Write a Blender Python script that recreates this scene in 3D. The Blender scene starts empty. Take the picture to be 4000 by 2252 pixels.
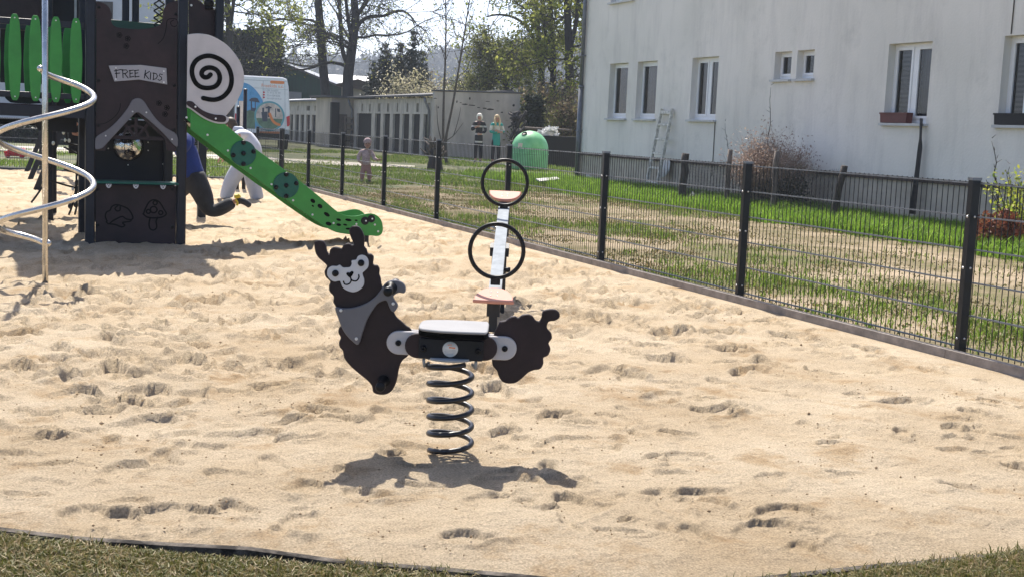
import bpy, math, random
import numpy as np
from mathutils import Vector as V, Matrix, noise as mnoise
rad = math.radians
SC = bpy.context.scene
COL = SC.collection
# ------------------------------------------------------------------ camera (solved from the fence: posts 2.52 m apart, 1.08 m high)
YAW, PITCH, ROLL, FPX, EYE = rad(22.214), rad(7.021), rad(2.508), 5002.0, 1.2565
FH = V((math.sin(YAW), math.cos(YAW), 0)); RT = V((math.cos(YAW), -math.sin(YAW), 0)); UP = V((0, 0, 1))
CF = FH*math.cos(PITCH) - UP*math.sin(PITCH); CU0 = FH*math.sin(PITCH) + UP*math.cos(PITCH)
CX = RT*math.cos(ROLL) + CU0*math.sin(ROLL); CU = CU0*math.cos(ROLL) - RT*math.sin(ROLL)
EYEP = V((0, 0, EYE))
def ray(u, v): return CF + CX*((u-2000)/FPX) + CU*((1126-v)/FPX)
def onplane(u, v, p, n):                    # where a sight line meets a real plane
    d = ray(u, v); return EYEP + d*((V(p)-EYEP).dot(n)/d.dot(n))
def PX(u, v, x): return onplane(u, v, (x, 0, 0), V((1, 0, 0)))
def PY(u, v, y): return onplane(u, v, (0, y, 0), V((0, 1, 0)))
def PD(u, v, d): return onplane(u, v, FH*d, FH)         # on the upright plane d metres ahead
def sstep(a, b, x):
    t = min(1, max(0, (x-a)/(b-a))); return t*t*(3-2*t)
def TZ(x, y): return 0.12*sstep(28, 45, x*FH.x + y*FH.y)
def PG(u, v):
    h = 0
    for _ in range(6):
        p = onplane(u, v, (0, 0, h), UP); h = TZ(p.x, p.y)
    return p
cam = bpy.data.objects.new('camera', bpy.data.cameras.new('camera')); COL.objects.link(cam)
cam.data.sensor_width = 36; cam.data.lens = 36*FPX/4000; cam.data.clip_end = 5000; cam.data.clip_start = .05
mw = Matrix.Identity(4)
for i, a in enumerate((CX, CU, -CF)):
    for j in range(3): mw[j][i] = a[j]
mw.translation = EYEP; cam.matrix_world = mw; SC.camera = cam
# ------------------------------------------------------------------ light
SUN_EL, SUN_AZ = rad(55), math.atan2(.15, .985)          # azimuth from +Y towards +X
SDIR = V((math.sin(SUN_AZ)*math.cos(SUN_EL), math.cos(SUN_AZ)*math.cos(SUN_EL), math.sin(SUN_EL)))
sun = bpy.data.objects.new('sun', bpy.data.lights.new('sun', 'SUN')); COL.objects.link(sun)
sun.data.energy = 4.6; sun.data.angle = rad(.5); sun.data.color = (1, .94, .84)
sun.rotation_euler = (-SDIR).to_track_quat('-Z', 'Y').to_euler(); sun.location = (0, 0, 30)
W = bpy.data.worlds.new('World'); SC.world = W; W.use_nodes = True
nt = W.node_tree; bg = nt.nodes['Background']; sk = nt.nodes.new('ShaderNodeTexSky')
sk.sky_type = 'NISHITA'; sk.sun_disc = False; sk.sun_elevation = SUN_EL; sk.sun_rotation = SUN_AZ
sk.air_density = .5; sk.dust_density = 1.8; sk.ozone_density = .6; sk.altitude = 300
nt.links.new(sk.outputs[0], bg.inputs[0]); bg.inputs[1].default_value = .15
SC.view_settings.view_transform = 'Standard'; SC.view_settings.look = 'None'; SC.view_settings.gamma = 1
SC.view_settings.exposure = 1.0
# ------------------------------------------------------------------ materials
MATS = {}
def nodes(name):
    m = bpy.data.materials.new(name); m.use_nodes = True; t = m.node_tree
    return m, t, t.nodes['Principled BSDF'], lambda k, **kw: mk(t, k, **kw)
def mk(t, k, **kw):
    n = t.nodes.new('ShaderNode'+k)
    for a, b in kw.items():
        if a.startswith('i_'): n.inputs[a[2:].replace('_', ' ')].default_value = b
        else: setattr(n, a, b)
    return n
def c4(c, k=1): return (min(1, c[0]*k), min(1, c[1]*k), min(1, c[2]*k), 1)
def mat(name, col, rough=.5, metal=0, var=.15, scale=6, bump=0, bscale=60, spec=.5, col2=None, stretch=None, lo=.35, hi=.65, coat=0):
    if name in MATS: return MATS[name]
    m, t, p, N = nodes(name); L = t.links.new
    tc = N('TexCoord'); src = tc.outputs['Object']
    if stretch:
        mp = N('Mapping'); mp.inputs['Scale'].default_value = stretch; L(src, mp.inputs[0]); src = mp.outputs[0]
    n = N('TexNoise', i_Scale=scale, i_Detail=6.0, i_Roughness=.6); L(src, n.inputs['Vector'])
    r = N('ValToRGB'); L(n.outputs['Fac'], r.inputs[0])
    r.color_ramp.elements[0].position = lo; r.color_ramp.elements[1].position = hi
    r.color_ramp.elements[0].color = c4(col, 1-var); r.color_ramp.elements[1].color = c4(col2) if col2 else c4(col, 1+var)
    L(r.outputs[0], p.inputs['Base Color'])
    rr = N('MapRange'); rr.inputs['To Min'].default_value = max(.03, rough-.08); rr.inputs['To Max'].default_value = min(1, rough+.08)
    L(n.outputs['Fac'], rr.inputs[0]); L(rr.outputs[0], p.inputs['Roughness'])
    p.inputs['Metallic'].default_value = metal; p.inputs['Specular IOR Level'].default_value = spec
    p.inputs['Coat Weight'].default_value = coat
    if bump:
        n2 = N('TexNoise', i_Scale=bscale, i_Detail=4.0); L(src, n2.inputs['Vector'])
        b = N('Bump'); b.inputs['Strength'].default_value = bump; b.inputs['Distance'].default_value = .01
        L(n2.outputs['Fac'], b.inputs['Height']); L(b.outputs[0], p.inputs['Normal'])
    MATS[name] = m; return m
def leafmat(name, cols, trans=.5, rough=.55):
    m, t, p, N = nodes(name); L = t.links.new
    g = N('NewGeometry'); r = N('ValToRGB'); cr = r.color_ramp
    while len(cr.elements) < len(cols): cr.elements.new(.5)
    for i, c in enumerate(cols): cr.elements[i].position = i/(len(cols)-1); cr.elements[i].color = c4(c)
    L(g.outputs['Random Per Island'], r.inputs[0]); L(r.outputs[0], p.inputs['Base Color'])
    p.inputs['Roughness'].default_value = rough; p.inputs['Specular IOR Level'].default_value = .3
    tr = N('BsdfTranslucent'); L(r.outputs[0], tr.inputs[0]); mx = N('MixShader'); mx.inputs[0].default_value = trans
    L(p.outputs[0], mx.inputs[1]); L(tr.outputs[0], mx.inputs[2]); L(mx.outputs[0], t.nodes['Material Output'].inputs[0])
    MATS[name] = m; return m
def bandmat(name, axis, stops, size, noise=.0, off=0, rough=.8):
    """knitted or printed bands that repeat along one axis of the object: stops = [(pos, colour)] constant ramp"""
    m, t, p, N = nodes(name); L = t.links.new
    tc = N('TexCoord'); s = N('SeparateXYZ'); L(tc.outputs['Object'], s.inputs[0])
    a = N('Math', operation='MULTIPLY_ADD'); L(s.outputs[axis], a.inputs[0]); a.inputs[1].default_value = 1/size; a.inputs[2].default_value = off
    f = N('Math', operation='FRACT'); L(a.outputs[0], f.inputs[0])
    r = N('ValToRGB'); cr = r.color_ramp; cr.interpolation = 'CONSTANT'
    while len(cr.elements) < len(stops): cr.elements.new(.5)
    for i, (q, c) in enumerate(stops): cr.elements[i].position = q; cr.elements[i].color = c4(c)
    L(f.outputs[0], r.inputs[0]); L(r.outputs[0], p.inputs['Base Color']); p.inputs['Roughness'].default_value = rough
    MATS[name] = m; return m
# playground boards and metal
mat('plum_board', (.025, .0135, .015), .5, spec=.3, var=.35, scale=5, bump=.12, bscale=260)
mat('navy_board', (.006, .007, .012), .45, spec=.3, var=.2, scale=7, bump=.1, bscale=220)
mat('groove', (.002, .002, .002), .8, spec=.08)
mat('grey_board', (.34, .33, .345), .45, var=.06, scale=8, bump=.1, bscale=240)
mat('disc_board', (.50, .475, .475), .45, var=.06, scale=8, bump=.1, bscale=240)
mat('seat_board', (.25, .25, .26), .65, spec=.2, var=.08, scale=9, bump=.1, bscale=200)
mat('dark_grey_board', (.135, .13, .142), .45, var=.07, scale=8, bump=.1, bscale=240)
mat('pale_board', (.62, .60, .60), .45, var=.05, scale=8, bump=.08, bscale=240)
mat('green_board', (.040, .255, .042), .4, spec=.35, var=.10, scale=7, bump=.1, bscale=240)
mat('deep_green_board', (.012, .06, .035), .45, var=.15, scale=5)
mat('teal_board', (.008, .10, .068), .42, spec=.3, var=.1, scale=8, bump=.1, bscale=240)
mat('pink_board', (.52, .25, .19), .62, spec=.2, var=.06, scale=8, bump=.1, bscale=240)
mat('black_plastic', (.006, .006, .007), .45, spec=.25, var=.3, scale=20)
mat('rubber', (.012, .012, .013), .6, var=.3, scale=25, bump=.15, bscale=120)
mat('spring_steel', (.010, .009, .010), .38, var=.4, scale=30, coat=.1)
mat('post_paint', (.006, .008, .016), .4, spec=.35, var=.25, scale=12, bump=.08, bscale=150)
mat('fence_paint', (.008, .010, .013), .38, spec=.4, var=.25, scale=15, bump=.08, bscale=180)
mat('sunlit_paint', (.16, .175, .19), .28, var=.2, scale=15)  # lighter copy of fence_paint: sun and sky on the rail tops put into colour
mat('steel', (.56, .54, .51), .26, 1, var=.12, scale=18)
mat('zinc', (.30, .325, .35), .75, 0, spec=.08, var=.2, scale=14, lo=.3, hi=.7)
mat('screw_metal', (.75, .74, .72), .3, .7)
mat('rope', (.014, .014, .016), .8, bump=.3, bscale=300)
mat('white_plastic', (.75, .75, .73), .4, var=.06)
# buildings
mat('roof_felt', (.06, .062, .07), .8, var=.3, scale=3, bump=.3, bscale=30)
mat('old_render', (.44, .39, .335), .9, var=.22, scale=1.3, bump=.35, bscale=25, stretch=(1, 1, .45))
mat('old_wood', (.014, .012, .013), .85, var=.4, scale=4, stretch=(6, 6, .5), bump=.3, bscale=30)
mat('shed_white', (.50, .455, .40), .85, var=.25, scale=3, stretch=(3, 3, .6), bump=.3, bscale=40)
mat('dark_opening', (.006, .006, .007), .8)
mat('pale_house', (.62, .61, .62), .85, var=.06, scale=.6)
mat('dark_house', (.022, .024, .034), .9, var=.3, scale=.9, bump=.4, bscale=8)
mat('barn_green', (.022, .10, .076), .6, var=.15, scale=1, stretch=(8, 8, .3))
mat('sheet_roof', (.62, .62, .62), .5, var=.12, scale=1.2)
mat('zinc_pipe', (.17, .18, .20), .5, .5, var=.15, scale=8)
mat('window_frame', (.78, .78, .77), .35, var=.03)
mat('sill', (.50, .50, .49), .5, var=.1)
mat('brown_band', (.060, .042, .034), .85, var=.3, scale=4)
mat('weathered_wood', (.055, .046, .042), .9, var=.5, scale=9, stretch=(5, 5, .8), bump=.5, bscale=50)
mat('grey_wood', (.16, .13, .11), .9, var=.4, scale=9, stretch=(5, 5, .8), bump=.5, bscale=50)
mat('ladder_paint', (.62, .59, .50), .75, var=.35, scale=14, col2=(.78, .75, .67), bump=.3, bscale=60)
mat('terracotta', (.12, .030, .024), .6, var=.2)
mat('board_white', (.62, .61, .58), .8, var=.2, scale=6)
mat('bin_green', (.085, .36, .14), .5, var=.05, col2=(.20, .50, .27), scale=3.6, bump=.15, bscale=30, lo=.3, hi=.75)
mat('kerb_concrete', (.27, .235, .205), .9, var=.25, scale=10, bump=.4, bscale=90)
mat('edge_board', (.045, .040, .037), .9, spec=.15, var=.5, scale=12, col2=(.20, .175, .15), lo=.4, hi=.75, bump=.5, bscale=90)
mat('bark', (.035, .032, .034), .95, var=.4, scale=5, stretch=(3, 3, .7), bump=.9, bscale=14)
mat('twig', (.070, .060, .052), .9, var=.3, scale=10)
mat('pale_twig', (.34, .245, .19), .9, var=.3, scale=10)
mat('wire', (.07, .06, .055), .7)
# van
mat('van_white', (.78, .78, .79), .25, var=.02, coat=.5)
mat('van_blue', (.10, .34, .62), .3, var=.1); mat('van_teal', (.12, .36, .42), .3, var=.08)
mat('van_orange', (.80, .25, .07), .35, var=.05); mat('lamp_red', (.55, .02, .03), .2)
mat('print_dark', (.06, .07, .10), .5); mat('print_cream', (.62, .52, .45), .5, var=.3, scale=4)
mat('print_green', (.14, .22, .14), .5, var=.3, scale=4); mat('print_grey', (.32, .34, .38), .5)
# people
mat('skin', (.46, .25, .18), .55, var=.06); mat('hair_white', (.75, .71, .62), .6, var=.15, scale=40)
mat('hair_blond', (.55, .40, .22), .6, var=.2, scale=40); mat('hair_brown', (.055, .035, .022), .6, var=.2, scale=40)
mat('cloth_dark', (.014, .014, .02), .9, var=.25, scale=14); mat('jeans', (.022, .023, .030), .85, var=.35, scale=9, bump=.3, bscale=40)
mat('jacket_blue', (.010, .030, .175), .8, var=.25, scale=7, bump=.4, bscale=18)
mat('hoodie_white', (.60, .63, .70), .85, var=.10, scale=6, bump=.6, bscale=11)
mat('trousers_pale', (.42, .45, .52), .85, var=.08, scale=6, bump=.5, bscale=12)
mat('pink_cloth', (.46, .25, .25), .9, var=.12, scale=12, bump=.3, bscale=25)
mat('pale_pink_cloth', (.56, .42, .42), .9, var=.3, scale=16, bump=.3, bscale=25)
mat('scarf', (.10, .05, .05), .9); mat('sole_yellow', (.55, .42, .04), .6); mat('shoe_dark', (.02, .02, .024), .7)
mat('eye_dark', (.02, .015, .012), .3); mat('lips', (.35, .10, .09), .5)
bandmat('cardigan_black', 2, [(0, (.02, .018, .022)), (.58, (.50, .47, .45)), (.80, (.02, .018, .022))], .26, off=.0)
bandmat('cardigan_teal', 2, [(0, (.02, .27, .23)), (.28, (.55, .52, .43)), (.46, (.02, .27, .23))], .9, off=.05)
# foliage
leafmat('spring_leaf', [(.11, .14, .025), (.22, .25, .05), (.34, .34, .09)], .55)
leafmat('bush_leaf', [(.08, .10, .035), (.18, .20, .07), (.28, .28, .11)], .5)
leafmat('blossom_leaf', [(.26, .25, .13), (.42, .39, .25), (.60, .55, .40)], .5)
leafmat('brown_leaf', [(.18, .13, .08), (.28, .21, .12), (.26, .26, .11)], .5)
leafmat('needle', [(.012, .022, .016), (.025, .04, .027), (.04, .055, .04)], .12)
leafmat('hedge_leaf', [(.010, .016, .010), (.02, .03, .017), (.03, .04, .025)], .15)
leafmat('grass_blade', [(.065, .11, .014), (.11, .19, .022), (.17, .26, .035), (.25, .25, .09)], .5)
leafmat('lush_blade', [(.09, .18, .018), (.15, .27, .03), (.24, .35, .055)], .6)
leafmat('lawn_blade', [(.06, .075, .014), (.12, .125, .03), (.23, .19, .075), (.36, .27, .16)], .35)
leafmat('forsythia_leaf', [(.20, .30, .04), (.36, .42, .06), (.50, .46, .08)], .5)
leafmat('red_leaf', [(.10, .03, .02), (.22, .07, .04), (.18, .10, .05)], .4)
leafmat('dry_stalk', [(.26, .18, .14), (.38, .28, .23), (.48, .38, .31)], .3)
leafmat('far_wood', [(.045, .055, .055), (.06, .07, .07), (.075, .09, .08)], .1)
leafmat('clod', [(.26, .18, .10), (.40, .30, .19)], 0, .95)
def glassmat():
    m, t, p, N = nodes('window_glass'); L = t.links.new
    tr = N('BsdfTransparent'); tr.inputs[0].default_value = (.55, .58, .60, 1); gl = N('BsdfGlossy'); gl.inputs['Roughness'].default_value = .02
    fr = N('Fresnel'); fr.inputs[0].default_value = 1.6; mx = N('MixShader')
    L(fr.outputs[0], mx.inputs[0]); L(tr.outputs[0], mx.inputs[1]); L(gl.outputs[0], mx.inputs[2]); L(mx.outputs[0], t.nodes['Material Output'].inputs[0]); MATS['window_glass'] = m
    m, t, p, N = nodes('clear_dome'); L = t.links.new
    tr = N('BsdfTransparent'); tr.inputs[0].default_value = (.9, .9, .92, 1); gl = N('BsdfGlossy'); gl.inputs['Roughness'].default_value = .03
    fr = N('LayerWeight'); fr.inputs[0].default_value = .90; mx = N('MixShader')
    nz = N('TexNoise', i_Scale=9.0); b = N('Bump'); b.inputs['Strength'].default_value = .25; b.inputs['Distance'].default_value = .02
    L(nz.outputs[0], b.inputs['Height']); L(b.outputs[0], gl.inputs['Normal'])
    L(fr.outputs['Fresnel'], mx.inputs[0]); L(tr.outputs[0], mx.inputs[1]); L(gl.outputs[0], mx.inputs[2]); L(mx.outputs[0], t.nodes['Material Output'].inputs[0]); MATS['clear_dome'] = m
glassmat()
def sandmat():
    m, t, p, N = nodes('sand'); L = t.links.new
    tc = N('TexCoord'); n = N('TexNoise', i_Scale=1.1, i_Detail=8.0, i_Roughness=.65); L(tc.outputs['Object'], n.inputs['Vector'])
    r = N('ValToRGB'); e = r.color_ramp.elements; e[0].position = .33; e[1].position = .68
    e[0].color = (.47, .36, .233, 1); e[1].color = (.625, .518, .378, 1); L(n.outputs[0], r.inputs[0])
    n3 = N('TexNoise', i_Scale=140.0, i_Detail=3.0); L(tc.outputs['Object'], n3.inputs['Vector'])
    mr = N('MapRange'); mr.inputs['From Min'].default_value = .3; mr.inputs['From Max'].default_value = .7; mr.inputs['To Min'].default_value = .66; mr.inputs['To Max'].default_value = 1.16
    L(n3.outputs[0], mr.inputs[0]); mm = N('Mix', data_type='RGBA', blend_type='MULTIPLY'); mm.inputs[0].default_value = 1
    L(r.outputs[0], mm.inputs[6]); L(mr.outputs[0], mm.inputs[7]); nd = N('TexNoise', i_Scale=2.3, i_Detail=9.0, i_Roughness=.7); L(tc.outputs['Object'], nd.inputs['Vector'])
    rd = N('ValToRGB'); e = rd.color_ramp.elements; e[0].position = .53; e[1].position = .66; e[0].color = (1, 1, 1, 1); e[1].color = (.78, .69, .58, 1); L(nd.outputs[0], rd.inputs[0])
    md = N('Mix', data_type='RGBA', blend_type='MULTIPLY'); md.inputs[0].default_value = 1; L(mm.outputs[2], md.inputs[6]); L(rd.outputs[0], md.inputs[7]); L(md.outputs[2], p.inputs['Base Color'])
    p.inputs['Roughness'].default_value = .95; p.inputs['Specular IOR Level'].default_value = .15
    n2 = N('TexNoise', i_Scale=60.0, i_Detail=9.0, i_Roughness=.8); L(tc.outputs['Object'], n2.inputs['Vector'])
    b = N('Bump'); b.inputs['Strength'].default_value = 1; b.inputs['Distance'].default_value = .02; L(n2.outputs[0], b.inputs['Height']); L(b.outputs[0], p.inputs['Normal'])
    MATS['sand'] = m
def earthmat():
    m, t, p, N = nodes('earth'); L = t.links.new
    tc = N('TexCoord'); n = N('TexNoise', i_Scale=.55, i_Detail=9.0, i_Roughness=.68); L(tc.outputs['Object'], n.inputs['Vector'])
    r = N('ValToRGB'); cr = r.color_ramp; cr.elements.new(.5)
    for i, (q, c) in enumerate(((.34, (.085, .105, .035)), (.47, (.18, .15, .09)), (.64, (.35, .28, .20)))): cr.elements[i].position = q; cr.elements[i].color = c4(c)
    L(n.outputs[0], r.inputs[0]); L(r.outputs[0], p.inputs['Base Color']); p.inputs['Roughness'].default_value = .95; p.inputs['Specular IOR Level'].default_value = .1
    n2 = N('TexNoise', i_Scale=16.0, i_Detail=8.0); L(tc.outputs['Object'], n2.inputs['Vector'])
    b = N('Bump'); b.inputs['Strength'].default_value = .9; b.inputs['Distance'].default_value = .05; L(n2.outputs[0], b.inputs['Height']); L(b.outputs[0], p.inputs['Normal']); MATS['earth'] = m
    m, t, p, N = nodes('plaster'); L = t.links.new
    tc = N('TexCoord'); mp = N('Mapping'); mp.inputs['Scale'].default_value = (1, 1.1, .20); L(tc.outputs['Object'], mp.inputs[0])
    n = N('TexNoise', i_Scale=2.2, i_Detail=8.0, i_Roughness=.7); L(mp.outputs[0], n.inputs['Vector'])
    r = N('ValToRGB'); e = r.color_ramp.elements; e[0].position = .28; e[1].position = .52; e[0].color = (.69, .652, .592, 1); e[1].color = (.82, .775, .70, 1); L(n.outputs[0], r.inputs[0])
    n4 = N('TexNoise', i_Scale=.5, i_Detail=5.0); L(tc.outputs['Object'], n4.inputs['Vector'])
    r2 = N('ValToRGB'); e = r2.color_ramp.elements; e[0].position = .3; e[1].position = .6; e[0].color = (.86, .87, .86, 1); e[1].color = (1, 1, 1, 1); L(n4.outputs[0], r2.inputs[0])
    mm = N('Mix', data_type='RGBA', blend_type='MULTIPLY'); mm.inputs[0].default_value = 1; L(r.outputs[0], mm.inputs[6]); L(r2.outputs[0], mm.inputs[7])
    n5 = N('TexNoise', i_Scale=.9, i_Detail=9.0, i_Roughness=.75); L(tc.outputs['Object'], n5.inputs['Vector'])
    r5 = N('ValToRGB'); e = r5.color_ramp.elements; e[0].position = .54; e[1].position = .70; e[0].color = (1, 1, 1, 1); e[1].color = (.86, .865, .86, 1); L(n5.outputs[0], r5.inputs[0])
    m5 = N('Mix', data_type='RGBA', blend_type='MULTIPLY'); m5.inputs[0].default_value = 1; L(mm.outputs[2], m5.inputs[6]); L(r5.outputs[0], m5.inputs[7])
    L(m5.outputs[2], p.inputs['Base Color']); p.inputs['Roughness'].default_value = .92; p.inputs['Specular IOR Level'].default_value = .15
    n2 = N('TexNoise', i_Scale=22.0, i_Detail=6.0); L(tc.outputs['Object'], n2.inputs['Vector'])
    b = N('Bump'); b.inputs['Strength'].default_value = .35; b.inputs['Distance'].default_value = .012; L(n2.outputs[0], b.inputs['Height']); L(b.outputs[0], p.inputs['Normal']); MATS['plaster'] = m
sandmat(); earthmat()
mat('meadow_soil', (.075, .095, .03), .95, var=.2, scale=.7, col2=(.17, .16, .085), lo=.4, hi=.7, bump=.8, bscale=14)
mat('plinth_paint', (.46, .40, .32), .9, var=.15, scale=3, bump=.3, bscale=40)
mat('path_gravel', (.46, .42, .36), .95, var=.15, scale=6, bump=.5, bscale=60)
mat('hill_floor', (.06, .065, .045), .95, var=.3, scale=.05)
# ------------------------------------------------------------------ mesh tools
def tag(o, label=None, cat=None, group=None, kind=None):
    if label: o['label'] = label
    if cat: o['category'] = cat
    if group: o['group'] = group
    if kind: o['kind'] = kind
    return o
def thing(name, loc, label, cat, group=None):
    o = bpy.data.objects.new(name, None); COL.objects.link(o); o.location = loc; o.empty_display_size = .2
    return tag(o, label, cat, group)
def rootloc(p):
    l = V((0, 0, 0))
    while p is not None: l += p.location; p = p.parent
    return l
def link(name, me, parent=None, loc=None):
    o = bpy.data.objects.new(name, me); COL.objects.link(o)
    if parent is not None: o.parent = parent
    if loc is not None: o.location = loc
    return o
class Frame:
    """an upright board plane: p = o + a*ex + b*ey + off*n, n points to the viewer's side"""
    def __init__(s, o, ex, ey, n): s.o, s.ex, s.ey, s.n = V(o), V(ex), V(ey), V(n)
    def at(s, a, b, off=0): return s.o + s.ex*a + s.ey*b + s.n*off
    def px(s, u, v, off=0):
        q = onplane(u, v, s.o + s.n*off, s.n) - s.o; return (q.dot(s.ex), q.dot(s.ey))
    def pts(s, l, off=0): return [s.px(u, v, off) for u, v in l]
def smooth(pts, n=5, closed=True):
    P = [V(p) for p in pts]; k = len(P); out = []
    for i in range(k if closed else k-1):
        a, b, c, d = (P[(i+j) % k] if closed else P[min(max(i+j, 0), k-1)] for j in (-1, 0, 1, 2))
        for j in range(n):
            t = j/n; out.append(.5*((2*b)+(c-a)*t+(2*a-5*b+4*c-d)*t*t+(3*b-a-3*c+d)*t*t*t))
    if not closed: out.append(P[-1])
    return [tuple(p) for p in out]
def area2(p): return sum(p[i-1][0]*p[i][1]-p[i][0]*p[i-1][1] for i in range(len(p)))
class MB:
    def __init__(s): s.v = []; s.f = []; s.m = []; s.sm = []; s.i = 0
    def add(s, vs, fs, sm=False):
        b = len(s.v); s.v += [tuple(x) for x in vs]
        for f in fs: s.f.append(tuple(b+k for k in f)); s.m.append(s.i); s.sm.append(sm)
        return s
    def mi(s, i): s.i = i; return s
    def obox(s, c, a, b, d):
        c, a, b, d = V(c), V(a), V(b), V(d)
        vs = [c+a*x+b*y+d*z for z in (-1, 1) for y in (-1, 1) for x in (-1, 1)]
        fs = [(0, 2, 3, 1), (4, 5, 7, 6), (0, 1, 5, 4), (2, 6, 7, 3), (0, 4, 6, 2), (1, 3, 7, 5)]
        if a.cross(b).dot(d) < 0: fs = [f[::-1] for f in fs]
        return s.add(vs, fs)
    def box(s, x0, x1, y0, y1, z0, z1):
        return s.obox(((x0+x1)/2, (y0+y1)/2, (z0+z1)/2), ((x1-x0)/2, 0, 0), (0, (y1-y0)/2, 0), (0, 0, (z1-z0)/2))
    def slab(s, F, pts, o0, o1, ch=0):
        """board cut to an outline, from offset o0 (back) to o1 (front); ch = rounded-over edge"""
        p = list(pts)
        if area2(p) < 0: p.reverse()
        n = len(p); flip = F.ex.cross(F.ey).dot(F.n) < 0
        def inset(d):
            out = []
            for i in range(n):
                a, b, c = V(p[i-1]), V(p[i]), V(p[(i+1) % n]); e1 = (b-a); e2 = (c-b)
                if e1.length < 1e-7 or e2.length < 1e-7: out.append(tuple(b)); continue
                e1.normalize(); e2.normalize(); nn = V((-e1.y-e2.y, e1.x+e2.x))
                if nn.length < 1e-6: out.append(tuple(b)); continue
                nn.normalize(); out.append(tuple(b+nn*d))
            return out
        rings = [(p, o0), (p, o1)] if not ch else [(inset(ch), o0), (p, o0+ch), (p, o1-ch), (inset(ch), o1)]
        vs = [F.at(a, b, o) for r, o in rings for a, b in r]; fs = []
        for k in range(len(rings)-1):
            for i in range(n):
                j = (i+1) % n; fs.append((k*n+i, k*n+j, k*n+n+j, k*n+n+i))
        fs.append(tuple(range(n-1, -1, -1))); fs.append(tuple(range((len(rings)-1)*n, len(rings)*n)))
        if flip: fs = [f[::-1] for f in fs]
        return s.add(vs, fs)
    def ribbon(s, F, pts, w, o0, o1):
        P = [V(p) for p in pts]; n = len(P); l = []; r = []
        for i in range(n):
            d = (P[min(i+1, n-1)]-P[max(i-1, 0)])
            if d.length < 1e-9: d = V((1, 0))
            d.normalize(); q = V((-d.y, d.x))*w/2
            if i == 0: P[i] = P[i]-d*w*.3
            if i == n-1: P[i] = P[i]+d*w*.3
            l.append(P[i]+q); r.append(P[i]-q)
        for i in range(n-1): s.slab(F, [l[i], r[i], r[i+1], l[i+1]], o0, o1)
        for e in (P[0], P[-1]): s.slab(F, [(e.x+math.cos(t*.785)*w*.5, e.y+math.sin(t*.785)*w*.5) for t in range(8)], o0, o1+.0001)
        return s
    def tube(s, path, r, seg=8, closed=False, cap=True):
        P = [V(p) for p in path]; n = len(P); R = r if isinstance(r, (list, tuple)) else [r]*n
        t0 = (P[1]-P[0]).normalized(); u = t0.orthogonal().normalized(); vs = []
        for i in range(n):
            a = P[i-1] if (i or closed) else P[0]; b = P[(i+1) % n] if (i < n-1 or closed) else P[-1]
            t = b-a; t = t.normalized() if t.length > 1e-9 else t0
            u = (u-t*u.dot(t)); u = u.normalized() if u.length > 1e-6 else t.orthogonal().normalized()
            w = t.cross(u); t0 = t
            for k in range(seg):
                q = 2*math.pi*k/seg; vs.append(P[i]+(u*math.cos(q)+w*math.sin(q))*R[i])
        fs = []
        for i in range(n if closed else n-1):
            j = (i+1) % n
            for k in range(seg): l = (k+1) % seg; fs.append((i*seg+k, i*seg+l, j*seg+l, j*seg+k))
        if cap and not closed: fs += [tuple(range(seg-1, -1, -1)), tuple(range((n-1)*seg, n*seg))]
        return s.add(vs, fs, seg > 4)
    def rod(s, a, b, r, seg=10): return s.tube([a, b], r, seg)
    def lathe(s, o, ax, prof, seg=20, sx=1):
        """prof = [(radius, height)] turned round axis ax at o"""
        ax = V(ax).normalized(); u = ax.orthogonal().normalized(); w = ax.cross(u); o = V(o); vs = []; n = len(prof)
        for r, h in prof:
            for k in range(seg):
                q = 2*math.pi*k/seg; vs.append(o+ax*h+(u*math.cos(q)+w*math.sin(q))*r)
        fs = [(i*seg+k, i*seg+(k+1) % seg, (i+1)*seg+(k+1) % seg, (i+1)*seg+k) for i in range(n-1) for k in range(seg)]
        fs += [tuple(range(seg-1, -1, -1)), tuple(range((n-1)*seg, n*seg))]
        return s.add(vs, fs, True)
    def ball(s, c, r, seg=14, sc=(1, 1, 1), M=None):
        c = V(c); n = seg//2; vs = []
        for i in range(n+1):
            a = math.pi*i/n
            for k in range(seg):
                b = 2*math.pi*k/seg; p = V((math.sin(a)*math.cos(b)*r*sc[0], math.sin(a)*math.sin(b)*r*sc[1], math.cos(a)*r*sc[2]))
                vs.append(c+(M@p if M else p))
        return s.add(vs, [(i*seg+k, (i+1)*seg+k, (i+1)*seg+(k+1) % seg, i*seg+(k+1) % seg) for i in range(n) for k in range(seg)], True)
    def build(s, name, mats, parent=None, label=None):
        if isinstance(mats, str): mats = [mats]
        off = rootloc(parent); me = bpy.data.meshes.new(name)
        me.from_pydata([(x-off.x, y-off.y, z-off.z) for x, y, z in s.v], [], s.f)
        for k in mats: me.materials.append(MATS[k])
        me.polygons.foreach_set('material_index', s.m); me.polygons.foreach_set('use_smooth', s.sm); me.update()
        if any(s.sm) and not all(s.sm): pass
        o = link(name, me, parent)
        if label: o['label'] = label
        return o
    def top(s, name, mats, loc, label, cat, group=None):
        """a thing that is one mesh, its origin at loc"""
        loc = V(loc); me_o = s.build(name, mats); me = me_o.data
        me.transform(Matrix.Translation(-loc)); me_o.location = loc
        return tag(me_o, label, cat, group)
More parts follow.
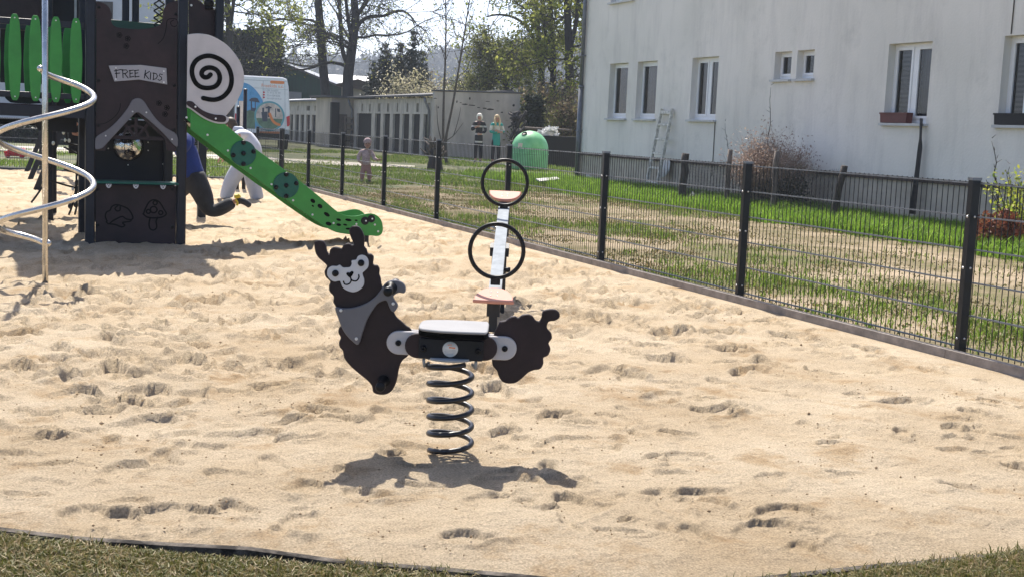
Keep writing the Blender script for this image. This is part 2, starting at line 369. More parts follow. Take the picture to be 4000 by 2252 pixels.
def npmesh(name, vs, fs, mats, smooth=False, parent=None, loc=(0, 0, 0)):
    vs = np.asarray(vs, dtype=np.float32)-np.asarray(loc, dtype=np.float32); fs = np.asarray(fs, dtype=np.int32); k = fs.shape[1]
    me = bpy.data.meshes.new(name); me.vertices.add(len(vs)); me.vertices.foreach_set('co', vs.ravel())
    me.loops.add(fs.size); me.loops.foreach_set('vertex_index', fs.ravel()); me.polygons.add(len(fs))
    me.polygons.foreach_set('loop_start', np.arange(0, fs.size, k, dtype=np.int32)); me.polygons.foreach_set('loop_total', np.full(len(fs), k, dtype=np.int32))
    me.polygons.foreach_set('use_smooth', np.full(len(fs), smooth)); me.update(calc_edges=True); me.validate()
    for m in ([mats] if isinstance(mats, str) else mats): me.materials.append(MATS[m])
    o = link(name, me, parent)
    if parent is None: o.location = loc
    return o
def vnoise(x, y, seed=0):
    xi = np.floor(x).astype(np.int64); yi = np.floor(y).astype(np.int64); fx = x-xi; fy = y-yi
    def h(a, b):
        n = (a*374761393 + b*668265263 + seed*974711) & 0xffffffff
        n = ((n ^ (n >> 13))*1274126177) & 0xffffffff; return ((n ^ (n >> 16)) & 0xffff)/65535.0
    u = fx*fx*(3-2*fx); w = fy*fy*(3-2*fy)
    return (h(xi, yi)*(1-u)+h(xi+1, yi)*u)*(1-w)+(h(xi, yi+1)*(1-u)+h(xi+1, yi+1)*u)*w
def fbm(x, y, seed=0, o=4):
    s = 0; a = .5
    for i in range(o): s = s+a*vnoise(x*2**i+17.3*i, y*2**i-9.1*i, seed+i); a *= .5
    return s
# ------------------------------------------------------------------ ground, sand, kerbs
FX = 5.482                                    # fence line
def far_y(x): return 25.85 + .48*max(0, 5.48-x) # far fence line
def make_ground():
    xs = np.concatenate([np.array([-900, -500, -260, -140, -80, -50, -35, -25]), np.arange(-18, 5.3, .9), [5.46, 5.50], np.arange(5.9, 24, .4), np.arange(25, 60, 1.5), [70, 90, 130, 200, 350, 700, 1200]])
    ys = np.concatenate([[-60, -30, -15, -6, 2.6, 3.0], np.arange(3.4, 25.7, .4), [25.8, 25.9], np.arange(26.4, 60, .7), np.arange(62, 120, 4), [130, 160, 220, 320, 500, 900, 1600]])
    X, Yv = np.meshgrid(xs, ys)
    sk = np.clip((Yv-3)/22.85, 0, 1)*np.clip((120-Yv)/60, 0, 1); Y = Yv+.48*np.clip(5.48-X, 0, 40)*sk
    d = X*FH.x+Y*FH.y; t = np.clip((d-28)/17, 0, 1); Z = .12*t*t*(3-2*t)
    Z += np.where(d < 120, (fbm(X*.9, Y*.9, 5, 3)-.45)*.05, 0)
    inside = (X <= 5.465) & (Yv < 25.85) & (Yv > -10); Z = np.where(inside, -.5, Z)
    ny, nx = X.shape; idx = np.arange(ny*nx).reshape(ny, nx)
    F = np.stack([idx[:-1, :-1], idx[:-1, 1:], idx[1:, 1:], idx[1:, :-1]], -1).reshape(-1, 4)
    o = npmesh('ground', np.stack([X, Y, Z], -1).reshape(-1, 3), F, ['earth', 'meadow_soil'], True); cx = X[:-1, :-1].ravel(); cy = Y[:-1, :-1].ravel(); o.data.polygons.foreach_set('material_index', ((cy > 24+2*np.sin(cx*.9)) | (cx > 14) | (cx < 5.2)).astype(np.int32)); tag(o, kind='structure')
make_ground()
EA, EB = V((.014, 3.993, 0)), V((1.17, 3.335, 0)); ED = (EB-EA).normalized()      # near edge board of the sand pit
def edge_y(x):                                # where the sand ends towards us
    return np.maximum(4.001-.5692*np.asarray(x), 3.075+.03*np.sin(np.asarray(x)*2.1))
RNG = np.random.default_rng(11)
def make_sand():
    S = np.arange(-.45, 1.80, .0025); Y = [2.9]
    while Y[-1] < 31: Y.append(Y[-1]+min(max(.0055, .00048*Y[-1]**2), .07))
    Y = np.array(Y); SS, YY = np.meshgrid(S, Y); XX = SS*YY
    wx = XX+.12*(fbm(XX*2, YY*2, 31, 2)-.5); wy = YY+.12*(fbm(XX*2, YY*2, 37, 2)-.5)
    dens = np.clip(1.15-.10*(XX-1.2)*np.clip(9-YY, 0, 5)/5, .45, 1.1)
    Z = (fbm(XX*.55, YY*.55, 1, 3)-.45)*.05
    Z += (fbm(wx*2.2, wy*2.2, 2, 3)-.45)*.030*dens
    rid = 1-np.abs(2*fbm(wx*4.2, wy*4.2, 3, 3)-.9); Z += rid**2*.008*dens*(1+1.1*np.clip((YY-5)/3, 0, 1))
    Z += (fbm(wx*11, wy*11, 4, 4)-.45)*.0155*dens*(1+.9*np.clip((YY-5)/3, 0, 1))
    Z += (fbm(XX*30, YY*30, 6, 3)-.45)*.0115*np.clip(1.3-YY/18, .35, 1)
    r = np.random.default_rng(5); DEP = np.zeros_like(Z); RIM = np.zeros_like(Z)
    N = 2600; py = np.sqrt(3.2**2+(27**2-3.2**2)*r.random(N)); px = np.array([r.uniform(-.35*y, min(1.75*y, 5.3)) for y in py])
    M = 520; y2 = 3.3+5.5*r.random(M); px = np.concatenate([px, [r.uniform(-.3*y, min(1.7*y, 5.2)) for y in y2]]); py = np.concatenate([py, y2])
    cl = [(r.uniform(-.5, 4.6), 3.6+7*r.random()) for _ in range(26)]; y3 = 5.8+10*r.random(1000)**1.2; px = np.concatenate([px, [r.uniform(-.3*y, min(1.7*y, 5.2)) for y in y3]]); py = np.concatenate([py, y3]); M = 300; cc = [cl[r.integers(26)] for _ in range(M)]; px = np.concatenate([px, [c[0]+r.normal()*.28 for c in cc]]); py = np.concatenate([py, [c[1]+r.normal()*.24 for c in cc]])
    for x, y in zip(px, py):
        if x > 1.75*y or y < 3.1: continue
        if y < 7.5 and x > 2.6 and r.random() < .55: continue
        a = r.uniform(0, math.pi); L = r.uniform(.07, .15); Wd = L*r.uniform(.36, .62); D = r.uniform(.007, .024)*(.72 if y < 4.9 else 1)*(1+.75*min(1, max(0, (y-5)/3)))
        if r.random() < .35: L *= .5; Wd *= .65; D *= .7
        R = L*2.2; i0, i1 = np.searchsorted(Y, (y-R, y+R))
        if i1 <= i0: continue
        j0, j1 = np.searchsorted(S, ((x-R)/(y+R) if x > R else (x-R)/max(y-R, 1), (x+R)/max(y-R, 1)))
        if j1 <= j0: continue
        gx = XX[i0:i1, j0:j1]-x; gy = YY[i0:i1, j0:j1]-y
        nz = fbm((gx+x)*13, (gy+y)*13, 9, 3)-.44
        u = gx*math.cos(a)+gy*math.sin(a); w = -gx*math.sin(a)+gy*math.cos(a); w = w+.25*u*u/L
        q = np.sqrt((u/L)**2+(w/Wd)**2)+nz*.9
        t = np.clip((1.04-q)/.20, 0, 1); t = t*t*(3-2*t)
        rim = np.exp(-((q-1.22)/.20)**2)*(1+.8*u/L*r.choice((-1, 1)))
        DEP[i0:i1, j0:j1] = np.maximum(DEP[i0:i1, j0:j1], D*t*(1+.35*np.clip(u/L, -1, 1)))
        RIM[i0:i1, j0:j1] = np.maximum(RIM[i0:i1, j0:j1], D*.5*np.clip(rim, 0, 1.6)*(.5+1.2*np.clip(nz+.44, 0, 1)))
    AMP = 1+np.clip((YY-5.5)/8, 0, 1)*.45; Z = Z*AMP+(RIM*np.clip(1-DEP/.008, 0, 1)-DEP)*AMP
    # drag furrows and raked lines on the right
    Z += .010*np.sin((XX*.9+YY*2.2+.9*fbm(XX*.8, YY*.8, 51, 3)*6)*3.4)*np.clip((XX-2.4)/1.5, 0, 1)*np.clip((10-YY)/4, 0, 1)
    for (x, y, R) in ((1.647, 4.583, .17), (.35, 9.93, .12), (2.82, 7.2, .15), (1.28, 13.4, .8)):
        k = np.exp(-(((XX-x)**2+(YY-y)**2)/R**2)); Z = Z*(1-k*.85)
    k = np.clip((XX-5.12)/.22, 0, 1); Z = Z*(1-k)-.005*k                               # runs out level against the kerb
    ey = edge_y(XX); k = np.clip(1-(YY-ey)/.2, 0, 1); Z = Z*(1-k*.85)-.012*k
    ny, nx = XX.shape; idx = np.arange(ny*nx).reshape(ny, nx)
    ok = (XX < 5.46) & (YY > ey-.02) & (YY < 25.9+.48*np.clip(5.48-XX, 0, 40)); okf = ok[:-1, :-1] & ok[1:, :-1] & ok[:-1, 1:] & ok[1:, 1:]
    F = np.stack([idx[:-1, :-1], idx[:-1, 1:], idx[1:, 1:], idx[1:, :-1]], -1)[okf]
    used = np.unique(F); mp = np.full(ny*nx, -1); mp[used] = np.arange(len(used))
    P = np.stack([XX, YY, Z], -1).reshape(-1, 3)[used]
    o = npmesh('sand', P, mp[F], 'sand', True); tag(o, kind='structure')
make_sand()
def make_clods():
    """loose damp lumps lying on the sand"""
    r = np.random.default_rng(8); vs = []; fs = []; n = 0
    base = np.array([(1, 0, 0), (-1, 0, 0), (0, 1, 0), (0, -1, 0), (0, 0, 1), (0, 0, -.6)], float)
    tri = np.array([(0, 2, 4), (2, 1, 4), (1, 3, 4), (3, 0, 4), (2, 0, 5), (1, 2, 5), (3, 1, 5), (0, 3, 5)])
    cl = [(r.uniform(-.2, 5.0), 3.4+7*r.random()**1.5) for _ in range(70)]
    for _ in range(1300):
        cx, cy = cl[r.integers(len(cl))]; x = cx+r.normal()*.22; y = cy+r.normal()*.16
        if x > 5.2 or y < float(edge_y(x))+.06: continue
        k = r.uniform(.002, .0055)*(1.6 if r.random() < .1 else 1)
        vs.append(base*(k*r.uniform(.7, 1.4, (6, 3)))+np.array([x, y, .012+.01*r.random()])); fs.append(tri+n); n += 6
    o = npmesh('loose_sand', np.concatenate(vs), np.concatenate(fs), 'clod', True); tag(o, 'small damp lumps of sand scattered over the sand pit', 'sand lumps', kind='stuff')
make_clods()
# near lawn: base sheet and the boards that hold the sand
def make_lawn():
    N = 46; pts = []; fs = []
    xs = np.concatenate([np.linspace(-4, 1.62, 60), np.linspace(1.7, 7.5, 60)]); t = np.linspace(0, 1, 40)
    X, T = np.meshgrid(xs, t); top = edge_y(X)-.008; Y = -2+(top+2)*T**.6
    Z = -.008+(fbm(X*3, Y*3, 77, 3)-.45)*.014
    idx = np.arange(X.size).reshape(X.shape); F = np.stack([idx[:-1, :-1], idx[:-1, 1:], idx[1:, 1:], idx[1:, :-1]], -1).reshape(-1, 4)
    o = npmesh('lawn', np.stack([X, Y, Z], -1).reshape(-1, 3), F, 'meadow_soil', True); tag(o, kind='structure')
make_lawn()
p0, p1 = EA-ED*4.5, V((1.60, 3.090, 0)); n_ = V((-ED.y, ED.x, 0)); mb = MB()
segs = 24; vs = []
for i in range(segs+1):
    c = p0+(p1-p0)*(i/segs); wob = .006*math.sin(i*2.3)+.004*math.sin(i*5.1)
    for (o, z) in ((-.012, -.14), (-.012, .009+wob), (.010, .012+wob), (.010, -.14)): vs.append(c+n_*o+UP*z)
fs = [(i*4+k, i*4+(k+1) % 4, i*4+4+(k+1) % 4, i*4+4+k) for i in range(segs) for k in range(4)]+[(0, 1, 2, 3), tuple(range(segs*4+3, segs*4-1, -1))]
mb.add(vs, fs); mb.top('edging_board', 'edge_board', EA, 'worn dark straight edging board between the sand and the near lawn', 'edging board')
mb = MB(); xs = [1.606+.32*i for i in range(14)]
for i in range(13): mb.box(xs[i], xs[i+1]-.002, 3.02+.012*math.sin(i), 3.05+.012*math.sin(i), -.14, -.002)
mb.top('edging_board', 'edge_board', (1.61, 3.04, 0), 'low edging board almost buried under grass at the near sand corner', 'edging board')
mb = MB()
for k in range(-2, 12):
    y = 6.132+2.52*k; mb.box(5.385, 5.44, y-2.50, y+.016, -.2, .05)
mb.top('kerb', 'kerb_concrete', (5.41, 6.13, 0), 'narrow concrete kerb running under the long mesh fence beside the sand', 'kerb')
mb = MB(); A_ = V((5.35, far_y(5.35)+.02, 0)); B_ = V((-9, far_y(-9)+.02, 0)); fd = (B_-A_).normalized(); fn = V((-fd.y, fd.x, 0))
for i in range(7):
    a = A_+(B_-A_)*(i/7); b = A_+(B_-A_)*((i+1)/7)-fd*.01; mb.obox((a+b)/2-UP*.08, (b-a)/2, fn*.03, UP*.13)
mb.top('kerb', 'roof_felt', A_, 'dark kerb under the far fence behind the play tower', 'kerb')
# ------------------------------------------------------------------ mesh fences
def panel_mesh(L, name):
    mb = MB(); n = int(round(L/.05)); hz = [.06+.2*i for i in range(6)]
    for z in hz:
        for dx in (-.0078, .0078):
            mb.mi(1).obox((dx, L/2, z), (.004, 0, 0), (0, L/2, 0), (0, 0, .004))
    for i in range(n+1):
        y = .0+L*i/n; mb.mi(0).tube([(0, y, .035), (0, y, 1.072)], .0030, 4, cap=False)
    return mb.build(name, ['fence_paint', 'sunlit_paint'])
def post_meshes():
    mb = MB(); mb.box(-.03, .03, -.02, .02, -.3, 1.078)
    p = mb.build('post', 'fence_paint')
    mb = MB(); mb.box(-.034, .034, -.024, .024, 1.0785, 1.096); c = mb.build('post_cap', 'sunlit_paint')
    bs = []
    for z in (.12, .55, .86):
        mb = MB(); mb.lathe((-.031, 0, z), (-1, 0, 0), [(.008, 0), (.008, .004), (.004, .007)], 8); bs.append(mb.build('bolt', 'screw_metal'))
        mb = MB(); mb.lathe((.004, -.021, z), (0, -1, 0), [(.007, 0), (.007, .004), (.003, .007)], 8); bs.append(mb.build('bolt', 'screw_metal'))
    return [p, c]+bs
pm = panel_mesh(2.48, 'panel'); pp, *pext = post_meshes(); protos = [pm, pp]+pext
def fence(name, loc, dirv, ks, label):
    root = thing(name, loc, label, 'fence'); ang = math.atan2(dirv.y, dirv.x)-math.pi/2
    first = True
    for k in range(ks):
        q = dirv*(2.52*k)
        a = pp.copy(); COL.objects.link(a); a.parent = root; a.location = q; a.rotation_euler = (0, 0, ang)
        for s in pext:
            c = s.copy(); COL.objects.link(c); c.parent = a
        if k < ks-1:
            b = pm.copy(); COL.objects.link(b); b.parent = root; side = V((dirv.y, -dirv.x, 0)); b.location = q+side*.037+dirv*.02; b.rotation_euler = (0, 0, ang)
    return root
fence('mesh_fence', (FX, 6.132-2.52*2, 0), V((0, 1, 0)), 12, 'long dark grey welded mesh fence between the sand and the white house')
fdir = V((-1, .48, 0)).normalized()
fence('mesh_fence', (FX-.03, 6.132+2.52*8-.35, .0), fdir, 7, 'dark mesh fence closing the sand pit behind the play tower')
for o in protos: bpy.data.objects.remove(o)
# ------------------------------------------------------------------ grass (blades nobody could count)
def blades(name, X, Y, Z, H, mat_, label, seed=1, wid=.0035, lean=.5):
    r = np.random.default_rng(seed); n = len(X); a = r.uniform(0, 2*np.pi, n); l = r.uniform(.1, lean, n)*H; w = wid*r.uniform(.7, 1.4, n)
    b = r.uniform(0, 2*np.pi, n); base = np.stack([X, Y, Z], -1); d = np.stack([np.cos(a)*l, np.sin(a)*l, np.zeros(n)], -1); s = np.stack([np.cos(b)*w, np.sin(b)*w, np.zeros(n)], -1)
    up = np.zeros((n, 3)); up[:, 2] = 1
    m = base+d*.35+up*(H*.55)[:, None]; t = base+d+up*(H*np.clip(1-l/H*.3, .5, 1))[:, None]
    vs = np.stack([base-s, base+s, m+s*.8, m-s*.8, t], 1).reshape(-1, 3); o = (np.arange(n)*5)[:, None]
    F = np.concatenate([o+np.array([[0, 1, 2]]), o+np.array([[0, 2, 3]]), o+np.array([[3, 2, 4]])], 0)
    ob = npmesh(name, vs, F, mat_, False); return tag(ob, label, 'grass', kind='stuff')
r = np.random.default_rng(21)
# lawn in the lower corners
X = r.uniform(-1.2, 4.6, 150000); e = edge_y(X)-.020-.035*fbm(X*7, X*0+3.3, 12, 2); Y = e-.75*r.random(150000)
k = (Y < e) & (fbm(X*6, Y*6, 3, 2) > .12); X = X[k]; Y = Y[k]
H = r.uniform(.014, .042, len(X))*np.clip(.35+(edge_y(X)-Y)/.14, .4, 1)*(.7+.8*fbm(X*4, Y*4, 8, 2)); blades('lawn_grass', X, Y, np.full(len(X), -.010), H, 'lawn_blade', 'short half dry lawn grass at the lower edge of the sand', 2, .0022, 1.5)
# tufts hanging over the board
t = r.uniform(0, 1, 2600); base = np.array(EA-ED*1.2)[None]+np.outer(t, np.array(p1-(EA-ED*1.2))); c = fbm(base[:, 0]*5, base[:, 1]*5, 4, 2) > .42
base = base[c]; off = r.uniform(-.05, .006, len(base)); blades('edge_grass', base[:, 0]+n_.x*off, base[:, 1]+n_.y*off, np.full(len(base), -.01), r.uniform(.015, .042, len(base)), 'lawn_blade', 'grass tufts leaning over the edging board', 3, .002, 1.7)
X = r.uniform(1.6, 5.3, 1500); blades('edge_grass', X, edge_y(X)-r.uniform(.0, .06, len(X)), np.full(len(X), -.01), r.uniform(.015, .04, len(X)), 'lawn_blade', 'grass tufts growing over the lower right sand edge', 4, .002, 1.7)
# yard behind the fence: patches, bare strip, lush band by the house
n = 290000; X = r.uniform(5.55, 13.9, n); Y = 5+27*r.random(n)**1.3
f1 = .6*fbm(X*.9, Y*.9, 61, 3)+.4*fbm(X*4, Y*4, 62, 2)+.02; bare = np.exp(-((X-9.6+.5*np.sin(Y*.7))/1.5)**2)*np.clip((24-Y)/5, 0, 1)
pr = np.clip((f1-.40)*5, 0, 1)*(1-.90*bare)*.85*np.clip((12.3-X)/1.5, .15, 1); k = r.random(n) < pr; Xg, Yg = X[k], Y[k]
blades('yard_grass', Xg, Yg, np.zeros(len(Xg)), r.uniform(.02, .085, len(Xg))*(1+.6*(f1[k]>.55)), 'grass_blade', 'patchy grass on bare earth behind the mesh fence', 5, .004, 1.1)
n = 130000; X = r.uniform(5.55, 13.6, n); Y = 5+24*r.random(n)**1.3; f3 = fbm(X*1.7, Y*1.7, 71, 3); bare = np.exp(-((X-9.6+.5*np.sin(Y*.7))/1.2)**2)*np.clip((24-Y)/5, 0, 1)
k = r.random(n) < np.clip((f3-.36)*6, 0, 1)*(1-.8*bare); X, Y = X[k], Y[k]; blades('yard_weeds', X, Y, np.zeros(len(X)), r.uniform(.012, .035, len(X)), 'lawn_blade', 'low matted weeds and clover on the bare earth behind the fence', 15, .007, 1.8)
n = 100000; X = 11.0+2.9*r.random(n)**.8; Y = 7+24*r.random(n); f2 = fbm(X*.7, Y*.7, 63, 3)
k = (X > 11.35+1.2*(f2-.45)*2) ; X, Y = X[k], Y[k]; blades('lush_grass', X, Y, np.zeros(len(X)), r.uniform(.10, .30, len(X))*(.6+.8*fbm(X*1.5, Y*1.5, 9, 2)), 'lush_blade', 'tall fresh green grass in front of the white house', 6, .007, .8)
n = 130000; X = r.uniform(-9, 20, n); Y = r.uniform(26.3, 50, n); d = X*FH.x+Y*FH.y
k = (Y > 26.2+.48*np.clip(5.48-X, 0, 40)) & (fbm(X*.5, Y*.5, 65, 3) > .37) & ~((d > 37.2) & (d < 42.3) & (X < 9.2)) & (X+.25*(Y-30) < 20); X, Y = X[k], Y[k]; d = d[k]
t = np.clip((d-28)/17, 0, 1); blades('meadow_grass', X, Y, .12*t*t*(3-2*t), r.uniform(.05, .13, len(X)), 'grass_blade', 'rough meadow grass between the fence and the sheds', 7, .008, 1.0)
# pale gravel path across the meadow
a = [PG(u, v) for u, v in ((-300, 562), (500, 590), (1000, 618), (1250, 632), (1620, 652))]; b = [PG(u, v) for u, v in ((-300, 582), (500, 610), (1000, 636), (1250, 648), (1620, 660))]
mb = MB(); vs = [];
for p, q in zip(a, b): vs += [p+UP*.035, q+UP*.035]
mb.add(vs, [(2*i, 2*i+1, 2*i+3, 2*i+2) for i in range(4)]); o = mb.build('path', 'path_gravel'); tag(o, kind='structure')
# ------------------------------------------------------------------ spring rider
RIDER = V((1.647, 4.583, 0)); RF = Frame(RIDER, RT, UP, -FH)
def G(l, off=0): return RF.pts([(1150+x*.7448, 820+y*.7448) for x, y in l], off)
def gp(x, y, off=0): return RF.px(1150+x*.7448, 820+y*.7448, off)
rider = thing('spring_rider', RIDER, 'dark alpaca spring rider with grey bandana standing on a black coil spring', 'spring rider')
body = [(105, 175), (113, 162), (135, 158), (155, 166), (166, 188), (171, 216), (184, 231), (189, 208), (210, 193), (235, 197), (249, 200), (262, 181), (285, 175), (304, 184), (314, 178), (300, 150), (288, 112), (296, 90), (320, 82), (346, 95), (363, 128), (368, 160), (366, 190), (378, 205), (385, 226), (402, 231), (416, 247), (413, 284), (435, 290), (447, 310), (445, 335), (452, 355), (456, 385), (470, 420), (500, 480), (520, 530), (536, 560), (560, 580), (585, 603), (612, 625), (625, 690), (600, 757), (570, 782), (551, 820), (541, 870), (531, 910), (511, 945), (480, 963), (440, 963), (414, 950), (408, 920), (385, 890), (350, 862), (312, 830), (282, 800), (262, 770), (255, 735), (239, 716), (235, 690), (244, 665), (232, 640), (235, 615), (246, 600), (232, 560), (220, 508), (205, 480), (207, 450), (186, 425), (183, 395), (189, 374), (166, 350), (159, 322), (170, 300), (170, 288), (148, 268), (125, 246), (112, 222)]
mb = MB(); mb.slab(RF, smooth(G(body), 3), -.012, .010, .0035); o = mb.build('body_panel', 'plum_board', rider)
tail = [(1050, 640), (1068, 602), (1080, 582), (1108, 577), (1130, 560), (1155, 554), (1174, 562), (1195, 548), (1225, 544), (1250, 555), (1262, 573), (1284, 580), (1296, 560), (1301, 532), (1325, 519), (1365, 519), (1389, 537), (1389, 562), (1366, 577), (1337, 581), (1325, 600), (1327, 621), (1345, 640), (1350, 670), (1333, 695), (1343, 725), (1330, 759), (1306, 771), (1306, 800), (1290, 829), (1256, 836), (1225, 850), (1192, 880), (1160, 902), (1122, 906), (1090, 895), (1071, 866), (1063, 840), (1044, 818), (1036, 788), (1036, 700)]
mb = MB(); mb.slab(RF, smooth(G(tail), 3), -.012, .010, .0035); mb.build('tail_panel', 'plum_board', rider)
face = [(175, 322), (181, 304), (200, 292), (224, 293), (240, 286), (256, 299), (276, 300), (294, 297), (303, 281), (303, 264), (326, 259), (336, 241), (358, 234), (380, 244), (391, 268), (388, 298), (371, 317), (359, 331), (368, 362), (365, 392), (345, 415), (315, 427), (284, 421), (258, 405), (247, 382), (240, 369), (213, 373), (190, 361), (176, 341)]
mb = MB(); mb.slab(RF, smooth(G(face), 4), .0102, .0145, .0008); fo = mb.build('face', 'pale_board', rider)
for e in ((215, 332), (350, 278)):
    mb = MB(); a, b = gp(*e, .015); mb.lathe(RF.at(a, b, .0146), RF.n, [(.0128, 0), (.0128, .004), (.011, .008), (.006, .010), (.001, .0105)], 20); mb.build('eye', 'black_plastic', fo)
mb = MB(); mb.slab(RF, smooth(G([(275, 333), (282, 324), (292, 326), (304, 318), (313, 325), (308, 338), (297, 351), (288, 349)]), 4), .0146, .0162); mb.build('nose', 'groove', fo)
mb = MB(); mb.ribbon(RF, smooth(G([(296, 349), (301, 364)]), 4, False), .0052, .0146, .0158)
mb.ribbon(RF, smooth(G([(261, 374), (266, 385), (277, 388), (290, 384), (298, 374), (301, 364)]), 4, False), .0052, .0146, .0156)
mb.ribbon(RF, smooth(G([(301, 364), (312, 369), (325, 370), (335, 363), (341, 351), (340, 340)]), 4, False), .0052, .0146, .0157); mb.build('mouth', 'groove', fo)
ban = [(219, 506), (260, 510), (320, 505), (380, 484), (428, 450), (458, 412), (476, 384), (500, 368), (540, 364), (570, 377), (584, 396), (586, 420), (576, 431), (552, 428), (531, 438), (521, 451), (531, 470), (545, 490), (541, 511), (525, 528), (510, 520), (500, 500), (488, 471), (468, 471), (440, 486), (414, 521), (385, 571), (361, 640), (340, 698), (310, 681), (280, 651), (254, 611), (235, 560)]
mb = MB(); mb.slab(RF, smooth(G(ban), 3), .0104, .030, .003); bo = mb.build('bandana', 'dark_grey_board', rider)
def bolt(parent, F, a, b, off, r=.006, m='screw_metal', h=.003, name='screw'):
    mb = MB(); mb.lathe(F.at(a, b, off), F.n, [(r, 0), (r, h*.6), (r*.75, h), (r*.35, h), (r*.3, h*.5)], 12); return mb.build(name, m, parent)
for e in ((244, 525), (325, 673), (518, 490)): bolt(bo, RF, *gp(*e, .03), .0302, .0062)
mb = MB(); a, b = gp(503, 412, .05); mb.lathe(RF.at(a, b, .0302), RF.n, [(.024, 0), (.024, .006), (.013, .012), (.0135, .085), (.0175, .092), (.0175, .112), (.012, .118)], 20)
mb.lathe(RF.at(a+.004, b+.002, -.0122), -RF.n, [(.024, 0), (.024, .006), (.013, .012), (.0135, .085), (.0175, .092), (.0175, .112), (.012, .118)], 20); mb.build('handle', 'black_plastic', rider)
mb = MB(); a, b = gp(462, 905, .05)
for sg in (1, -1): mb.lathe(RF.at(a, b, .0102 if sg > 0 else -.0122), RF.n*sg, [(.024, 0), (.024, .006), (.014, .012), (.014, .10), (.0185, .108), (.0185, .124), (.012, .13)], 20)
mb.build('footrest', 'black_plastic', rider)
def stadium(c0, c1, r, n=12):
    c0, c1 = V(c0), V(c1); d = (c1-c0).normalized(); q = V((-d.y, d.x)); out = []
    for k in range(n+1): t = math.pi/2+math.pi*k/n; out.append(tuple(c0+d*math.cos(t)*r+q*math.sin(t)*r))
    for k in range(n+1): t = -math.pi/2+math.pi*k/n; out.append(tuple(c1+d*math.cos(t)*r+q*math.sin(t)*r))
    return out
RS = .7448*4.85/5002                          # metres per pixel of the close-up
for c0, c1 in (((549, 688), (700, 696)), ((960, 712), (1104, 718))):
    for o0, o1, nm in ((.0104, .030, 'mount_plate'), (-.032, -.0124, 'mount_plate')):
        mb = MB(); mb.slab(RF, stadium(gp(*c0), gp(*c1), 63*RS), o0, o1, .003); po = mb.build(nm, 'disc_board', rider)
        e = c0 if c0[0] < 600 else c1
        if o0 > 0: bolt(po, RF, *gp(*e), .0302, .0115, 'black_plastic', .012, 'bolt_cap')
for o0, o1 in ((.0302, .052), (-.054, -.0322)):
    mb = MB(); mb.slab(RF, stadium(gp(650, 699), gp(1000, 713), 66*RS), o0, o1, .003); po = mb.build('beam_plate', 'plum_board', rider)
ang = math.atan2(*[q for q in (gp(967, 722)[1]-gp(680, 707)[1], gp(967, 722)[0]-gp(680, 707)[0])])
ca, sa = math.cos(ang), math.sin(ang); BF = Frame(RF.at(*gp(826, 716)), RF.ex*ca+RF.ey*sa, RF.ey*ca-RF.ex*sa, RF.n)
mb = MB(); hw, hh = 172*RS, 55*RS; rr = .006
mb.slab(BF, [(-hw+rr, -hh), (hw-rr, -hh), (hw, -hh+rr), (hw, hh-rr), (hw-rr, hh), (-hw+rr, hh), (-hw, hh-rr), (-hw, -hh+rr)], .0522, .066, .003); mb.slab(BF, [(-hw, -hh), (hw, -hh), (hw, hh), (-hw, hh)], -.066, -.0542); 
cl = mb.build('clamp_box', 'navy_board', rider)
for x in (-144, 144): bolt(cl, BF, x*RS, 0, .0662, .0125, 'black_plastic', .014, 'bolt_cap')
mb = MB(); mb.lathe(BF.at(-4*RS, 3*RS, .0662), BF.n, [(41*RS, 0), (41*RS, .001)], 28); st = mb.build('sticker', 'white_plastic', cl)
mb = MB(); SF = Frame(BF.at(-4*RS, 3*RS, .0674), BF.ex, BF.ey, BF.n)
for i, (yy, w) in enumerate(((-4, 56), (-11, 60), (-18, 50), (-25, 36))): mb.mi(0).slab(SF, [((-w/2)*RS, (yy-1)*RS), (w/2*RS, (yy-1)*RS), (w/2*RS, (yy+1)*RS), (-w/2*RS, (yy+1)*RS)], 0, .0003)
mb.mi(1).slab(SF, [(-8*RS, 6*RS), (26*RS, 4*RS), (26*RS, 11*RS), (-6*RS, 13*RS)], 0, .0003); mb.mi(1).slab(SF, [(-14*RS, 20*RS), (8*RS, 23*RS), (8*RS, 26*RS), (-14*RS, 24*RS)], 0, .0003); mb.build('sticker_print', ['print_grey', 'van_orange'], st)
# seat: rounded board lying level on the clamp
zs = RF.px(1150+830*.7448, 820+648*.7448, .10)[1]+.008; x0 = RF.px(1150+655*.7448, 1300, .0)[0]; x1 = RF.px(1150+1012*.7448, 1300, 0)[0]
TFm = Frame(RIDER+UP*zs, RT, FH, UP)
seat = [(x0+.01, -.10), (x0+.07, -.135), ((x0+x1)/2, -.145), (x1-.03, -.14), (x1, -.125), (x1+.004, 0), (x1, .125), (x1-.03, .14), ((x0+x1)/2, .145), (x0+.07, .135), (x0+.01, .10), (x0, 0)]
mb = MB(); mb.slab(TFm, smooth(seat, 4), -.0005, .009, .003); mb.build('seat', 'seat_board', rider)
mb = MB(); mb.slab(TFm, smooth([(a*1.0, b*.985) for a, b in seat], 4), -.020, -.001, .003); mb.build('seat_underlay', 'groove', rider)
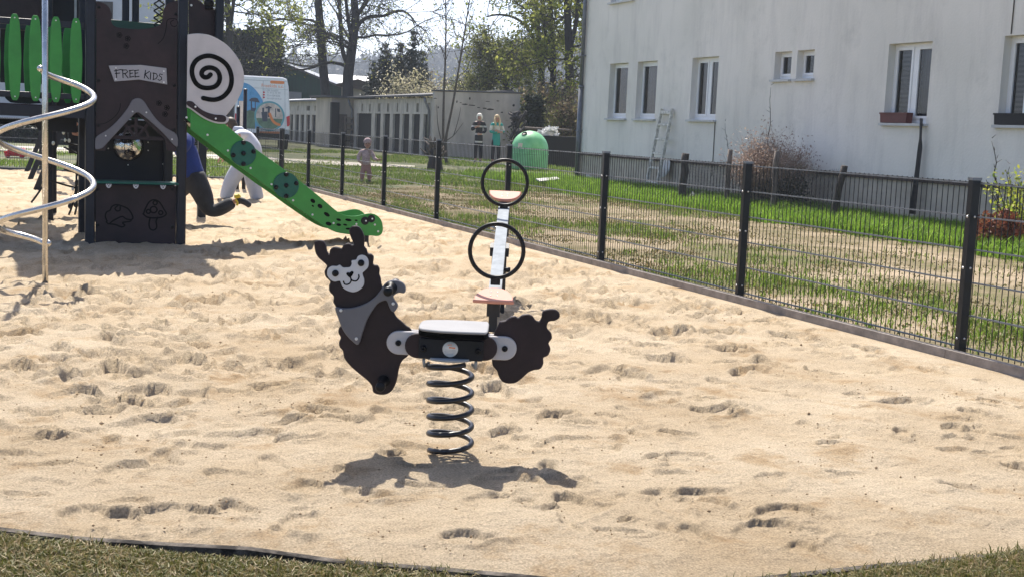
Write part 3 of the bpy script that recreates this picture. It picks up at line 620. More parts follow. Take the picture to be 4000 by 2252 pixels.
# coil spring
zt = gp(820, 790)[1]; xc_t = gp(818, 790)[0]; turns = 5.35; path = []; cx_b = gp(817, 1240)[0]
for i in range(int(turns*28)+1):
    t = i/28; f = t/turns; q = -2*math.pi*t+math.pi*.9
    z = .018+(zt-.018)*(f if f < .94 else f); xx = cx_b+(xc_t-cx_b)*f
    path.append(RIDER+RT*(xx+math.cos(q)*.0835)-FH*(math.sin(q)*.0835)+UP*z)
mb = MB(); mb.tube(path, .0105, 10); mb.build('spring', 'spring_steel', rider)
mb = MB(); c = RIDER+RT*xc_t+UP*(zt+.004)
mb.lathe(c+UP*.008, UP, [(.10, 0), (.10, .010)], 24)
for sx in (-1, 1): mb.tube([c+RT*sx*.085+FH*.03+UP*(-.02), c+RT*sx*.098-FH*.02+UP*(-.024), c+RT*sx*.1-FH*.05+UP*.006], .006, 8)
mb.build('spring_clamp', 'zinc', rider)
# ------------------------------------------------------------------ seesaw
N_, Fp = PD(1930, 1150, 7.80), PD(1972, 764, 9.75); sd = (Fp-N_); SL = sd.length; sx = sd.normalized(); sw = sx.cross(UP).normalized(); su = sw.cross(sx)
seesaw = thing('seesaw', V(((N_.x+Fp.x)/2, (N_.y+Fp.y)/2, 0)), 'seesaw with silver beam, pink seats and black hoop handles', 'seesaw')
mb = MB(); mb.obox((N_+Fp)/2-su*.065, sx*(SL/2+.02), sw*.040, su*.034); mb.build('beam', 'zinc', seesaw)
for P, s in ((N_, 1), (Fp, -1)):
    SFm = Frame(P-su*.018, sw, sx*s, su)
    if sw.cross(sx*s).dot(su) < 0: pass
    w = .118
    l = [(-w, -.085), (-w+.012, -.105), (w-.012, -.105), (w, -.085), (w*.96, -.02), (w*.72, .055), (w*.4, .095), (0, .105), (-w*.4, .095), (-w*.72, .055), (-w*.96, -.02)]
    mb = MB(); mb.slab(SFm, smooth(l, 4), 0, .022, .004); so = mb.build('seat', 'pink_board', seesaw)
    for q in ((-.02, -.03), (.02, -.03), (-.02, .03), (.02, .03)): bolt(so, SFm, *q, .0222, .004)
    mb = MB(); ring = []; c = P+sx*s*.20+su*.165*0+UP*(.20 if s > 0 else .155)
    rad_ = .168
    for i in range(40):
        q = 2*math.pi*i/40; ring.append(c+sw*math.cos(q)*rad_+UP*math.sin(q)*rad_)
    mb.tube(ring, .0135, 10, closed=True); mb.obox(c-UP*(rad_+.02), sw*.03, sx*.02, UP*.02); mb.build('hoop_handle', 'black_plastic', seesaw)
mid = (N_+Fp)/2
for P in (N_, Fp):
    b = V((P.x, P.y, 0)); mb = MB(); mb.obox(P-UP*.075, sw*.040, sx*.04, UP*.045); mb.obox(P-UP*.17, sw*.026, sx*.03, UP*.05); mb.build('buffer', 'rubber', seesaw)
mb = MB(); mb.obox(V((mid.x, mid.y, (mid.z-.1)/2-.1)), sw*.05, V((sx.x, sx.y, 0)).normalized()*.05, UP*((mid.z-.1)/2+.1)); mb.obox(mid-UP*.07, sw*.065, sx*.05, UP*.03); mb.build('pivot_post', 'fence_paint', seesaw)
for t_, s_ in ((.30, 1), (.72, -1)):
    p = N_+sd*t_-su*.065; mb = MB(); mb.rod(p, p+sw*s_*.075, .008, 10); mb.rod(p+sw*s_*.045, p+sw*s_*.085, .017, 12); mb.build('pivot_bolt', 'steel' if s_ < 0 else 'black_plastic', seesaw)
# ------------------------------------------------------------------ spiral climbing pole
SPB = V((.352, 9.93, 0)); spiral = thing('climbing_spiral', SPB, 'polished steel spiral winding round a thin upright pole in the sand', 'climbing pole')
mb = MB(); mb.tube([SPB-UP*.3, SPB+UP*1.3, SPB+UP*2.75], .021, 14); mb.lathe(SPB+UP*2.75, UP, [(.021, 0), (.018, .012), (.004, .018)], 14); mb.build('pole', 'steel', spiral)
path = []; q0, q1 = -math.pi*.55, math.pi*3.42; n = 120
for i in range(n+1):
    q = q0+(q1-q0)*i/n; z = 1.368-.632*q/(2*math.pi); e = min((q-q0)/.9, (q1-q)/.75, 1); R = .335*(e*(2-e))**.75 if e < 1 else .335
    path.append(SPB+V((math.cos(q)*max(R, .012), -math.sin(q)*max(R, .012), z)))
mb = MB(); mb.tube(smooth([tuple(p) for p in path], 2, False), .0225, 14); mb.build('spiral_tube', 'steel', spiral)
for e in (path[0]+V((-.03, .0, .008)), path[-1]+V((.025, -.01, 0))): mb = MB(); mb.ball(e, .024, 12); mb.build('end_cap', 'steel', spiral)
# ------------------------------------------------------------------ play tower with slide and bridge
TY, TB = 12.90, 13.95
F1 = Frame((0, TY, 0), (1, 0, 0), (0, 0, 1), (0, -1, 0)); FB = Frame((0, TB, 0), (1, 0, 0), (0, 0, 1), (0, -1, 0))
tower = thing('play_tower', (1.28, 13.4, 0), 'dark play tower with green snake slide, snail shell disc and slatted bridge', 'playground tower')
def A(l): return [(x/2.575, y/2.575) for x, y in l]
def B(l): return [(x/2.071, 450+y/2.071) for x, y in l]
def D(l): return [(1000+x/1.9815, 300+y/1.9815) for x, y in l]
def sq_post(x, y, z1, w=.045, name='post', parent=tower, z0=-.3):
    mb = MB(); c = .012
    for s in (1,):
        p = [(-w+c, -w), (w-c, -w), (w, -w+c), (w, w-c), (w-c, w), (-w+c, w), (-w, w-c), (-w, -w+c)]
        mb.slab(Frame((x, y, 0), (1, 0, 0), (0, 1, 0), (0, 0, 1)), p, z0, z1, .004)
    return mb.build(name, 'post_paint', parent)
for x, y, z in ((.862, TY+.02, 3.55), (1.715, TY+.02, 3.55), (.862, TB, 3.55), (1.715, TB, 3.55)): sq_post(x, y, z)
for x, y in ((2.40, 16.2),): sq_post(x, y, .98, .05)
xl, xr = .912, 1.664
fp = F1.pts
# front board: lobed top edge, cut away above the counter under the little gable
topc = fp(A([(962, 25), (1000, 21), (1060, 45), (1105, 92), (1123, 150), (1118, 205), (1135, 250), (1185, 277), (1300, 290), (1400, 295), (1500, 286), (1580, 266), (1622, 235), (1636, 190), (1642, 120), (1668, 60), (1720, 22), (1795, 2)]))
gl = fp(A([(1075, 1450), (1372, 1135)])); zc = F1.px(520, 700)[1]
apex = F1.px(*A([(1372, 1137)])[0]); lft = F1.px(*B([(880, 190)])[0]); rgt = F1.px(*B([(1328, 190)])[0])
bot = F1.px(530, 566)[1]
topc = [(min(max(a, xl+.0015), xr-.0015), b) for a, b in smooth(topc, 3, False)]
out = [(xl, lft[1]-.12)]+[(xl, topc[0][1])]+topc+[(xr, topc[-1][1]), (xr, rgt[1]-.12), (rgt[0]+.03, rgt[1]-.12), (rgt[0]-.0, rgt[1]), apex, (lft[0], lft[1]), (lft[0]-.03, lft[1]-.12)]
mb = MB(); mb.slab(F1, out, -.02, .0, .003); front = mb.build('front_board', 'plum_board', tower)
for u, v in A([(995, 75), (1770, 145), (992, 812), (1755, 862), (995, 1262), (1750, 1310)]): bolt(front, F1, *F1.px(u, v), .0003, .016, 'black_plastic', .012, 'bolt_cap')
def strokes(parent, F, lines, w, name='carving', m='groove', o=.0004, h=.0016):
    mb = MB()
    for l in lines: mb.ribbon(F, l, w, o, o+h)
    return mb.build(name, m, parent)
def circ(c, r, n=18, F=F1):
    a, b = F.px(*c); a2, _ = F.px(c[0]+r, c[1]); R = a2-a; return [(a+math.cos(2*math.pi*k/n)*R, b+math.sin(2*math.pi*k/n)*R) for k in range(n+1)]
for c in ((1200, 355), (1285, 390), (1270, 465), (1600, 1040), (1680, 1085), (1660, 1150)):
    strokes(front, F1, [circ((c[0]/2.575+6*math.cos(2*math.pi*k/5), c[1]/2.575+6*math.sin(2*math.pi*k/5)), 4.6, 8) for k in range(5)], .006, 'flower_carving')
strokes(front, F1, [smooth(fp(A([(1590, 440), (1640, 390), (1668, 300), (1680, 210), (1720, 190), (1770, 195), (1790, 230), (1770, 265), (1730, 262), (1715, 225), (1745, 205)])), 3, False)], .006, 'tendril_carving')
strokes(front, F1, [smooth(fp(A([(1000, 1250), (1060, 1240), (1150, 1180), (1200, 1110), (1212, 1045)])), 3, False)], .006, 'tendril_carving')
# sign
mb = MB(); mb.slab(F1, fp(A([(1092, 662), (1415, 655), (1672, 688), (1680, 852), (1400, 803), (1150, 822)])), .001, .016, .002); sg = mb.build('name_sign', 'grey_board', tower)
for u, v in A([(1165, 686), (1163, 798), (1646, 718), (1646, 829)]): bolt(sg, F1, *F1.px(u, v), .0162, .008)
LT = [[(1165, 700), (1172, 782)], [(1150, 716), (1215, 702)], [(1160, 742), (1200, 738)],
      [(1232, 705), (1236, 782)], [(1226, 708), (1270, 706), (1284, 724), (1262, 742), (1236, 744)], [(1252, 744), (1285, 784)],
      [(1305, 712), (1306, 778)], [(1300, 714), (1338, 708)], [(1306, 742), (1330, 738)], [(1306, 778), (1342, 772)],
      [(1356, 712), (1358, 776)], [(1352, 714), (1390, 708)], [(1358, 740), (1382, 736)], [(1358, 776), (1394, 772)],
      [(1462, 712), (1450, 786)], [(1500, 722), (1455, 752)], [(1458, 752), (1492, 794)], [(1514, 735), (1510, 798)],
      [(1545, 738), (1540, 802)], [(1538, 738), (1570, 744), (1582, 768), (1568, 794), (1540, 802)],
      [(1628, 752), (1606, 746), (1598, 762), (1622, 780), (1624, 800), (1604, 812), (1590, 804)]]
strokes(sg, F1, [fp(A(l)) for l in LT], .0085, 'lettering', o=.0164, h=.0012)
# gable trim and truss
trim = [(371, 548), (378, 534), (395, 522), (418, 508), (447, 484), (476, 452), (500, 420), (514, 395), (524, 387), (538, 384), (552, 388), (566, 402), (582, 428), (610, 466), (648, 500), (690, 527), (690, 576), (630, 514), (562, 455), (533, 440), (500, 471), (435, 541), (416, 562), (400, 578), (386, 583), (372, 581)]
mb = MB(); mb.slab(F1, smooth(fp(trim), 3), .001, .018, .003); tm = mb.build('gable_trim', 'dark_grey_board', tower)
for u, v in A([(1332, 1124), (1470, 1132), (1062, 1367), (1728, 1402)]): bolt(tm, F1, *F1.px(u, v), .0182, .008)
hub = F1.px(532, 539); mb = MB(); o0, o1 = -.030, -.0205
zb = hub[1]
mb.slab(F1, [(xl, zb-.018), (xr, zb-.018), (xr, zb+.016), (xl, zb+.016)], o0, o1)
for q, L in ((90, .235), (50, .20), (130, .20)):
    d = (math.cos(rad(q)), math.sin(rad(q))); n = (-d[1]*.014, d[0]*.014); s = .016/d[1] if q != 90 else .0165
    a = (hub[0]+d[0]*s, hub[1]+d[1]*s); b = (hub[0]+d[0]*L, hub[1]+d[1]*L); mb.slab(F1, [(a[0]+n[0], a[1]+n[1]), (b[0]+n[0], b[1]+n[1]), (b[0]-n[0], b[1]-n[1]), (a[0]-n[0], a[1]-n[1])], o0+.0006*(q % 7), o1-.0006*(q % 7))
arc = [(hub[0]+.115*math.cos(rad(t)), hub[1]+.115*math.sin(rad(t))) for t in range(8, 173, 12)]; mb.ribbon(F1, arc, .022, o0+.002, o1-.003)
mb.build('gable_truss', 'plum_board', tower)
# rear board with the bubble window
xbl, xbr = .91, 1.70
c_ = FB.px(503, 571); R_ = FB.px(564, 571)[0]-c_[0]
def ring_board(F, x0, x1, z0, z1, c, R, o0, o1, n=32):
    """rectangular board with a round hole"""
    mb = MB(); cor = [(x0, z0), (x1, z0), (x1, z1), (x0, z1)]; vs = []; fs = []
    ringp = []; outp = []
    for k in range(n):
        q = 2*math.pi*k/n; dx, dz = math.cos(q), math.sin(q); ringp.append((c[0]+dx*R, c[1]+dz*R))
        t = min(((x1-c[0])/dx if dx > 1e-9 else (x0-c[0])/dx if dx < -1e-9 else 1e9), ((z1-c[1])/dz if dz > 1e-9 else (z0-c[1])/dz if dz < -1e-9 else 1e9)); outp.append((c[0]+dx*t, c[1]+dz*t))
    for o in (o1, o0):
        vs += [F.at(a, b, o) for a, b in ringp]+[F.at(a, b, o) for a, b in outp]
    for k in range(n):
        l = (k+1) % n; fs += [(k, n+k, n+l, l), (2*n+k, 2*n+l, 3*n+l, 3*n+k), (k, l, 2*n+l, 2*n+k), (n+k, 3*n+k, 3*n+l, n+l)]
    for k in range(n):
        l = (k+1) % n; a, b = outp[k], outp[l]
        for q in cor:
            if abs(a[0]-b[0]) > 1e-6 and abs(a[1]-b[1]) > 1e-6 and (abs(q[0]-a[0]) < 1e-6 or abs(q[0]-b[0]) < 1e-6) and (abs(q[1]-a[1]) < 1e-6 or abs(q[1]-b[1]) < 1e-6):
                i = len(vs); vs += [F.at(q[0], q[1], o1), F.at(q[0], q[1], o0)]; fs += [(n+k, i, n+l), (3*n+k, 3*n+l, i+1)]
    return mb.add(vs, fs)
mb = ring_board(FB, xbl, FB.px(655, 600)[0], .12, FB.px(520, 470)[1], c_, R_-.006, -.07, -.05); rb = mb.build('window_board', 'navy_board', tower)
for u, v in B([(880, 272), (1203, 222), (1203, 288), (1040, 405), (1322, 398), (880, 210)]): bolt(rb, FB, *FB.px(u, v), -.0497, .007)
mb = MB(); pr = [(R_*math.cos(rad(t)), R_*.62*math.sin(rad(t))) for t in range(0, 91, 9)]; mb.lathe(FB.at(c_[0], c_[1], -.049), FB.n, pr[:-1]+[(.002, R_*.62)], 32)
mb.build('bubble_window', 'clear_dome', tower)
# platform inside, back rail boards and net
mb = MB(); mb.box(.905, 1.672, TY+.02, TB-.05, 1.22, 1.26); mb.build('platform', 'groove', tower)
zt0 = FB.px(440, 92)[1]; mb = MB(); mb.slab(FB, [(.91, 1.2), (1.67, 1.2), (1.67, FB.px(600, 92)[1]), (1.3, FB.px(520, 84)[1]), (.91, FB.px(435, 76)[1])], -.02, .0, .003); mb.build('back_board', 'deep_green_board', tower)
for u in (495, 534): 
    x = FB.px(u, 40)[0]; sq_post(x, TB+.12, 3.2, .034)
mb = MB(); FN = Frame((0, TB-.3, 0), (1, 0, 0), (0, 0, 1), (0, -1, 0)); a0 = FN.px(600, 100)[0]; a1 = FN.px(642, 100)[0]
for i in range(9):
    z = 2.02+i*.07
    mb.rod(FN.at(a0, z), FN.at(a1, z+.07), .008, 5); mb.rod(FN.at(a0, z+.07), FN.at(a1, z), .008, 5)
mb.build('rope_net', 'rope', tower)
# roof
mb = MB(); e = .34; cx, cy = 1.288, 13.43; q = [(.862-e, TY-e), (1.715+e, TY-e), (1.715+e, TB+e), (.862-e, TB+e)]
vs = [(x, y, 3.35) for x, y in q]+[(x, y, 3.39) for x, y in q]+[(cx, cy, 4.05)]
mb.add(vs, [(3, 2, 1, 0), (0, 1, 5, 4), (1, 2, 6, 5), (2, 3, 7, 6), (3, 0, 4, 7), (4, 5, 8), (5, 6, 8), (6, 7, 8), (7, 4, 8)]); mb.build('roof', 'plum_board', tower)
# counter, hooks, lower board
zc0, zc1 = F1.px(372, 706)[1], F1.px(690, 719)[1]; zc = (zc0+zc1)/2
mb = MB(); mb.slab(Frame((0, TY, zc), (1, 0, 0), (0, 1, 0), (0, 0, 1)), [(xl-.005, -.16), (xr+.005, -.16), (xr+.005, .14), (xl-.005, .14)], -.011, .009, .004); mb.build('counter', 'teal_board', tower)
for x in B([(880, 560), (1100, 568), (1320, 577)]):
    a, b = F1.px(*x, .155); mb = MB(); hp = [(a+.026*math.cos(rad(t)), zc-.014-.040*math.sin(rad(t))) for t in range(0, 181, 15)]
    mb.slab(F1, hp, .140, .152, .002); ho = mb.build('face_hook', 'pale_board', tower); mb = MB()
    for dx, dz, r_ in ((-.010, -.020, .0045), (.010, -.020, .0045), (0, -.034, .006)): mb.lathe(F1.at(a+dx, zc+dz, .1521), F1.n, [(r_, 0), (r_, .002)], 10)
    mb.build('hook_face', 'groove', ho)
mb = MB(); mb.slab(F1, [(xl, -.1), (xr, -.1), (xr, zc-.03), (xl, zc-.03)], -.02, .0, .003); low = mb.build('lower_board', 'plum_board', tower)
for u, v in B([(790, 600), (1395, 600), (790, 890), (1395, 905)]): bolt(low, F1, *F1.px(u, v), .0003, .016, 'black_plastic', .012, 'bolt_cap')
hog = smooth(fp(B([(865, 855), (852, 820), (862, 785), (890, 770), (905, 740), (940, 725), (985, 735), (1030, 755), (1060, 790), (1075, 830), (1060, 845), (1020, 840), (990, 820), (950, 835), (910, 858), (880, 880), (862, 865)])), 3, False)
hog2 = smooth(fp(B([(950, 735), (930, 755), (945, 775), (970, 770), (972, 745)])), 3, False)
hog3 = smooth(fp(B([(880, 880), (930, 885), (985, 905), (1010, 890), (990, 870), (1050, 860), (1062, 848)])), 3, False)
mush = smooth(fp(B([(1160, 800), (1175, 760), (1205, 705), (1245, 685), (1290, 705), (1325, 760), (1345, 800), (1310, 825), (1250, 832), (1190, 825), (1160, 800)])), 3, False)
mush2 = smooth(fp(B([(1215, 832), (1205, 880), (1215, 920), (1245, 930), (1268, 905), (1262, 860), (1275, 830)])), 3, False)
strokes(low, F1, [hog, hog2, hog3], .013, 'hedgehog_carving'); strokes(low, F1, [mush, mush2, circ(B([(1243, 765)])[0], 13, 14), circ(B([(1200, 780)])[0], 8, 12), circ(B([(1300, 790)])[0], 8, 12), circ(B([(1255, 710)])[0], 8, 12)], .013, 'mushroom_carving')
# side boards (towards the slide and at the left)
mb = MB(); FS = Frame((1.735, 0, 0), (0, 1, 0), (0, 0, 1), (1, 0, 0)); mb.slab(FS, [(TY+.06, -.05), (TB-.06, -.05), (TB-.06, .55), (TY+.06, .55)], -.02, 0, .003); mb.build('side_board', 'plum_board', tower)
# board beside the slide mouth, with the curved top
sb = FB.pts(A([(1890, -40), (1960, -5), (2010, 25), (2060, 70), (2100, 98), (2180, 100), (2215, 100), (2215, 480), (1890, 480)])); mb = MB(); mb.slab(FB, sb, .05, .07, .003); s_ = mb.build('slide_board', 'plum_board', tower)
for u, v in A([(1915, 60), (2165, 225)]): bolt(s_, FB, *FB.px(u, v), .0702, .012)
x = FB.px(849, 60)[0]; sq_post(x, TB-.14, 3.0, .042, z0=1.2)
mb = MB(); a, b = FB.px(813, 14); mb.ball(FB.at(a, b, .06), .055, 14); mb.lathe(FB.at(a, b-.07, .06), UP, [(.045, 0), (.05, .03)], 14); mb.build('knob', 'black_plastic', tower)
# ------------------------------------------------------------------ slide
FSl = Frame((0, 12.72, 0), (1, 0, 0), (0, 0, 1), (0, -1, 0)); sp = FSl.pts
up_ = [(722, 398), (760, 410), (800, 424), (850, 455), (900, 503), (950, 550), (1000, 596), (1074, 650), (1151, 690), (1227, 747), (1265, 784), (1303, 817)]
up_ = [(722, 380), (770, 400), (830, 437), (880, 480), (950, 550), (1002, 585), (1030, 598)]
upper = [(722, 385), (800, 420), (880, 487), (1000, 583), (1100, 655), (1190, 722), (1262, 780), (1308, 819), (1330, 833), (1355, 842), (1390, 844), (1429, 836), (1456, 835), (1478, 846), (1491, 864), (1496, 888), (1494, 908), (1484, 920)]
lower = [(1452, 921), (1412, 920), (1378, 917), (1328, 911), (1300, 902), (1266, 884), (1224, 856), (1160, 812), (1100, 768), (1040, 727), (1000, 697), (932, 648), (870, 602), (800, 549), (722, 490)]
out = smooth(sp([(700, 371)]+upper+[(1470, 923)]), 3, False)+smooth(sp(lower+[(700, 474)]), 3, False)
out = [(max(a, 1.764), b) for a, b in out if a > 1.74]
mb = MB(); mb.slab(FSl, out, -.016, .0, .003); side = mb.build('slide_side', 'green_board', tower)
for u, v in [(J[0]/3.295+680, J[1]/3.295+440) for J in ((430, 288), (693, 490), (985, 715), (160, 65))]+D([(120, 833), (287, 957), (437, 1068), (600, 1133), (920, 1145), (945, 1197), (777, 1140)]): bolt(side, FSl, *FSl.px(u, v), .0003, .011, 'screw_metal', .005)
mb = MB(); WS = .62
FS2 = Frame((0, 12.72+WS, 0), (1, 0, 0), (0, 0, 1), (0, -1, 0)); mb.slab(FS2, out, .0, .016, .003); mb.build('slide_side', 'green_board', tower)
mb = MB(); bed = sp([(722, 462), (800, 520), (932, 622), (1040, 702), (1160, 788), (1240, 846), (1290, 880), (1330, 893), (1400, 900), (1470, 903)]); n = len(bed)
vs = []
for a, b in bed: vs += [(a, 12.738, b), (a, 12.72+WS-.018, b), (a, 12.738, b-.012), (a, 12.72+WS-.018, b-.012)]
mb.add(vs, [f for i in range(n-1) for f in ((4*i, 4*i+4, 4*i+5, 4*i+1), (4*i+2, 4*i+3, 4*i+7, 4*i+6))]); mb.build('slide_bed', 'steel', tower)
mb = MB(); x_, z_ = FSl.px(1441, 918); mb.box(x_-.022, x_+.022, 12.80, 12.86, -.2, z_+.06); mb.build('slide_leg', 'fence_paint', tower)
mb = MB(); mb.box(x_-.022, x_+.022, 12.72+WS-.14, 12.72+WS-.08, -.2, z_+.06); mb.build('slide_leg', 'fence_paint', tower)
for c in ((950, 599.5), (1117, 724)):
    mb = MB(); r1 = FSl.px(c[0]+50, c[1])[0]-FSl.px(*c)[0]; a, b = FSl.px(*c)
    ring = [(a+r1*math.cos(2*math.pi*k/40), b+r1*math.sin(2*math.pi*k/40)) for k in range(40)]
    mb.slab(FSl, ring, .0005, .012, .002); di = mb.build('spotted_disc', 'teal_board', side)
    for (u, v) in ((0, 0), (-.79, .17), (.79, -.17), (.02, .83), (-.01, -.84)):
        mb = MB(); mb.ball(FSl.at(a+u*r1, b-v*r1*1.0, .014), .0235, 14); mb.build('knob', 'black_plastic', side)
def ell(x, y, rx, ry, rot=0, n=20):
    a, b = FSl.px(1000+x/1.9815, 300+y/1.9815); k = 13.55/5002/1.9815; c, s = math.cos(rad(-rot)), math.sin(rad(-rot)); return [(a+(rx*math.cos(t)*c-ry*math.sin(t)*s)*k, b+(rx*math.cos(t)*s+ry*math.sin(t)*c)*k) for t in [2*math.pi*i/n for i in range(n)]]
for e in ((440, 962, 20, 14, 35), (495, 1002, 20, 15, 35), (440, 1000, 10, 6, 35), (548, 1066, 25, 13, 32), (640, 1107, 19, 9, 15), (562, 1138, 23, 14, 15), (640, 1146, 19, 10, 8), (690, 1146, 16, 7, 10), (715, 1109, 25, 10, 8), (775, 1112, 12, 6, 0), (716, 1177, 22, 8, 0)): mb = MB(); mb.slab(FSl, ell(*e), .0004, .0018); mb.build('spot', 'groove', side)
for x, y, r_ in ((843, 1115, 31), (892, 1099, 29)):
    mb = MB(); mb.slab(FSl, ell(x, y, r_, r_), .0005, .010, .002); ey = mb.build('eye', 'black_plastic', side)
    mb = MB(); mb.slab(FSl, ell(x+6, y, 6, 6), .0104, .0125); mb.build('eye_glint', 'white_plastic', side)
# snail shell disc
FD = Frame((0, 12.70, 0), (1, 0, 0), (0, 0, 1), (0, -1, 0)); dp = FD.pts
disc = A([(1880, 350), (1940, 342), (2010, 340), (2100, 355), (2190, 395), (2280, 455), (2350, 530), (2405, 610), (2438, 690), (2452, 770), (2445, 860), (2420, 940), (2385, 1010), (2340, 1080), (2285, 1150), (2270, 1168), (2295, 1185), (2297, 1215), (2275, 1240), (2240, 1248), (2170, 1242), (2090, 1215), (2010, 1170), (1930, 1110), (1880, 1075)])
mb = MB(); mb.slab(FD, [(1.728, FD.px(728, 420)[1]), (1.728, FD.px(728, 136)[1])]+smooth(dp(disc), 3, False)[2:-2], .0, .018, .003); dsc = mb.build('snail_disc', 'disc_board', tower)
spi = smooth(dp(A([(2055, 992), (2110, 1003), (2170, 1003), (2240, 975), (2300, 910), (2325, 830), (2318, 740), (2280, 660), (2210, 600), (2120, 566), (2040, 572), (1970, 612), (1932, 680), (1932, 760), (1965, 835), (2020, 877), (2090, 888), (2160, 872), (2200, 825), (2206, 765), (2180, 712), (2130, 685), (2075, 686), (2035, 712), (2025, 750), (2050, 778), (2085, 778), (2105, 762)])), 4, False)
strokes(dsc, FD, [spi], .045, 'spiral_groove', o=.0184, h=.0025)
band = [(1879, 1020), (1930, 1023), (1965, 1055), (2010, 1095), (2070, 1128), (2150, 1153), (2235, 1160), (2268, 1180), (2268, 1215), (2240, 1230), (2160, 1222), (2080, 1192), (2010, 1150), (1940, 1100), (1879, 1058)]
mb = MB(); mb.slab(FD, smooth(dp(A(band)), 3), .0186, .026, .002); bd = mb.build('shell_band', 'plum_board', dsc)
for u, v in A([(1962, 1075), (2166, 1194)]): bolt(dsc, FD, *FD.px(u, v), .0262, .010)
# ------------------------------------------------------------------ bridge with green slats on the left
FBr = Frame((0, 12.93, 0), (1, 0, 0), (0, 0, 1), (0, -1, 0)); FBk = Frame((0, 13.80, 0), (1, 0, 0), (0, 0, 1), (0, -1, 0))
bx0, bx1 = -2.6, .815
def zrail(F, y0, y1, x): a, b = F.px(0, y0), F.px(320, y1); return a[1]+(b[1]-a[1])*(x-a[0])/(b[0]-a[0])
zt_, zb_, zd_ = F1.px(160, 76)[1], F1.px(160, 361)[1], F1.px(160, 409)[1]
for F, nm in ((FBr, 'top_rail'), (FBk, 'top_rail')):
    for z, h, m in ((zt_, .030, 'post_paint'), (zb_, .026, 'post_paint')):
        mb = MB(); mb.slab(F, [(bx0, z-h*2), (bx1, z-h*2), (bx1, z), (bx0, z)], -.05, -.01, .004); mb.build('bridge_rail', m, tower)
k = 0; xs_ = [F1.px(u, 220)[0] for u in (58, 138, 217, 298)]; st_ = (xs_[3]-xs_[0])/3
for i in range(-11, 4):
    x = xs_[0]+st_*i
    for F, o in ((FBr, 0), (FBk, 0)):
        if F is FBk: x = x-.03
        hw, z0, z1 = .056, zb_-.085, zt_+.035
        if F is FBk: z1 -= .03
        sh = smooth([(x-hw*.45, z0+.01), (x, z0), (x+hw*.45, z0+.01), (x+hw*.80, z0+.10), (x+hw, z0+.34), (x+hw, z1-.34), (x+hw*.80, z1-.10), (x+hw*.45, z1-.01), (x, z1), (x-hw*.45, z1-.01), (x-hw*.80, z1-.10), (x-hw, z1-.34), (x-hw, z0+.34), (x-hw*.80, z0+.10)], 3)
        mb = MB(); mb.slab(F, sh, -.0095, .006, .003); so = mb.build('slat', 'green_board', tower)
        if i > -2 and F is FBr:
            bolt(so, F, x, z0+.035, .0062, .007); bolt(so, F, x, z1-.035, .0062, .007)
mb = MB(); mb.box(bx0, bx1, 12.94, 13.78, zd_-.055, zd_); mb.build('bridge_deck', 'plum_board', tower)
mb = MB(); F = Frame((0, 12.925, 0), (1, 0, 0), (0, 0, 1), (0, -1, 0)); mb.slab(F, [(bx0, zd_-.115), (bx1, zd_-.115), (bx1, zd_-.012), (bx0, zd_-.012)], -.02, .012, .003); mb.build('deck_beam', 'post_paint', tower)
Fg = Frame((0, 13.5, 0), (1, 0, 0), (0, 0, 1), (0, -1, 0))
mb = MB(); mb.slab(Fg, Fg.pts([(95, 436), (300, 436), (300, 520), (150, 510), (128, 470)]), -.02, 0, .003); mb.build('gusset_board', 'navy_board', tower)
mb = MB(); mb.slab(Fg, smooth(Fg.pts([(20, 372), (110, 372), (160, 405), (60, 404), (32, 396)]), 2), .2, .22, .003); mb.build('gusset_board', 'navy_board', tower)
# second deck behind the bridge: posts, wall boards and roof
for x, y in ((.585, 15.6), (.66, 16.5), (-1.3, 15.6), (-1.3, 16.5)): sq_post(x, y, 3.6, .055)
F2 = Frame((0, 15.5, 0), (1, 0, 0), (0, 0, 1), (0, -1, 0)); z2 = F2.px(100, 74)[1]
mb = MB(); mb.slab(F2, [(-1.3, z2-.08), (F2.px(182, 60)[0], z2-.08), (F2.px(182, 60)[0], 3.2), (-1.3, 3.2)], -.02, 0, .003); mb.build('wall_board', 'plum_board', tower)
mb = MB(); mb.slab(F2, [(F2.px(185, 60)[0], F2.px(185, 200)[1]), (F2.px(340, 60)[0], F2.px(185, 200)[1]), (F2.px(340, 60)[0], 3.2), (F2.px(196, 60)[0], 3.2), (F2.px(196, 60)[0], z2-.06), (F2.px(185, 60)[0], z2-.06)], -.42, -.40, .003); mb.build('wall_board', 'navy_board', tower)
mb = MB(); x = F2.px(294, 60)[0]; mb.box(x-.012, x+.012, 15.44, 15.47, z2-.05, 3.2); mb.build('corner_strip', 'zinc', tower)
mb = MB(); z3 = zb_-.28; mb.box(-1.3, .7, 15.5, 16.6, z3-.06, z3); mb.build('platform', 'groove', tower)
F2b = Frame((0, 16.6, 0), (1, 0, 0), (0, 0, 1), (0, -1, 0))
mb = MB(); mb.slab(F2b, F2b.pts([(190, 300), (340, 300), (340, 600), (268, 600), (268, 500), (190, 480)]), -.02, 0, .003); mb.slab(F2b, F2b.pts([(0, 60), (200, 60), (200, 330), (0, 322)]), -.02, -.001, .003); mb.build('wall_board', 'navy_board', tower)
mb = MB(); vs = [(x, y, 3.4) for x, y in ((-1.6, 15.2), (1.0, 15.2), (1.0, 16.9), (-1.6, 16.9))]+[(x, y, 3.44) for x, y in ((-1.6, 15.2), (1.0, 15.2), (1.0, 16.9), (-1.6, 16.9))]+[(-.3, 16.05, 4.1)]
mb.add(vs, [(3, 2, 1, 0), (0, 1, 5, 4), (1, 2, 6, 5), (2, 3, 7, 6), (3, 0, 4, 7), (4, 5, 8), (5, 6, 8), (6, 7, 8), (7, 4, 8)]); mb.build('roof', 'plum_board', tower)
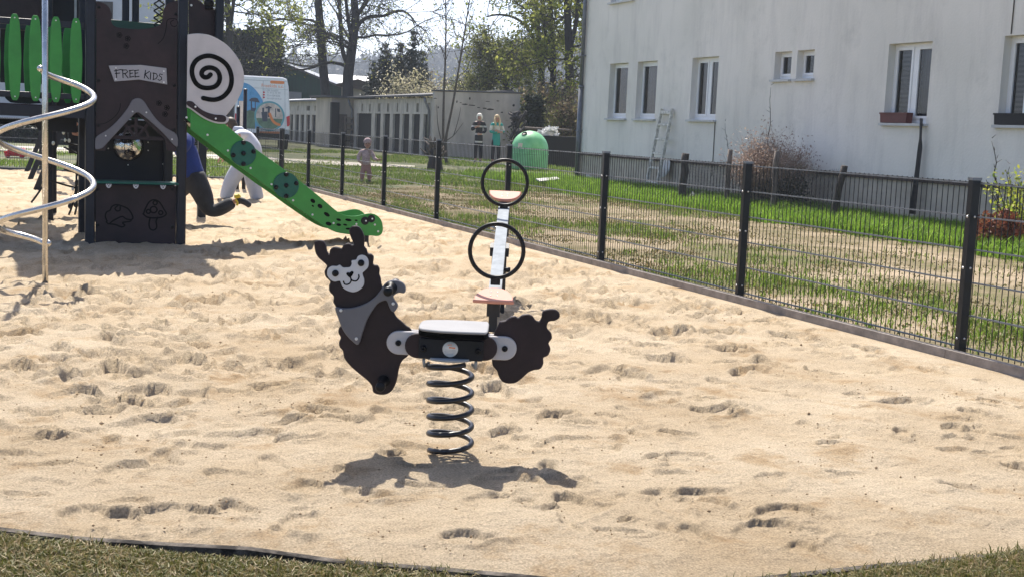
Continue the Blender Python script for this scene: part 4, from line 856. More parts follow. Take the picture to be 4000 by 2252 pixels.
# climbing net between the two decks
FNt = Frame((0, 14.7, 0), (1, 0, 0), (0, 0, 1), (0, -1, 0)); mb = MB(); mk_ = MB()
def npt(u, v): return FNt.at(*FNt.px(u, v))
lines = [[(310, 545), (300, 660), (296, 740), (280, 810), (268, 840)], [(300, 740), (300, 800), (292, 840)], [(250, 575), (300, 600), (330, 615)], [(250, 660), (300, 676), (330, 676)], [(205, 640), (165, 730), (122, 792)], [(195, 705), (250, 722), (325, 742)], [(262, 470), (258, 540), (265, 560), (322, 572)], [(250, 480), (252, 500)], [(290, 468), (300, 500)]]
for l in lines: mb.tube([npt(*q) for q in smooth([(a, b) for a, b in l], 4, False)], .011, 6)
mb.build('climbing_net', 'rope', tower)
for q in ((310, 625), (302, 713), (307, 738), (275, 805), (297, 800), (304, 676)): mk_.ball(npt(*q), .028, 10, (1, .8, 1.2))
mk_.build('net_joints', 'rubber', tower)
mk_ = MB()
for q in ((285, 738), (256, 503), (263, 505), (248, 518), (256, 548), (270, 550), (208, 560)): mk_.ball(npt(*q), .017, 8, (1, .8, 1.4))
mk_.build('net_ferrules', 'white_plastic', tower)
mb = MB()
for q in ((290, 480), (296, 520)): a, b = FNt.px(*q); mb.slab(FNt, smooth([(a-.03, b-.02), (a+.03, b-.03), (a+.035, b+.0), (a-.03, b+.02)], 3), -.06, .03, .004)
mb.build('gap_patch', 'pink_board', tower)  # slabs added for the beige sunlit sand showing through the net gaps
# ------------------------------------------------------------------ swing frame far left
SW = V((1.5, 24.3, 0)); swing = thing('swing_frame', SW, 'dark swing frame on slanting legs standing behind the bridge', 'swing frame')
for y in (21.1, 24.45, 27.2):
    for s in (-1, 1):
        mb = MB(); mb.tube([(1.5+s*.93, y, -.1), (1.5+s*.05, y, 2.15)], .062, 4); mb.build('leg', 'post_paint', swing)
mb = MB(); mb.tube([(1.5, 20.9, 2.18), (1.5, 27.4, 2.18)], .055, 10); mb.build('beam', 'post_paint', swing)
# board on two posts behind the slide
IB = PD(948, 730, 22.5); IB.z = 0
info = thing('notice_board', IB, 'narrow white notice board between two dark posts behind the slide', 'notice board')
for u in (930, 956): 
    p = PD(u, 500, 22.5); zt = PD(u, 352 if u > 940 else 420, 22.5).z; mb = MB(); mb.rod((p.x, p.y, -.2), (p.x, p.y, zt), .034, 12); o = mb.build('post', 'post_paint', info)
    mb = MB(); mb.lathe((p.x, p.y, zt+.0005), UP, [(.036, 0), (.036, .015), (.02, .024)], 12); mb.build('post_cap', 'sunlit_paint', o)
a = PD(943, 395, 22.5); b = PD(943, 492, 22.5); mb = MB(); mb.obox((a.x, a.y, (a.z+b.z)/2), RT*.042, FH*.012, UP*((a.z-b.z)/2)); mb.build('panel', 'board_white', info)
# ------------------------------------------------------------------ white house on the right (wall plane x = 14)
BX = 14.0; HY1 = PX(2262, 560, BX).y; HY0 = 4.0; HZ = 6.6
house = thing('white_house', (BX, (HY0+HY1)/2, 0), 'long white rendered house with small deep set windows behind the fence', 'house')
def E(x, y): return PX(2200+x*.6988, y*.6988, BX)
def opening(l):
    p = [E(*q) for q in l]; ys = sorted(q.y for q in p); zs = sorted(q.z for q in p)
    return (ys[0]+ys[1])/2, (ys[2]+ys[3])/2, (zs[0]+zs[1])/2, (zs[2]+zs[3])/2
WN = [(((260, 358), (368, 352), (250, 662), (345, 657)), 1, 'dark'), (((417, 345), (530, 339), (402, 662), (510, 657)), 1, 'curtain'), (((722, 328), (872, 320), (705, 672), (848, 670)), 2, 'curtain'),
      (((1187, 290), (1279, 287), (1175, 448), (1270, 446)), 1, 'dark'), (((1313, 281), (1406, 276), (1299, 440), (1397, 438)), 1, 'dark'), (((1825, 248), (2068, 234), (1786, 698), (2025, 700)), 2, 'blind'), (((2470, 193), (2720, 178), (2425, 700), (2690, 704)), 2, 'blind')]
OP = [opening(l) for l, _, _ in WN]
zs0 = sum(OP[i][2] for i in (0, 1, 2, 5, 6))/5; zs1 = sum(OP[i][3] for i in (0, 1, 2, 5, 6))/5
OP = [(a, b, zs0 if i in (0, 1, 2, 5, 6) else (OP[3][2]+OP[4][2])/2, zs1 if i in (0, 1, 2, 5, 6) else zs1) for i, (a, b, c, d) in enumerate(OP)]
UPW = [(a, b, zs0+2.85, zs1+2.85) for a, b, c, d in (OP[0], OP[2], OP[5])]; UPW[0] = (OP[0][0]-.1, OP[0][1]+.15, E(345, 4).z+.0, E(345, 4).z+1.4)
ALL = OP+UPW
REV = .17; PZ = PX(3000, 646, BX).z
PZ = (PX(2256, 600, BX).z+PX(3786, 698, BX).z)/2
def wall_cells(y0, y1, z0, z1, ops):
    ys = sorted({y0, y1, *[v for o in ops for v in o[:2]]}); zs = sorted({z0, z1, *[v for o in ops for v in o[2:]]}); cells = []
    for a, b in zip(ys, ys[1:]):
        for c, d in zip(zs, zs[1:]):
            if not any(o[0]-1e-6 < (a+b)/2 < o[1]+1e-6 and o[2] < (c+d)/2 < o[3] for o in ops): cells.append((a, b, c, d))
    return ys, zs, cells
ys, zs, cells = wall_cells(HY0, HY1, PZ, HZ, ALL); mb = MB(); vid = {}
def vv(x, y, z):
    k = (round(x, 5), round(y, 5), round(z, 5))
    if k not in vid: vid[k] = len(mb.v); mb.v.append(k)
    return vid[k]
def q4(*p): mb.f.append(tuple(vv(*a) for a in p)); mb.m.append(0); mb.sm.append(False)
for a, b, c, d in cells: q4((BX, b, c), (BX, a, c), (BX, a, d), (BX, b, d))
for a, b, c, d in ALL:
    x1 = BX+REV+.1
    q4((BX, a, c), (x1, a, c), (x1, a, d), (BX, a, d)); q4((x1, b, c), (BX, b, c), (BX, b, d), (x1, b, d)); q4((x1, a, d), (x1, b, d), (BX, b, d), (BX, a, d)); q4((BX, a, c), (BX, b, c), (x1, b, c), (x1, a, c))
q4((BX, HY1, PZ), (BX, HY1, HZ), (BX+10, HY1, HZ), (BX+10, HY1, PZ)); q4((BX+10, HY0, PZ), (BX+10, HY0, HZ), (BX, HY0, HZ), (BX, HY0, PZ)); q4((BX+10, HY1, PZ), (BX+10, HY1, HZ), (BX+10, HY0, HZ), (BX+10, HY0, PZ))
mb.build('wall', 'plaster', house)
mb = MB(); mb.box(BX+.03, BX+9.97, HY0+.03, HY1-.03, -.2, PZ-.0); mb.build('plinth', 'plinth_paint', house)
mb = MB(); mb.box(BX-.012, BX+.029, HY0, HY1-.01, PZ-.075, PZ-.006); mb.build('plinth_band', 'brown_band', house)  # dark brown strip along the top edge of the plinth
mb = MB(); vs = [(BX-.55, HY0-.4, HZ-.05), (BX-.55, HY1+.4, HZ-.05), (BX+5, HY1+.4, HZ+3), (BX+5, HY0-.4, HZ+3), (BX+10.5, HY0-.4, HZ-.05), (BX+10.5, HY1+.4, HZ-.05)]
mb.add(vs+[(x, y, z+.18) for x, y, z in vs], [(0, 1, 2, 3), (3, 2, 5, 4), (9, 8, 7, 6), (10, 11, 8, 9), (0, 6, 7, 1), (4, 5, 11, 10), (1, 7, 8, 2), (2, 8, 11, 5), (3, 9, 6, 0), (4, 10, 9, 3)]); mb.build('roof', 'roof_felt', house)
mb = MB(); mb.box(BX+1, BX+1.02, HY0+.2, HY1-.2, .9, HZ-.1); mb.build('unlit_inner_wall', 'dark_opening', house)  # near-black sheet, the darkness of the rooms put into its colour
def blindmat():
    bandmat('day_night_blind', 2, [(0, (.16, .165, .175)), (.5, (.075, .08, .085))], .075)
blindmat(); mat('curtain', (.20, .19, .185), .9, var=.3, scale=3, stretch=(1, 9, .2))
for i, ((a, b, c, d), (_, sashes, kind)) in enumerate(zip(ALL, WN+[((), 1, 'dark'), ((), 2, 'curtain'), ((), 2, 'curtain')])):
    x = BX+REV; fw = .06 if d-c > .8 else .05; mb = MB(); 
    mb.box(x-.03, x+.03, a, b, c+.002, c+fw+.02); mb.box(x-.03, x+.03, a, b, d-fw, d-.002); mb.box(x-.03, x+.03, a+.001, a+fw, c+fw+.02, d-fw); mb.box(x-.03, x+.03, b-fw, b-.001, c+fw+.02, d-fw)
    cuts = [a+fw, b-fw] if sashes == 1 else [a+fw, a+(b-a)*(.5), b-fw]
    if sashes == 2: m_ = cuts[1]; mb.box(x-.032, x+.032, m_-.05, m_+.05, c+fw+.02, d-fw); 
    inner = [(a+fw, b-fw)] if sashes == 1 else [(a+fw, cuts[1]-.05), (cuts[1]+.05, b-fw)]
    w = mb.build('window', 'window_frame', house)
    for p, q in inner:
        mb = MB(); s = .045; z0, z1 = c+fw+.02, d-fw; mb.box(x-.045, x+.01, p, q, z0, z0+s); mb.box(x-.045, x+.01, p, q, z1-s, z1); mb.box(x-.045, x+.01, p, p+s, z0+s, z1-s); mb.box(x-.045, x+.01, q-s, q, z0+s, z1-s); mb.build('sash', 'window_frame', w)
    mb = MB()
    for p, q in inner: s = .045; mb.add([(x-.02, q-s, c+fw+.06), (x-.02, p+s, c+fw+.06), (x-.02, p+s, d-fw-.04), (x-.02, q-s, d-fw-.04)], [(0, 1, 2, 3)])
    mb.build('pane', 'window_glass', w)
    mb = MB(); mb.box(x+.09, x+.5, a-.05, b+.05, c-.05, d+.05); mb.v = mb.v; bx = mb
    mbk = MB(); mbk.add([(x+.30, b+.2, c-.1), (x+.30, a-.2, c-.1), (x+.30, a-.2, d+.1), (x+.30, b+.2, d+.1)], [(0, 1, 2, 3)]); 
    if kind == 'curtain':
        mbk = MB(); n = 26; vs = [(x+.14+.02*math.sin(k*2.1), a+(b-a)*k/n, z) for k in range(n+1) for z in (c, d)]; mbk.add(vs, [(2*k, 2*k+1, 2*k+3, 2*k+2) for k in range(n)]); mbk.build('curtain', 'curtain', w)
    elif kind == 'blind':
        for j, (p, q) in enumerate(inner):
            zb = c+.1 if (j == 1 or i == 6) else c+.1
            mbk = MB(); mbk.box(x+.075, x+.082, p+.01, q-.01, zb, d-.05)
            if j == 1 or i == 6: mbk.build('blind', 'day_night_blind', w)
            else: mbk.build('blind', 'curtain', w)
    mb = MB(); mb.box(BX-.075, x-.047, a-.05, b+.04, c-.045, c-.003); mb.build('sill', 'sill', house)
mb = MB(); yc = HY1-.10
for z0, z1, dx in ((-.1, 2.45, 0), (2.45, 6.4, .0)): mb.tube([(BX-.07-dx, yc, z0), (BX-.07-dx, yc, z1)], .062 if z0 < 1 else .052, 12)
mb.tube([(BX-.07, yc, 2.40), (BX-.07, yc, 2.47)], .07, 12); mb.build('downpipe', 'zinc_pipe', house)
for z in (1.3, 3.2, 5.0): mb = MB(); mb.box(BX-.135, BX+.0, yc-.068, yc+.068, z, z+.03); mb.build('pipe_bracket', 'zinc_pipe', house)
mb = MB(); y = E(848, 760).y; mb.tube([(BX-.012, y, PZ-.3), (BX-.012, y+.01, zs0-.04)], .009, 6); mb.build('wall_cable', 'wire', house); mb = MB(); y = E(2515, 100).y; mb.tube([(BX-.012, y, zs1+.02), (BX-.012, y-.02, 5.6)], .009, 6); mb.build('wall_cable', 'wire', house)
# planters and cables
a, b = E(1786, 690).y, E(1938, 690).y
def trough(name, y0, y1, m, label):
    mb = MB(); z = zs0+.002; y0, y1 = min(y0, y1), max(y0, y1); F = Frame((BX-.075, 0, z), (0, -1, 0), (0, 0, 1), (-1, 0, 0)); h = .17
    mb.slab(F, [(-y1+.02, 0), (-y0-.02, 0), (-y0, h), (-y1, h)], -.13, -.001, .004); mb.slab(F, [(-y1-.01, h-.025), (-y0+.01, h-.025), (-y0+.01, h), (-y1-.01, h)], -.0005, .008, .002); return mb.top(name, m, (BX, (y0+y1)/2, z), label, 'planter')
trough('window_box', a, b, 'terracotta', 'terracotta window box on the sill of the window with two tall sashes')
a, b = E(2424, 690).y, E(2640, 690).y; trough('window_box', a, b, 'black_plastic', 'black window box on the sill of a window with striped blinds')
mb = MB(); r_ = random.Random(4); t = E(2033, 664); bt = E(2003, 992)
for i in range(6):
    y0 = bt.y+(-.05+.018*i); pts = [(BX-.09, t.y+.01*i, t.z), (BX-.10, t.y-.0+.007*(i-3), t.z-.3), (BX-.09, (t.y+y0)/2+.008*(i-3), (t.z+bt.z)/2), (BX-.10, y0, bt.z+.1), (BX-.11, y0+.01*i, bt.z-.6)]
    mb.tube([tuple(q) for q in smooth(pts, 5, False)], .010, 6)
mb.top('cable_bundle', 'rubber', (BX-.09, t.y, 0), 'bundle of thin black cables hanging from the window sill to the ground', 'cables')
# ladder leaning on the wall
LT0, LT1 = E(540, 608), E(622, 606); LT0 = PX(2200+545*.6988, 612*.6988, BX-.06); LT1 = PX(2200+618*.6988, 606*.6988, BX-.06)
LB0 = PX(2200+492*.6988, 990*.6988, BX-.36); LB1 = PX(2200+556*.6988, 1000*.6988, BX-.36); w_ = .40
c0 = (LT0+LT1)/2; c1 = (LB0+LB1)/2; c1.y = c0.y+.02; c1.z = 0; dl = (c0-c1); wd = V((0, 1, 0)); nn = dl.normalized().cross(wd).normalized()
lad = thing('ladder', (c1.x, c1.y, 0), 'old cream painted wooden ladder leaning against the white house wall', 'ladder')
for s in (-1, 1): mb = MB(); mb.obox((c0+c1)/2+wd*s*.25, dl/2, wd*.022, nn*.034); mb.build('rail', 'ladder_paint', lad)
for t in (.13, .30, .47, .64, .81, .955): p = c1+dl*t; mb = MB(); mb.obox(p, wd*.228, dl.normalized()*(.022 if t < .9 else .035), nn*.02); mb.build('rung', 'ladder_paint', lad)
mb = MB(); p = PX(2590, 632, BX-.1); mb.lathe((BX-.09, p.y-.08, p.z-.14), (-1, 0, .25), [(.01, -.02), (.2, -.02), (.22, 0), (.2, .015), (.01, .02)], 24); mb.top('round_lid', 'board_white', (BX-.1, p.y, 0), 'round white lid leaning on the house behind the ladder', 'lid')
# old garden fence
OFx = 12.35
og = thing('old_fence', (OFx, 20.5, 0), 'old sagging wire fence on crooked wooden posts in front of the house', 'fence')
for (u0, v0, u1, v1, w, m) in ((2680, 600, 2665, 762, .085, 'weathered_wood'), (2852, 585, 2838, 790, .05, 'grey_wood'), (3034, 590, 3022, 805, .055, 'grey_wood'), (3298, 648, 3248, 880, .06, 'weathered_wood')):
    tp = PX(u0, v0, OFx); bt = PX(u1, v1, OFx); d = tp-bt; bt = bt-d*(bt.z/d.z)-d.normalized()*.2; F_ = d.normalized(); mb = MB(); n = 7; path = [bt+(tp-bt)*i/n+V((.012*math.sin(i*2.2+u0), .012*math.sin(i*1.7+v0), 0)) for i in range(n+1)]
    mb.tube(path, [w*(1-.10*i/n) for i in range(n+1)], 7); mb.build('post', m, og)
mb = MB(); ya = PX(2680, 640, OFx).y; yb = PX(3298, 690, OFx).y
def sag(t): return .86+.10*math.sin(t*9)*.4-.12*math.sin(t*math.pi*3)**2
n = 110
for i in range(n):
    for s in (1, -1):
        y = ya+(yb-ya)*i/n; pts = []
        for k in range(9):
            t = i/n+s*k*.0085
            if 0 <= t <= 1: pts.append((OFx-.06+.02*math.sin(t*30+k), ya+(yb-ya)*t, .08+(sag(t)-.08)*k/8))
        if len(pts) > 1: mb.tube(pts, .0022, 3, cap=False)
mb.build('wire_netting', 'wire', og)
# dry bush
def stalk_bush(name, base, n, h, spread, m, label, cat, r0=.006, seed=1, leaf=None):
    r = random.Random(seed); root = thing(name, base, label, cat); mb = MB(); tips = []
    for i in range(n):
        a = r.uniform(0, 6.283); e = r.random()**.6*spread; L = h*r.uniform(.6, 1.0)*(1-.25*e/spread); p = V(base)+V((math.cos(a)*e*.15, math.sin(a)*e*.15, 0)); d = V((math.cos(a)*e/h, math.sin(a)*e/h, 1)).normalized(); pts = [p]
        for k in range(4): d = (d+V((r.gauss(0, .10), r.gauss(0, .10), .0))).normalized(); p = p+d*L/4; pts.append(p)
        mb.tube(pts, [r0, r0*.85, r0*.7, r0*.5, r0*.3], 3, cap=False)
        for k in range(3):
            q = pts[2]+(pts[4]-pts[2])*r.random(); d2 = (d+V((r.gauss(0, .5), r.gauss(0, .5), r.gauss(.1, .3)))).normalized(); e_ = q+d2*L*.22; mb.tube([q, e_], [r0*.5, r0*.25], 3, cap=False); tips.append(e_)
        tips.append(p)
    mb.build('stems', m, root)
    if leaf: cards('leaves', tips, leaf[1], leaf[2], leaf[0], root, seed)
    return root
def cards(name, P, size, per, m, parent, seed=1, spread=.08, flat=1.0):
    r = np.random.default_rng(seed); P = np.repeat(np.array([tuple(p) for p in P]), per, 0); n = len(P); P = P+r.normal(0, spread, (n, 3))
    a = r.normal(0, 1, (n, 3)); a /= np.linalg.norm(a, axis=1)[:, None]; b = r.normal(0, 1, (n, 3)); b -= (a*b).sum(1)[:, None]*a; b /= np.linalg.norm(b, axis=1)[:, None]
    s = size*r.uniform(.55, 1.3, n)[:, None]; a = a*s; b = b*s*.55*flat
    vs = np.stack([P-a, P+b*.9-a*.1, P+a, P-b], 1).reshape(-1, 3); F = np.arange(n*4).reshape(-1, 4)
    l = rootloc(parent); return npmesh(name, vs-np.array(l), F, m, False, parent)
bp = PX(2955, 790, 13.1); bp.z = 0
bp.y -= .35
stalk_bush('dry_bush', bp, 620, 1.42, .95, 'pale_twig', 'dry pinkish brown bush with bare twigs in front of the white house', 'bush', .006, 3, ('dry_stalk', .022, 3))
mbp = PX(2955, 760, 13.2); ev = thing('low_shrub', (13.25, bp.y-.05, 0), 'dark low evergreen shrub under the dry twiggy bush', 'shrub'); r_ = random.Random(6); pts = []
for i in range(900):
    a, b = r_.uniform(0, 6.28), r_.random()**.5; pts.append((13.25+.42*b*math.cos(a), bp.y-.05+.65*b*math.sin(a), .05+.70*r_.random()*(1-.4*b*b)))
cards('leaves', pts, .035, 4, 'hedge_leaf', ev, 3); mb = MB(); [mb.tube([(13.25, bp.y-.05, -.05), (13.25+.3*math.cos(k), bp.y-.05+.4*math.sin(k), .6)], [.02, .006], 5) for k in range(6)]; mb.build('stems', 'twig', ev)
def whip(name, u0, v0, u1, v1, x, label, r0=.012, seed=1):
    a = PX(u0, v0, x); b = PX(u1, v1, x); b.z = max(b.z, -.05) if b.z > .3 else -.05; r = random.Random(seed); n = 10; path = [b+(a-b)*i/n+V((r.gauss(0, .01), r.gauss(0, .015), 0)) for i in range(n+1)]; mb = MB(); mb.tube(path, [r0*(1-.8*i/n) for i in range(n+1)], 5)
    for k in range(14): p = path[3+k % 8]+V((0, 0, .02*k % .1)); mb.tube([p, p+V((r.gauss(0, .03), r.gauss(0, .05), .05))], [r0*.35, r0*.1], 3)
    mb.top(name, 'twig', b, label, 'sapling')
whip('bare_sapling', 3011, 342, 2993, 760, 13.3, 'single bare upright shoot rising above the dry bush', .016, 2)
whip('bare_sapling', 2832, 482, 2876, 760, 13.2, 'thin curved bare shoot between an old fence post and the dry bush', .014, 3)
whip('bare_sapling', 3879, 552, 3918, 900, 12.6, 'thin leaning bare stick rising behind the low reddish brown shrub', .02, 4)
whip('bare_sapling', 3942, 652, 3937, 900, 12.6, 'short bare stick next to the bright yellow green shrub', .018, 5)
# yellow green shrub with reddish undergrowth at the right edge
yp = PX(3990, 900, 12.4); yp.z = 0; sh = thing('flowering_shrub', (12.4, yp.y, 0), 'bright yellow green shrub growing beside the low reddish brown one', 'shrub'); r_ = random.Random(9); tips = []; mb = MB()
for i in range(60):
    a, e = r_.uniform(0, 6.28), r_.random(); L = r_.uniform(.35, 1.0); p = V((12.4+.1*math.cos(a), yp.y+.1*math.sin(a), 0)); q = p+V((math.cos(a)*e*.55, math.sin(a)*e*.65, L)); mb.tube([p, (p+q)/2+V((0, 0, .08)), q], [.012, .008, .003], 4)
    for k in range(7): t = r_.uniform(.35, 1); tips.append(p+(q-p)*t+V((r_.gauss(0, .03), r_.gauss(0, .03), .03)))
mb.build('stems', 'twig', sh); cards('leaves', tips, .030, 5, 'forsythia_leaf', sh, 5, .045)
rp = PX(3905, 925, 11.9); sh = thing('red_shrub', (11.9, rp.y, 0), 'low reddish brown shrub beside the bright yellow green one', 'shrub'); pts = []; mb = MB()
for i in range(420): a, b = r_.uniform(0, 6.28), r_.random()**.5; pts.append((11.9+.30*b*math.cos(a), rp.y+.40*b*math.sin(a), .05+.50*r_.random()*(1-.5*b*b)))
for k in range(8): mb.tube([(11.9, rp.y, -.03), (11.9+.2*math.cos(k), rp.y+.3*math.sin(k), .45)], [.01, .004], 4)
mb.build('stems', 'twig', sh); cards('leaves', pts, .04, 3, 'red_leaf', sh, 5, .03)
# boards and paper lying on the grass
def board(u, v, L, w, az, label, tilt=0, h=.16):
    p = PG(u, v); d = V((math.cos(az), math.sin(az), tilt)).normalized(); s = V((-math.sin(az), math.cos(az), .35)).normalized(); mb = MB(); mb.obox(p+UP*h, d*L, s*w, d.cross(s)*.012); mb.top('loose_board', 'board_white', p, label, 'board')
board(2140, 728, .36, .07, rad(25), 'pale loose board lying in the grass behind the seesaw hoop', .06)
board(2292, 706, .36, .08, rad(60), 'larger white loose board in the grass nearest the house', .10)
board(2335, 716, .30, .10, rad(-20), 'short white loose board beside a dark fence post', .0)
p = PG(2702, 793); mb = MB(); r_ = random.Random(2)
for k in range(6): mb.obox(p+V((r_.gauss(0, .03), r_.gauss(0, .04), .05+.02*k)), V((.05, .02, .01*k)), V((-.01, .03, .03)), V((0, -.003, .003)))
mb.top('crumpled_paper', 'board_white', p, 'crumpled piece of pale litter in the green grass', 'litter')
mb = MB(); sp = PX(2745, 715, 13.4); r_ = random.Random(12)
pts = []
for i in range(30):
    a = r_.uniform(0, 6.28); b = r_.random()**.5; p = V((13.3+.25*b*math.cos(a), sp.y+.9*b*math.sin(a), .02+.35*(1-b)*r_.random())); mb.ball(p, r_.uniform(.05, .12), 8, (1, r_.uniform(.7, 1.4), r_.uniform(.5, .9)))
mb.top('rubble_pile', 'kerb_concrete', (13.3, sp.y, 0), 'small heap of grey rubble in the grass by the house plinth', 'rubble')
# ------------------------------------------------------------------ sheds beyond the meadow
def hz(d): return TZ(0, d/FH.y)
SHX = 15.2; g0 = .12
pc = PX(1690, 612, SHX); SY = pc.y; topz = PX(1690, 372, SHX).z; SLy = PX(1375, 588, SHX).y
ge = onplane(2022, 600, (0, SY, 0), V((0, 1, 0))); GX = ge.x; gtl = PY(1692, 357, SY).z; gtr = PY(2023, 366, SY).z
shed = thing('brick_shed', ((SHX+GX)/2, SY+4, g0), 'rendered outbuilding with eight dark doors and a bare stained gable wall', 'outbuilding')
mb = MB(); mb.add([(SHX, SY, g0-.2), (GX, SY, g0-.2), (GX, SY, gtr), (SHX, SY, gtl), (SHX, SY+.25, g0-.2), (GX, SY+.25, g0-.2), (GX, SY+.25, gtr), (SHX, SY+.25, gtl)], [(0, 1, 2, 3), (5, 4, 7, 6), (1, 5, 6, 2), (4, 0, 3, 7), (3, 2, 6, 7)]); mb.build('gable_wall', 'old_render', shed)
mb = MB(); F = Frame((0, SY, 0), (1, 0, 0), (0, 0, 1), (0, -1, 0)); mb.slab(F, [(SHX-.05, gtl+.003), (GX+.06, gtr+.003), (GX+.06, gtr+.06), (SHX-.05, gtl+.06)], -.30, .05, .01); mb.build('coping', 'roof_felt', shed)
rng = random.Random(3); mb = MB()
st = [(1800, 402, 10, 3), (1815, 408, 26, 5), (1842, 412, 30, 5), (1870, 421, 14, 4), (1893, 424, 20, 6), (1915, 428, 30, 9), (1905, 397, 20, 3), (1945, 395, 14, 4), (1960, 440, 12, 6), (1835, 385, 8, 12), (1785, 398, 6, 12), (1700, 385, 14, 4), (1712, 420, 6, 10), (2006, 412, 12, 10), (1995, 440, 10, 6)]
for u, v, w, h in st:
    c = F.px(u, v); k = 48/5002; a = w*k*.5; b = h*k*.5; ol = [(c[0]+a*math.cos(t)*rng.uniform(.7, 1.15), c[1]+b*math.sin(t)*rng.uniform(.6, 1.2)) for t in [2*math.pi*i/14 for i in range(14)]]; mb.slab(F, ol, -.002, .004)
mb.build('missing_plaster', 'weathered_wood', shed)
FSh = Frame((SHX, 0, 0), (0, -1, 0), (0, 0, 1), (-1, 0, 0)); fx = FSh.px
rt = topz; dz1 = PX(1600, 446, SHX).z
mb = MB()                                        # front wall with openings for doors and slots
def ds(x0, x1): return sorted((-(fx(1000+x0/1.9815, 500)[0]), -(fx(1000+x1/1.9815, 500)[0])))
doors = [(775, 888), (915, 958), (980, 1030), (1055, 1107), (1127, 1180), (1203, 1262), (1290, 1342)]
slots = [(808, 820), (866, 880), (934, 954), (1006, 1020), (1080, 1090), (1156, 1170), (1232, 1250), (1322, 1336)]
ops = []
for i, (x0, x1) in enumerate(doors):
    y0, y1 = ds(x0, x1); ops.append((y0, y1, g0+.03, PX(1000+x0/1.9815, 300+(282 if i == 0 else 298)/1.9815, SHX).z if i else dz1+.12))
zsl0, zsl1 = PX(1500, 437, SHX).z, PX(1500, 405, SHX).z
slo = []
for x0, x1 in slots: y0, y1 = ds(x0, x1); slo.append((y0, y1, zsl0, zsl1))
ops = [(a, b, c, dz1) for a, b, c, d in ops]
ys, zs, cells = wall_cells(SY+.26, SLy, g0-.2, rt-.10, ops+slo)
for a, b, c, d in cells: mb.add([(SHX+.02, b, c), (SHX+.02, a, c), (SHX+.02, a, d), (SHX+.02, b, d)], [(0, 1, 2, 3)])
for a, b, c, d in ops+slo:
    x0, x1 = SHX+.02, SHX+.14; mb.add([(x0, a, c), (x1, a, c), (x1, a, d), (x0, a, d), (x0, b, c), (x1, b, c), (x1, b, d), (x0, b, d)], [(0, 1, 2, 3), (5, 4, 7, 6), (3, 2, 6, 7)])
mb.build('front_wall', 'shed_white', shed)
mb = MB(); mb.box(SHX+1.2, SHX+1.25, SY+.3, SLy-.05, g0, rt-.15); mb.build('unlit_inner_wall', 'dark_opening', shed)  # near-black, so the shed's dark inside is in the colour
for i, (a, b, c, d) in enumerate(ops): mb = MB(); mb.box(SHX+.10, SHX+.135, a+.01, b-.01, c, d-.01); mb.build('door', 'old_wood', shed)
mb = MB(); F = Frame((0, 0, 0), (1, 0, 0), (0, 0, 1), (0, -1, 0)); rz = rt-.02
mb.add([(SHX-.30, SY+.27, rz-.04), (SHX-.30, SLy+.2, rz-.04), (GX-.2, SLy+.2, rz+.30), (GX-.2, SY+.27, rz+.30), (SHX-.30, SY+.27, rz+.03), (SHX-.30, SLy+.2, rz+.03), (GX-.2, SLy+.2, rz+.37), (GX-.2, SY+.27, rz+.37)], [(0, 1, 2, 3), (7, 6, 5, 4), (0, 4, 5, 1), (1, 5, 6, 2), (2, 6, 7, 3), (3, 7, 4, 0)]); mb.build('roof', 'roof_felt', shed)
for y in (SY+.45, SLy-.05):
    mb = MB(); mb.tube([(SHX-.25, y, rz-.08), (SHX-.20, y, rz-.25), (SHX-.06, y, rz-.55), (SHX-.06, y, g0+.1)], .05, 8); mb.build('downpipe', 'zinc_pipe', shed)
# left row of sheds
S2 = 15.0; a0 = PX(1282, 588, S2).y; a1 = PX(1040, 575, S2).y; z2t = PX(1282, 395, S2).z
shed2 = thing('brick_shed', (S2+1.5, (a0+a1)/2, g0), 'lower row of sheds with narrow dark doors just behind the van', 'outbuilding')
d2 = [(262, 285), (302, 330), (343, 370), (388, 415), (430, 462), (474, 512)]; s2 = [(318, 325), (388, 412), (450, 458), (496, 504)]
def ds2(x0, x1): return sorted((PX(1000+x0/1.9815, 500, S2).y, PX(1000+x1/1.9815, 500, S2).y))
zd = PX(1240, 450, S2).z; ops = [(*ds2(*q), g0+.03, zd) for q in d2]; slo = [(*ds2(*q), PX(1220, 433, S2).z, PX(1220, 414, S2).z) for q in s2]
_, _, cells = wall_cells(a0, a1, g0-.2, z2t, ops+slo); mb = MB()
for a, b, c, d in cells: mb.add([(S2, b, c), (S2, a, c), (S2, a, d), (S2, b, d)], [(0, 1, 2, 3)])
for a, b, c, d in ops+slo: mb.add([(S2, a, c), (S2+.12, a, c), (S2+.12, a, d), (S2, a, d), (S2, b, c), (S2+.12, b, c), (S2+.12, b, d), (S2, b, d)], [(0, 1, 2, 3), (5, 4, 7, 6), (3, 2, 6, 7)])
mb.add([(S2, a0, g0-.2), (S2+1.5, a0, g0-.2), (S2+1.5, a0, z2t), (S2, a0, z2t)], [(0, 1, 2, 3)]); mb.build('front_wall', 'shed_white', shed2)
mb = MB(); mb.box(S2+1.2, S2+1.25, a0+.05, a1-.05, g0, z2t-.05); mb.build('unlit_inner_wall', 'dark_opening', shed2)  # same near-black colour for the unlit inside of this row
for a, b, c, d in ops: mb = MB(); mb.box(S2+.08, S2+.115, a+.01, b-.01, c, d-.01); mb.build('door', 'old_wood', shed2)
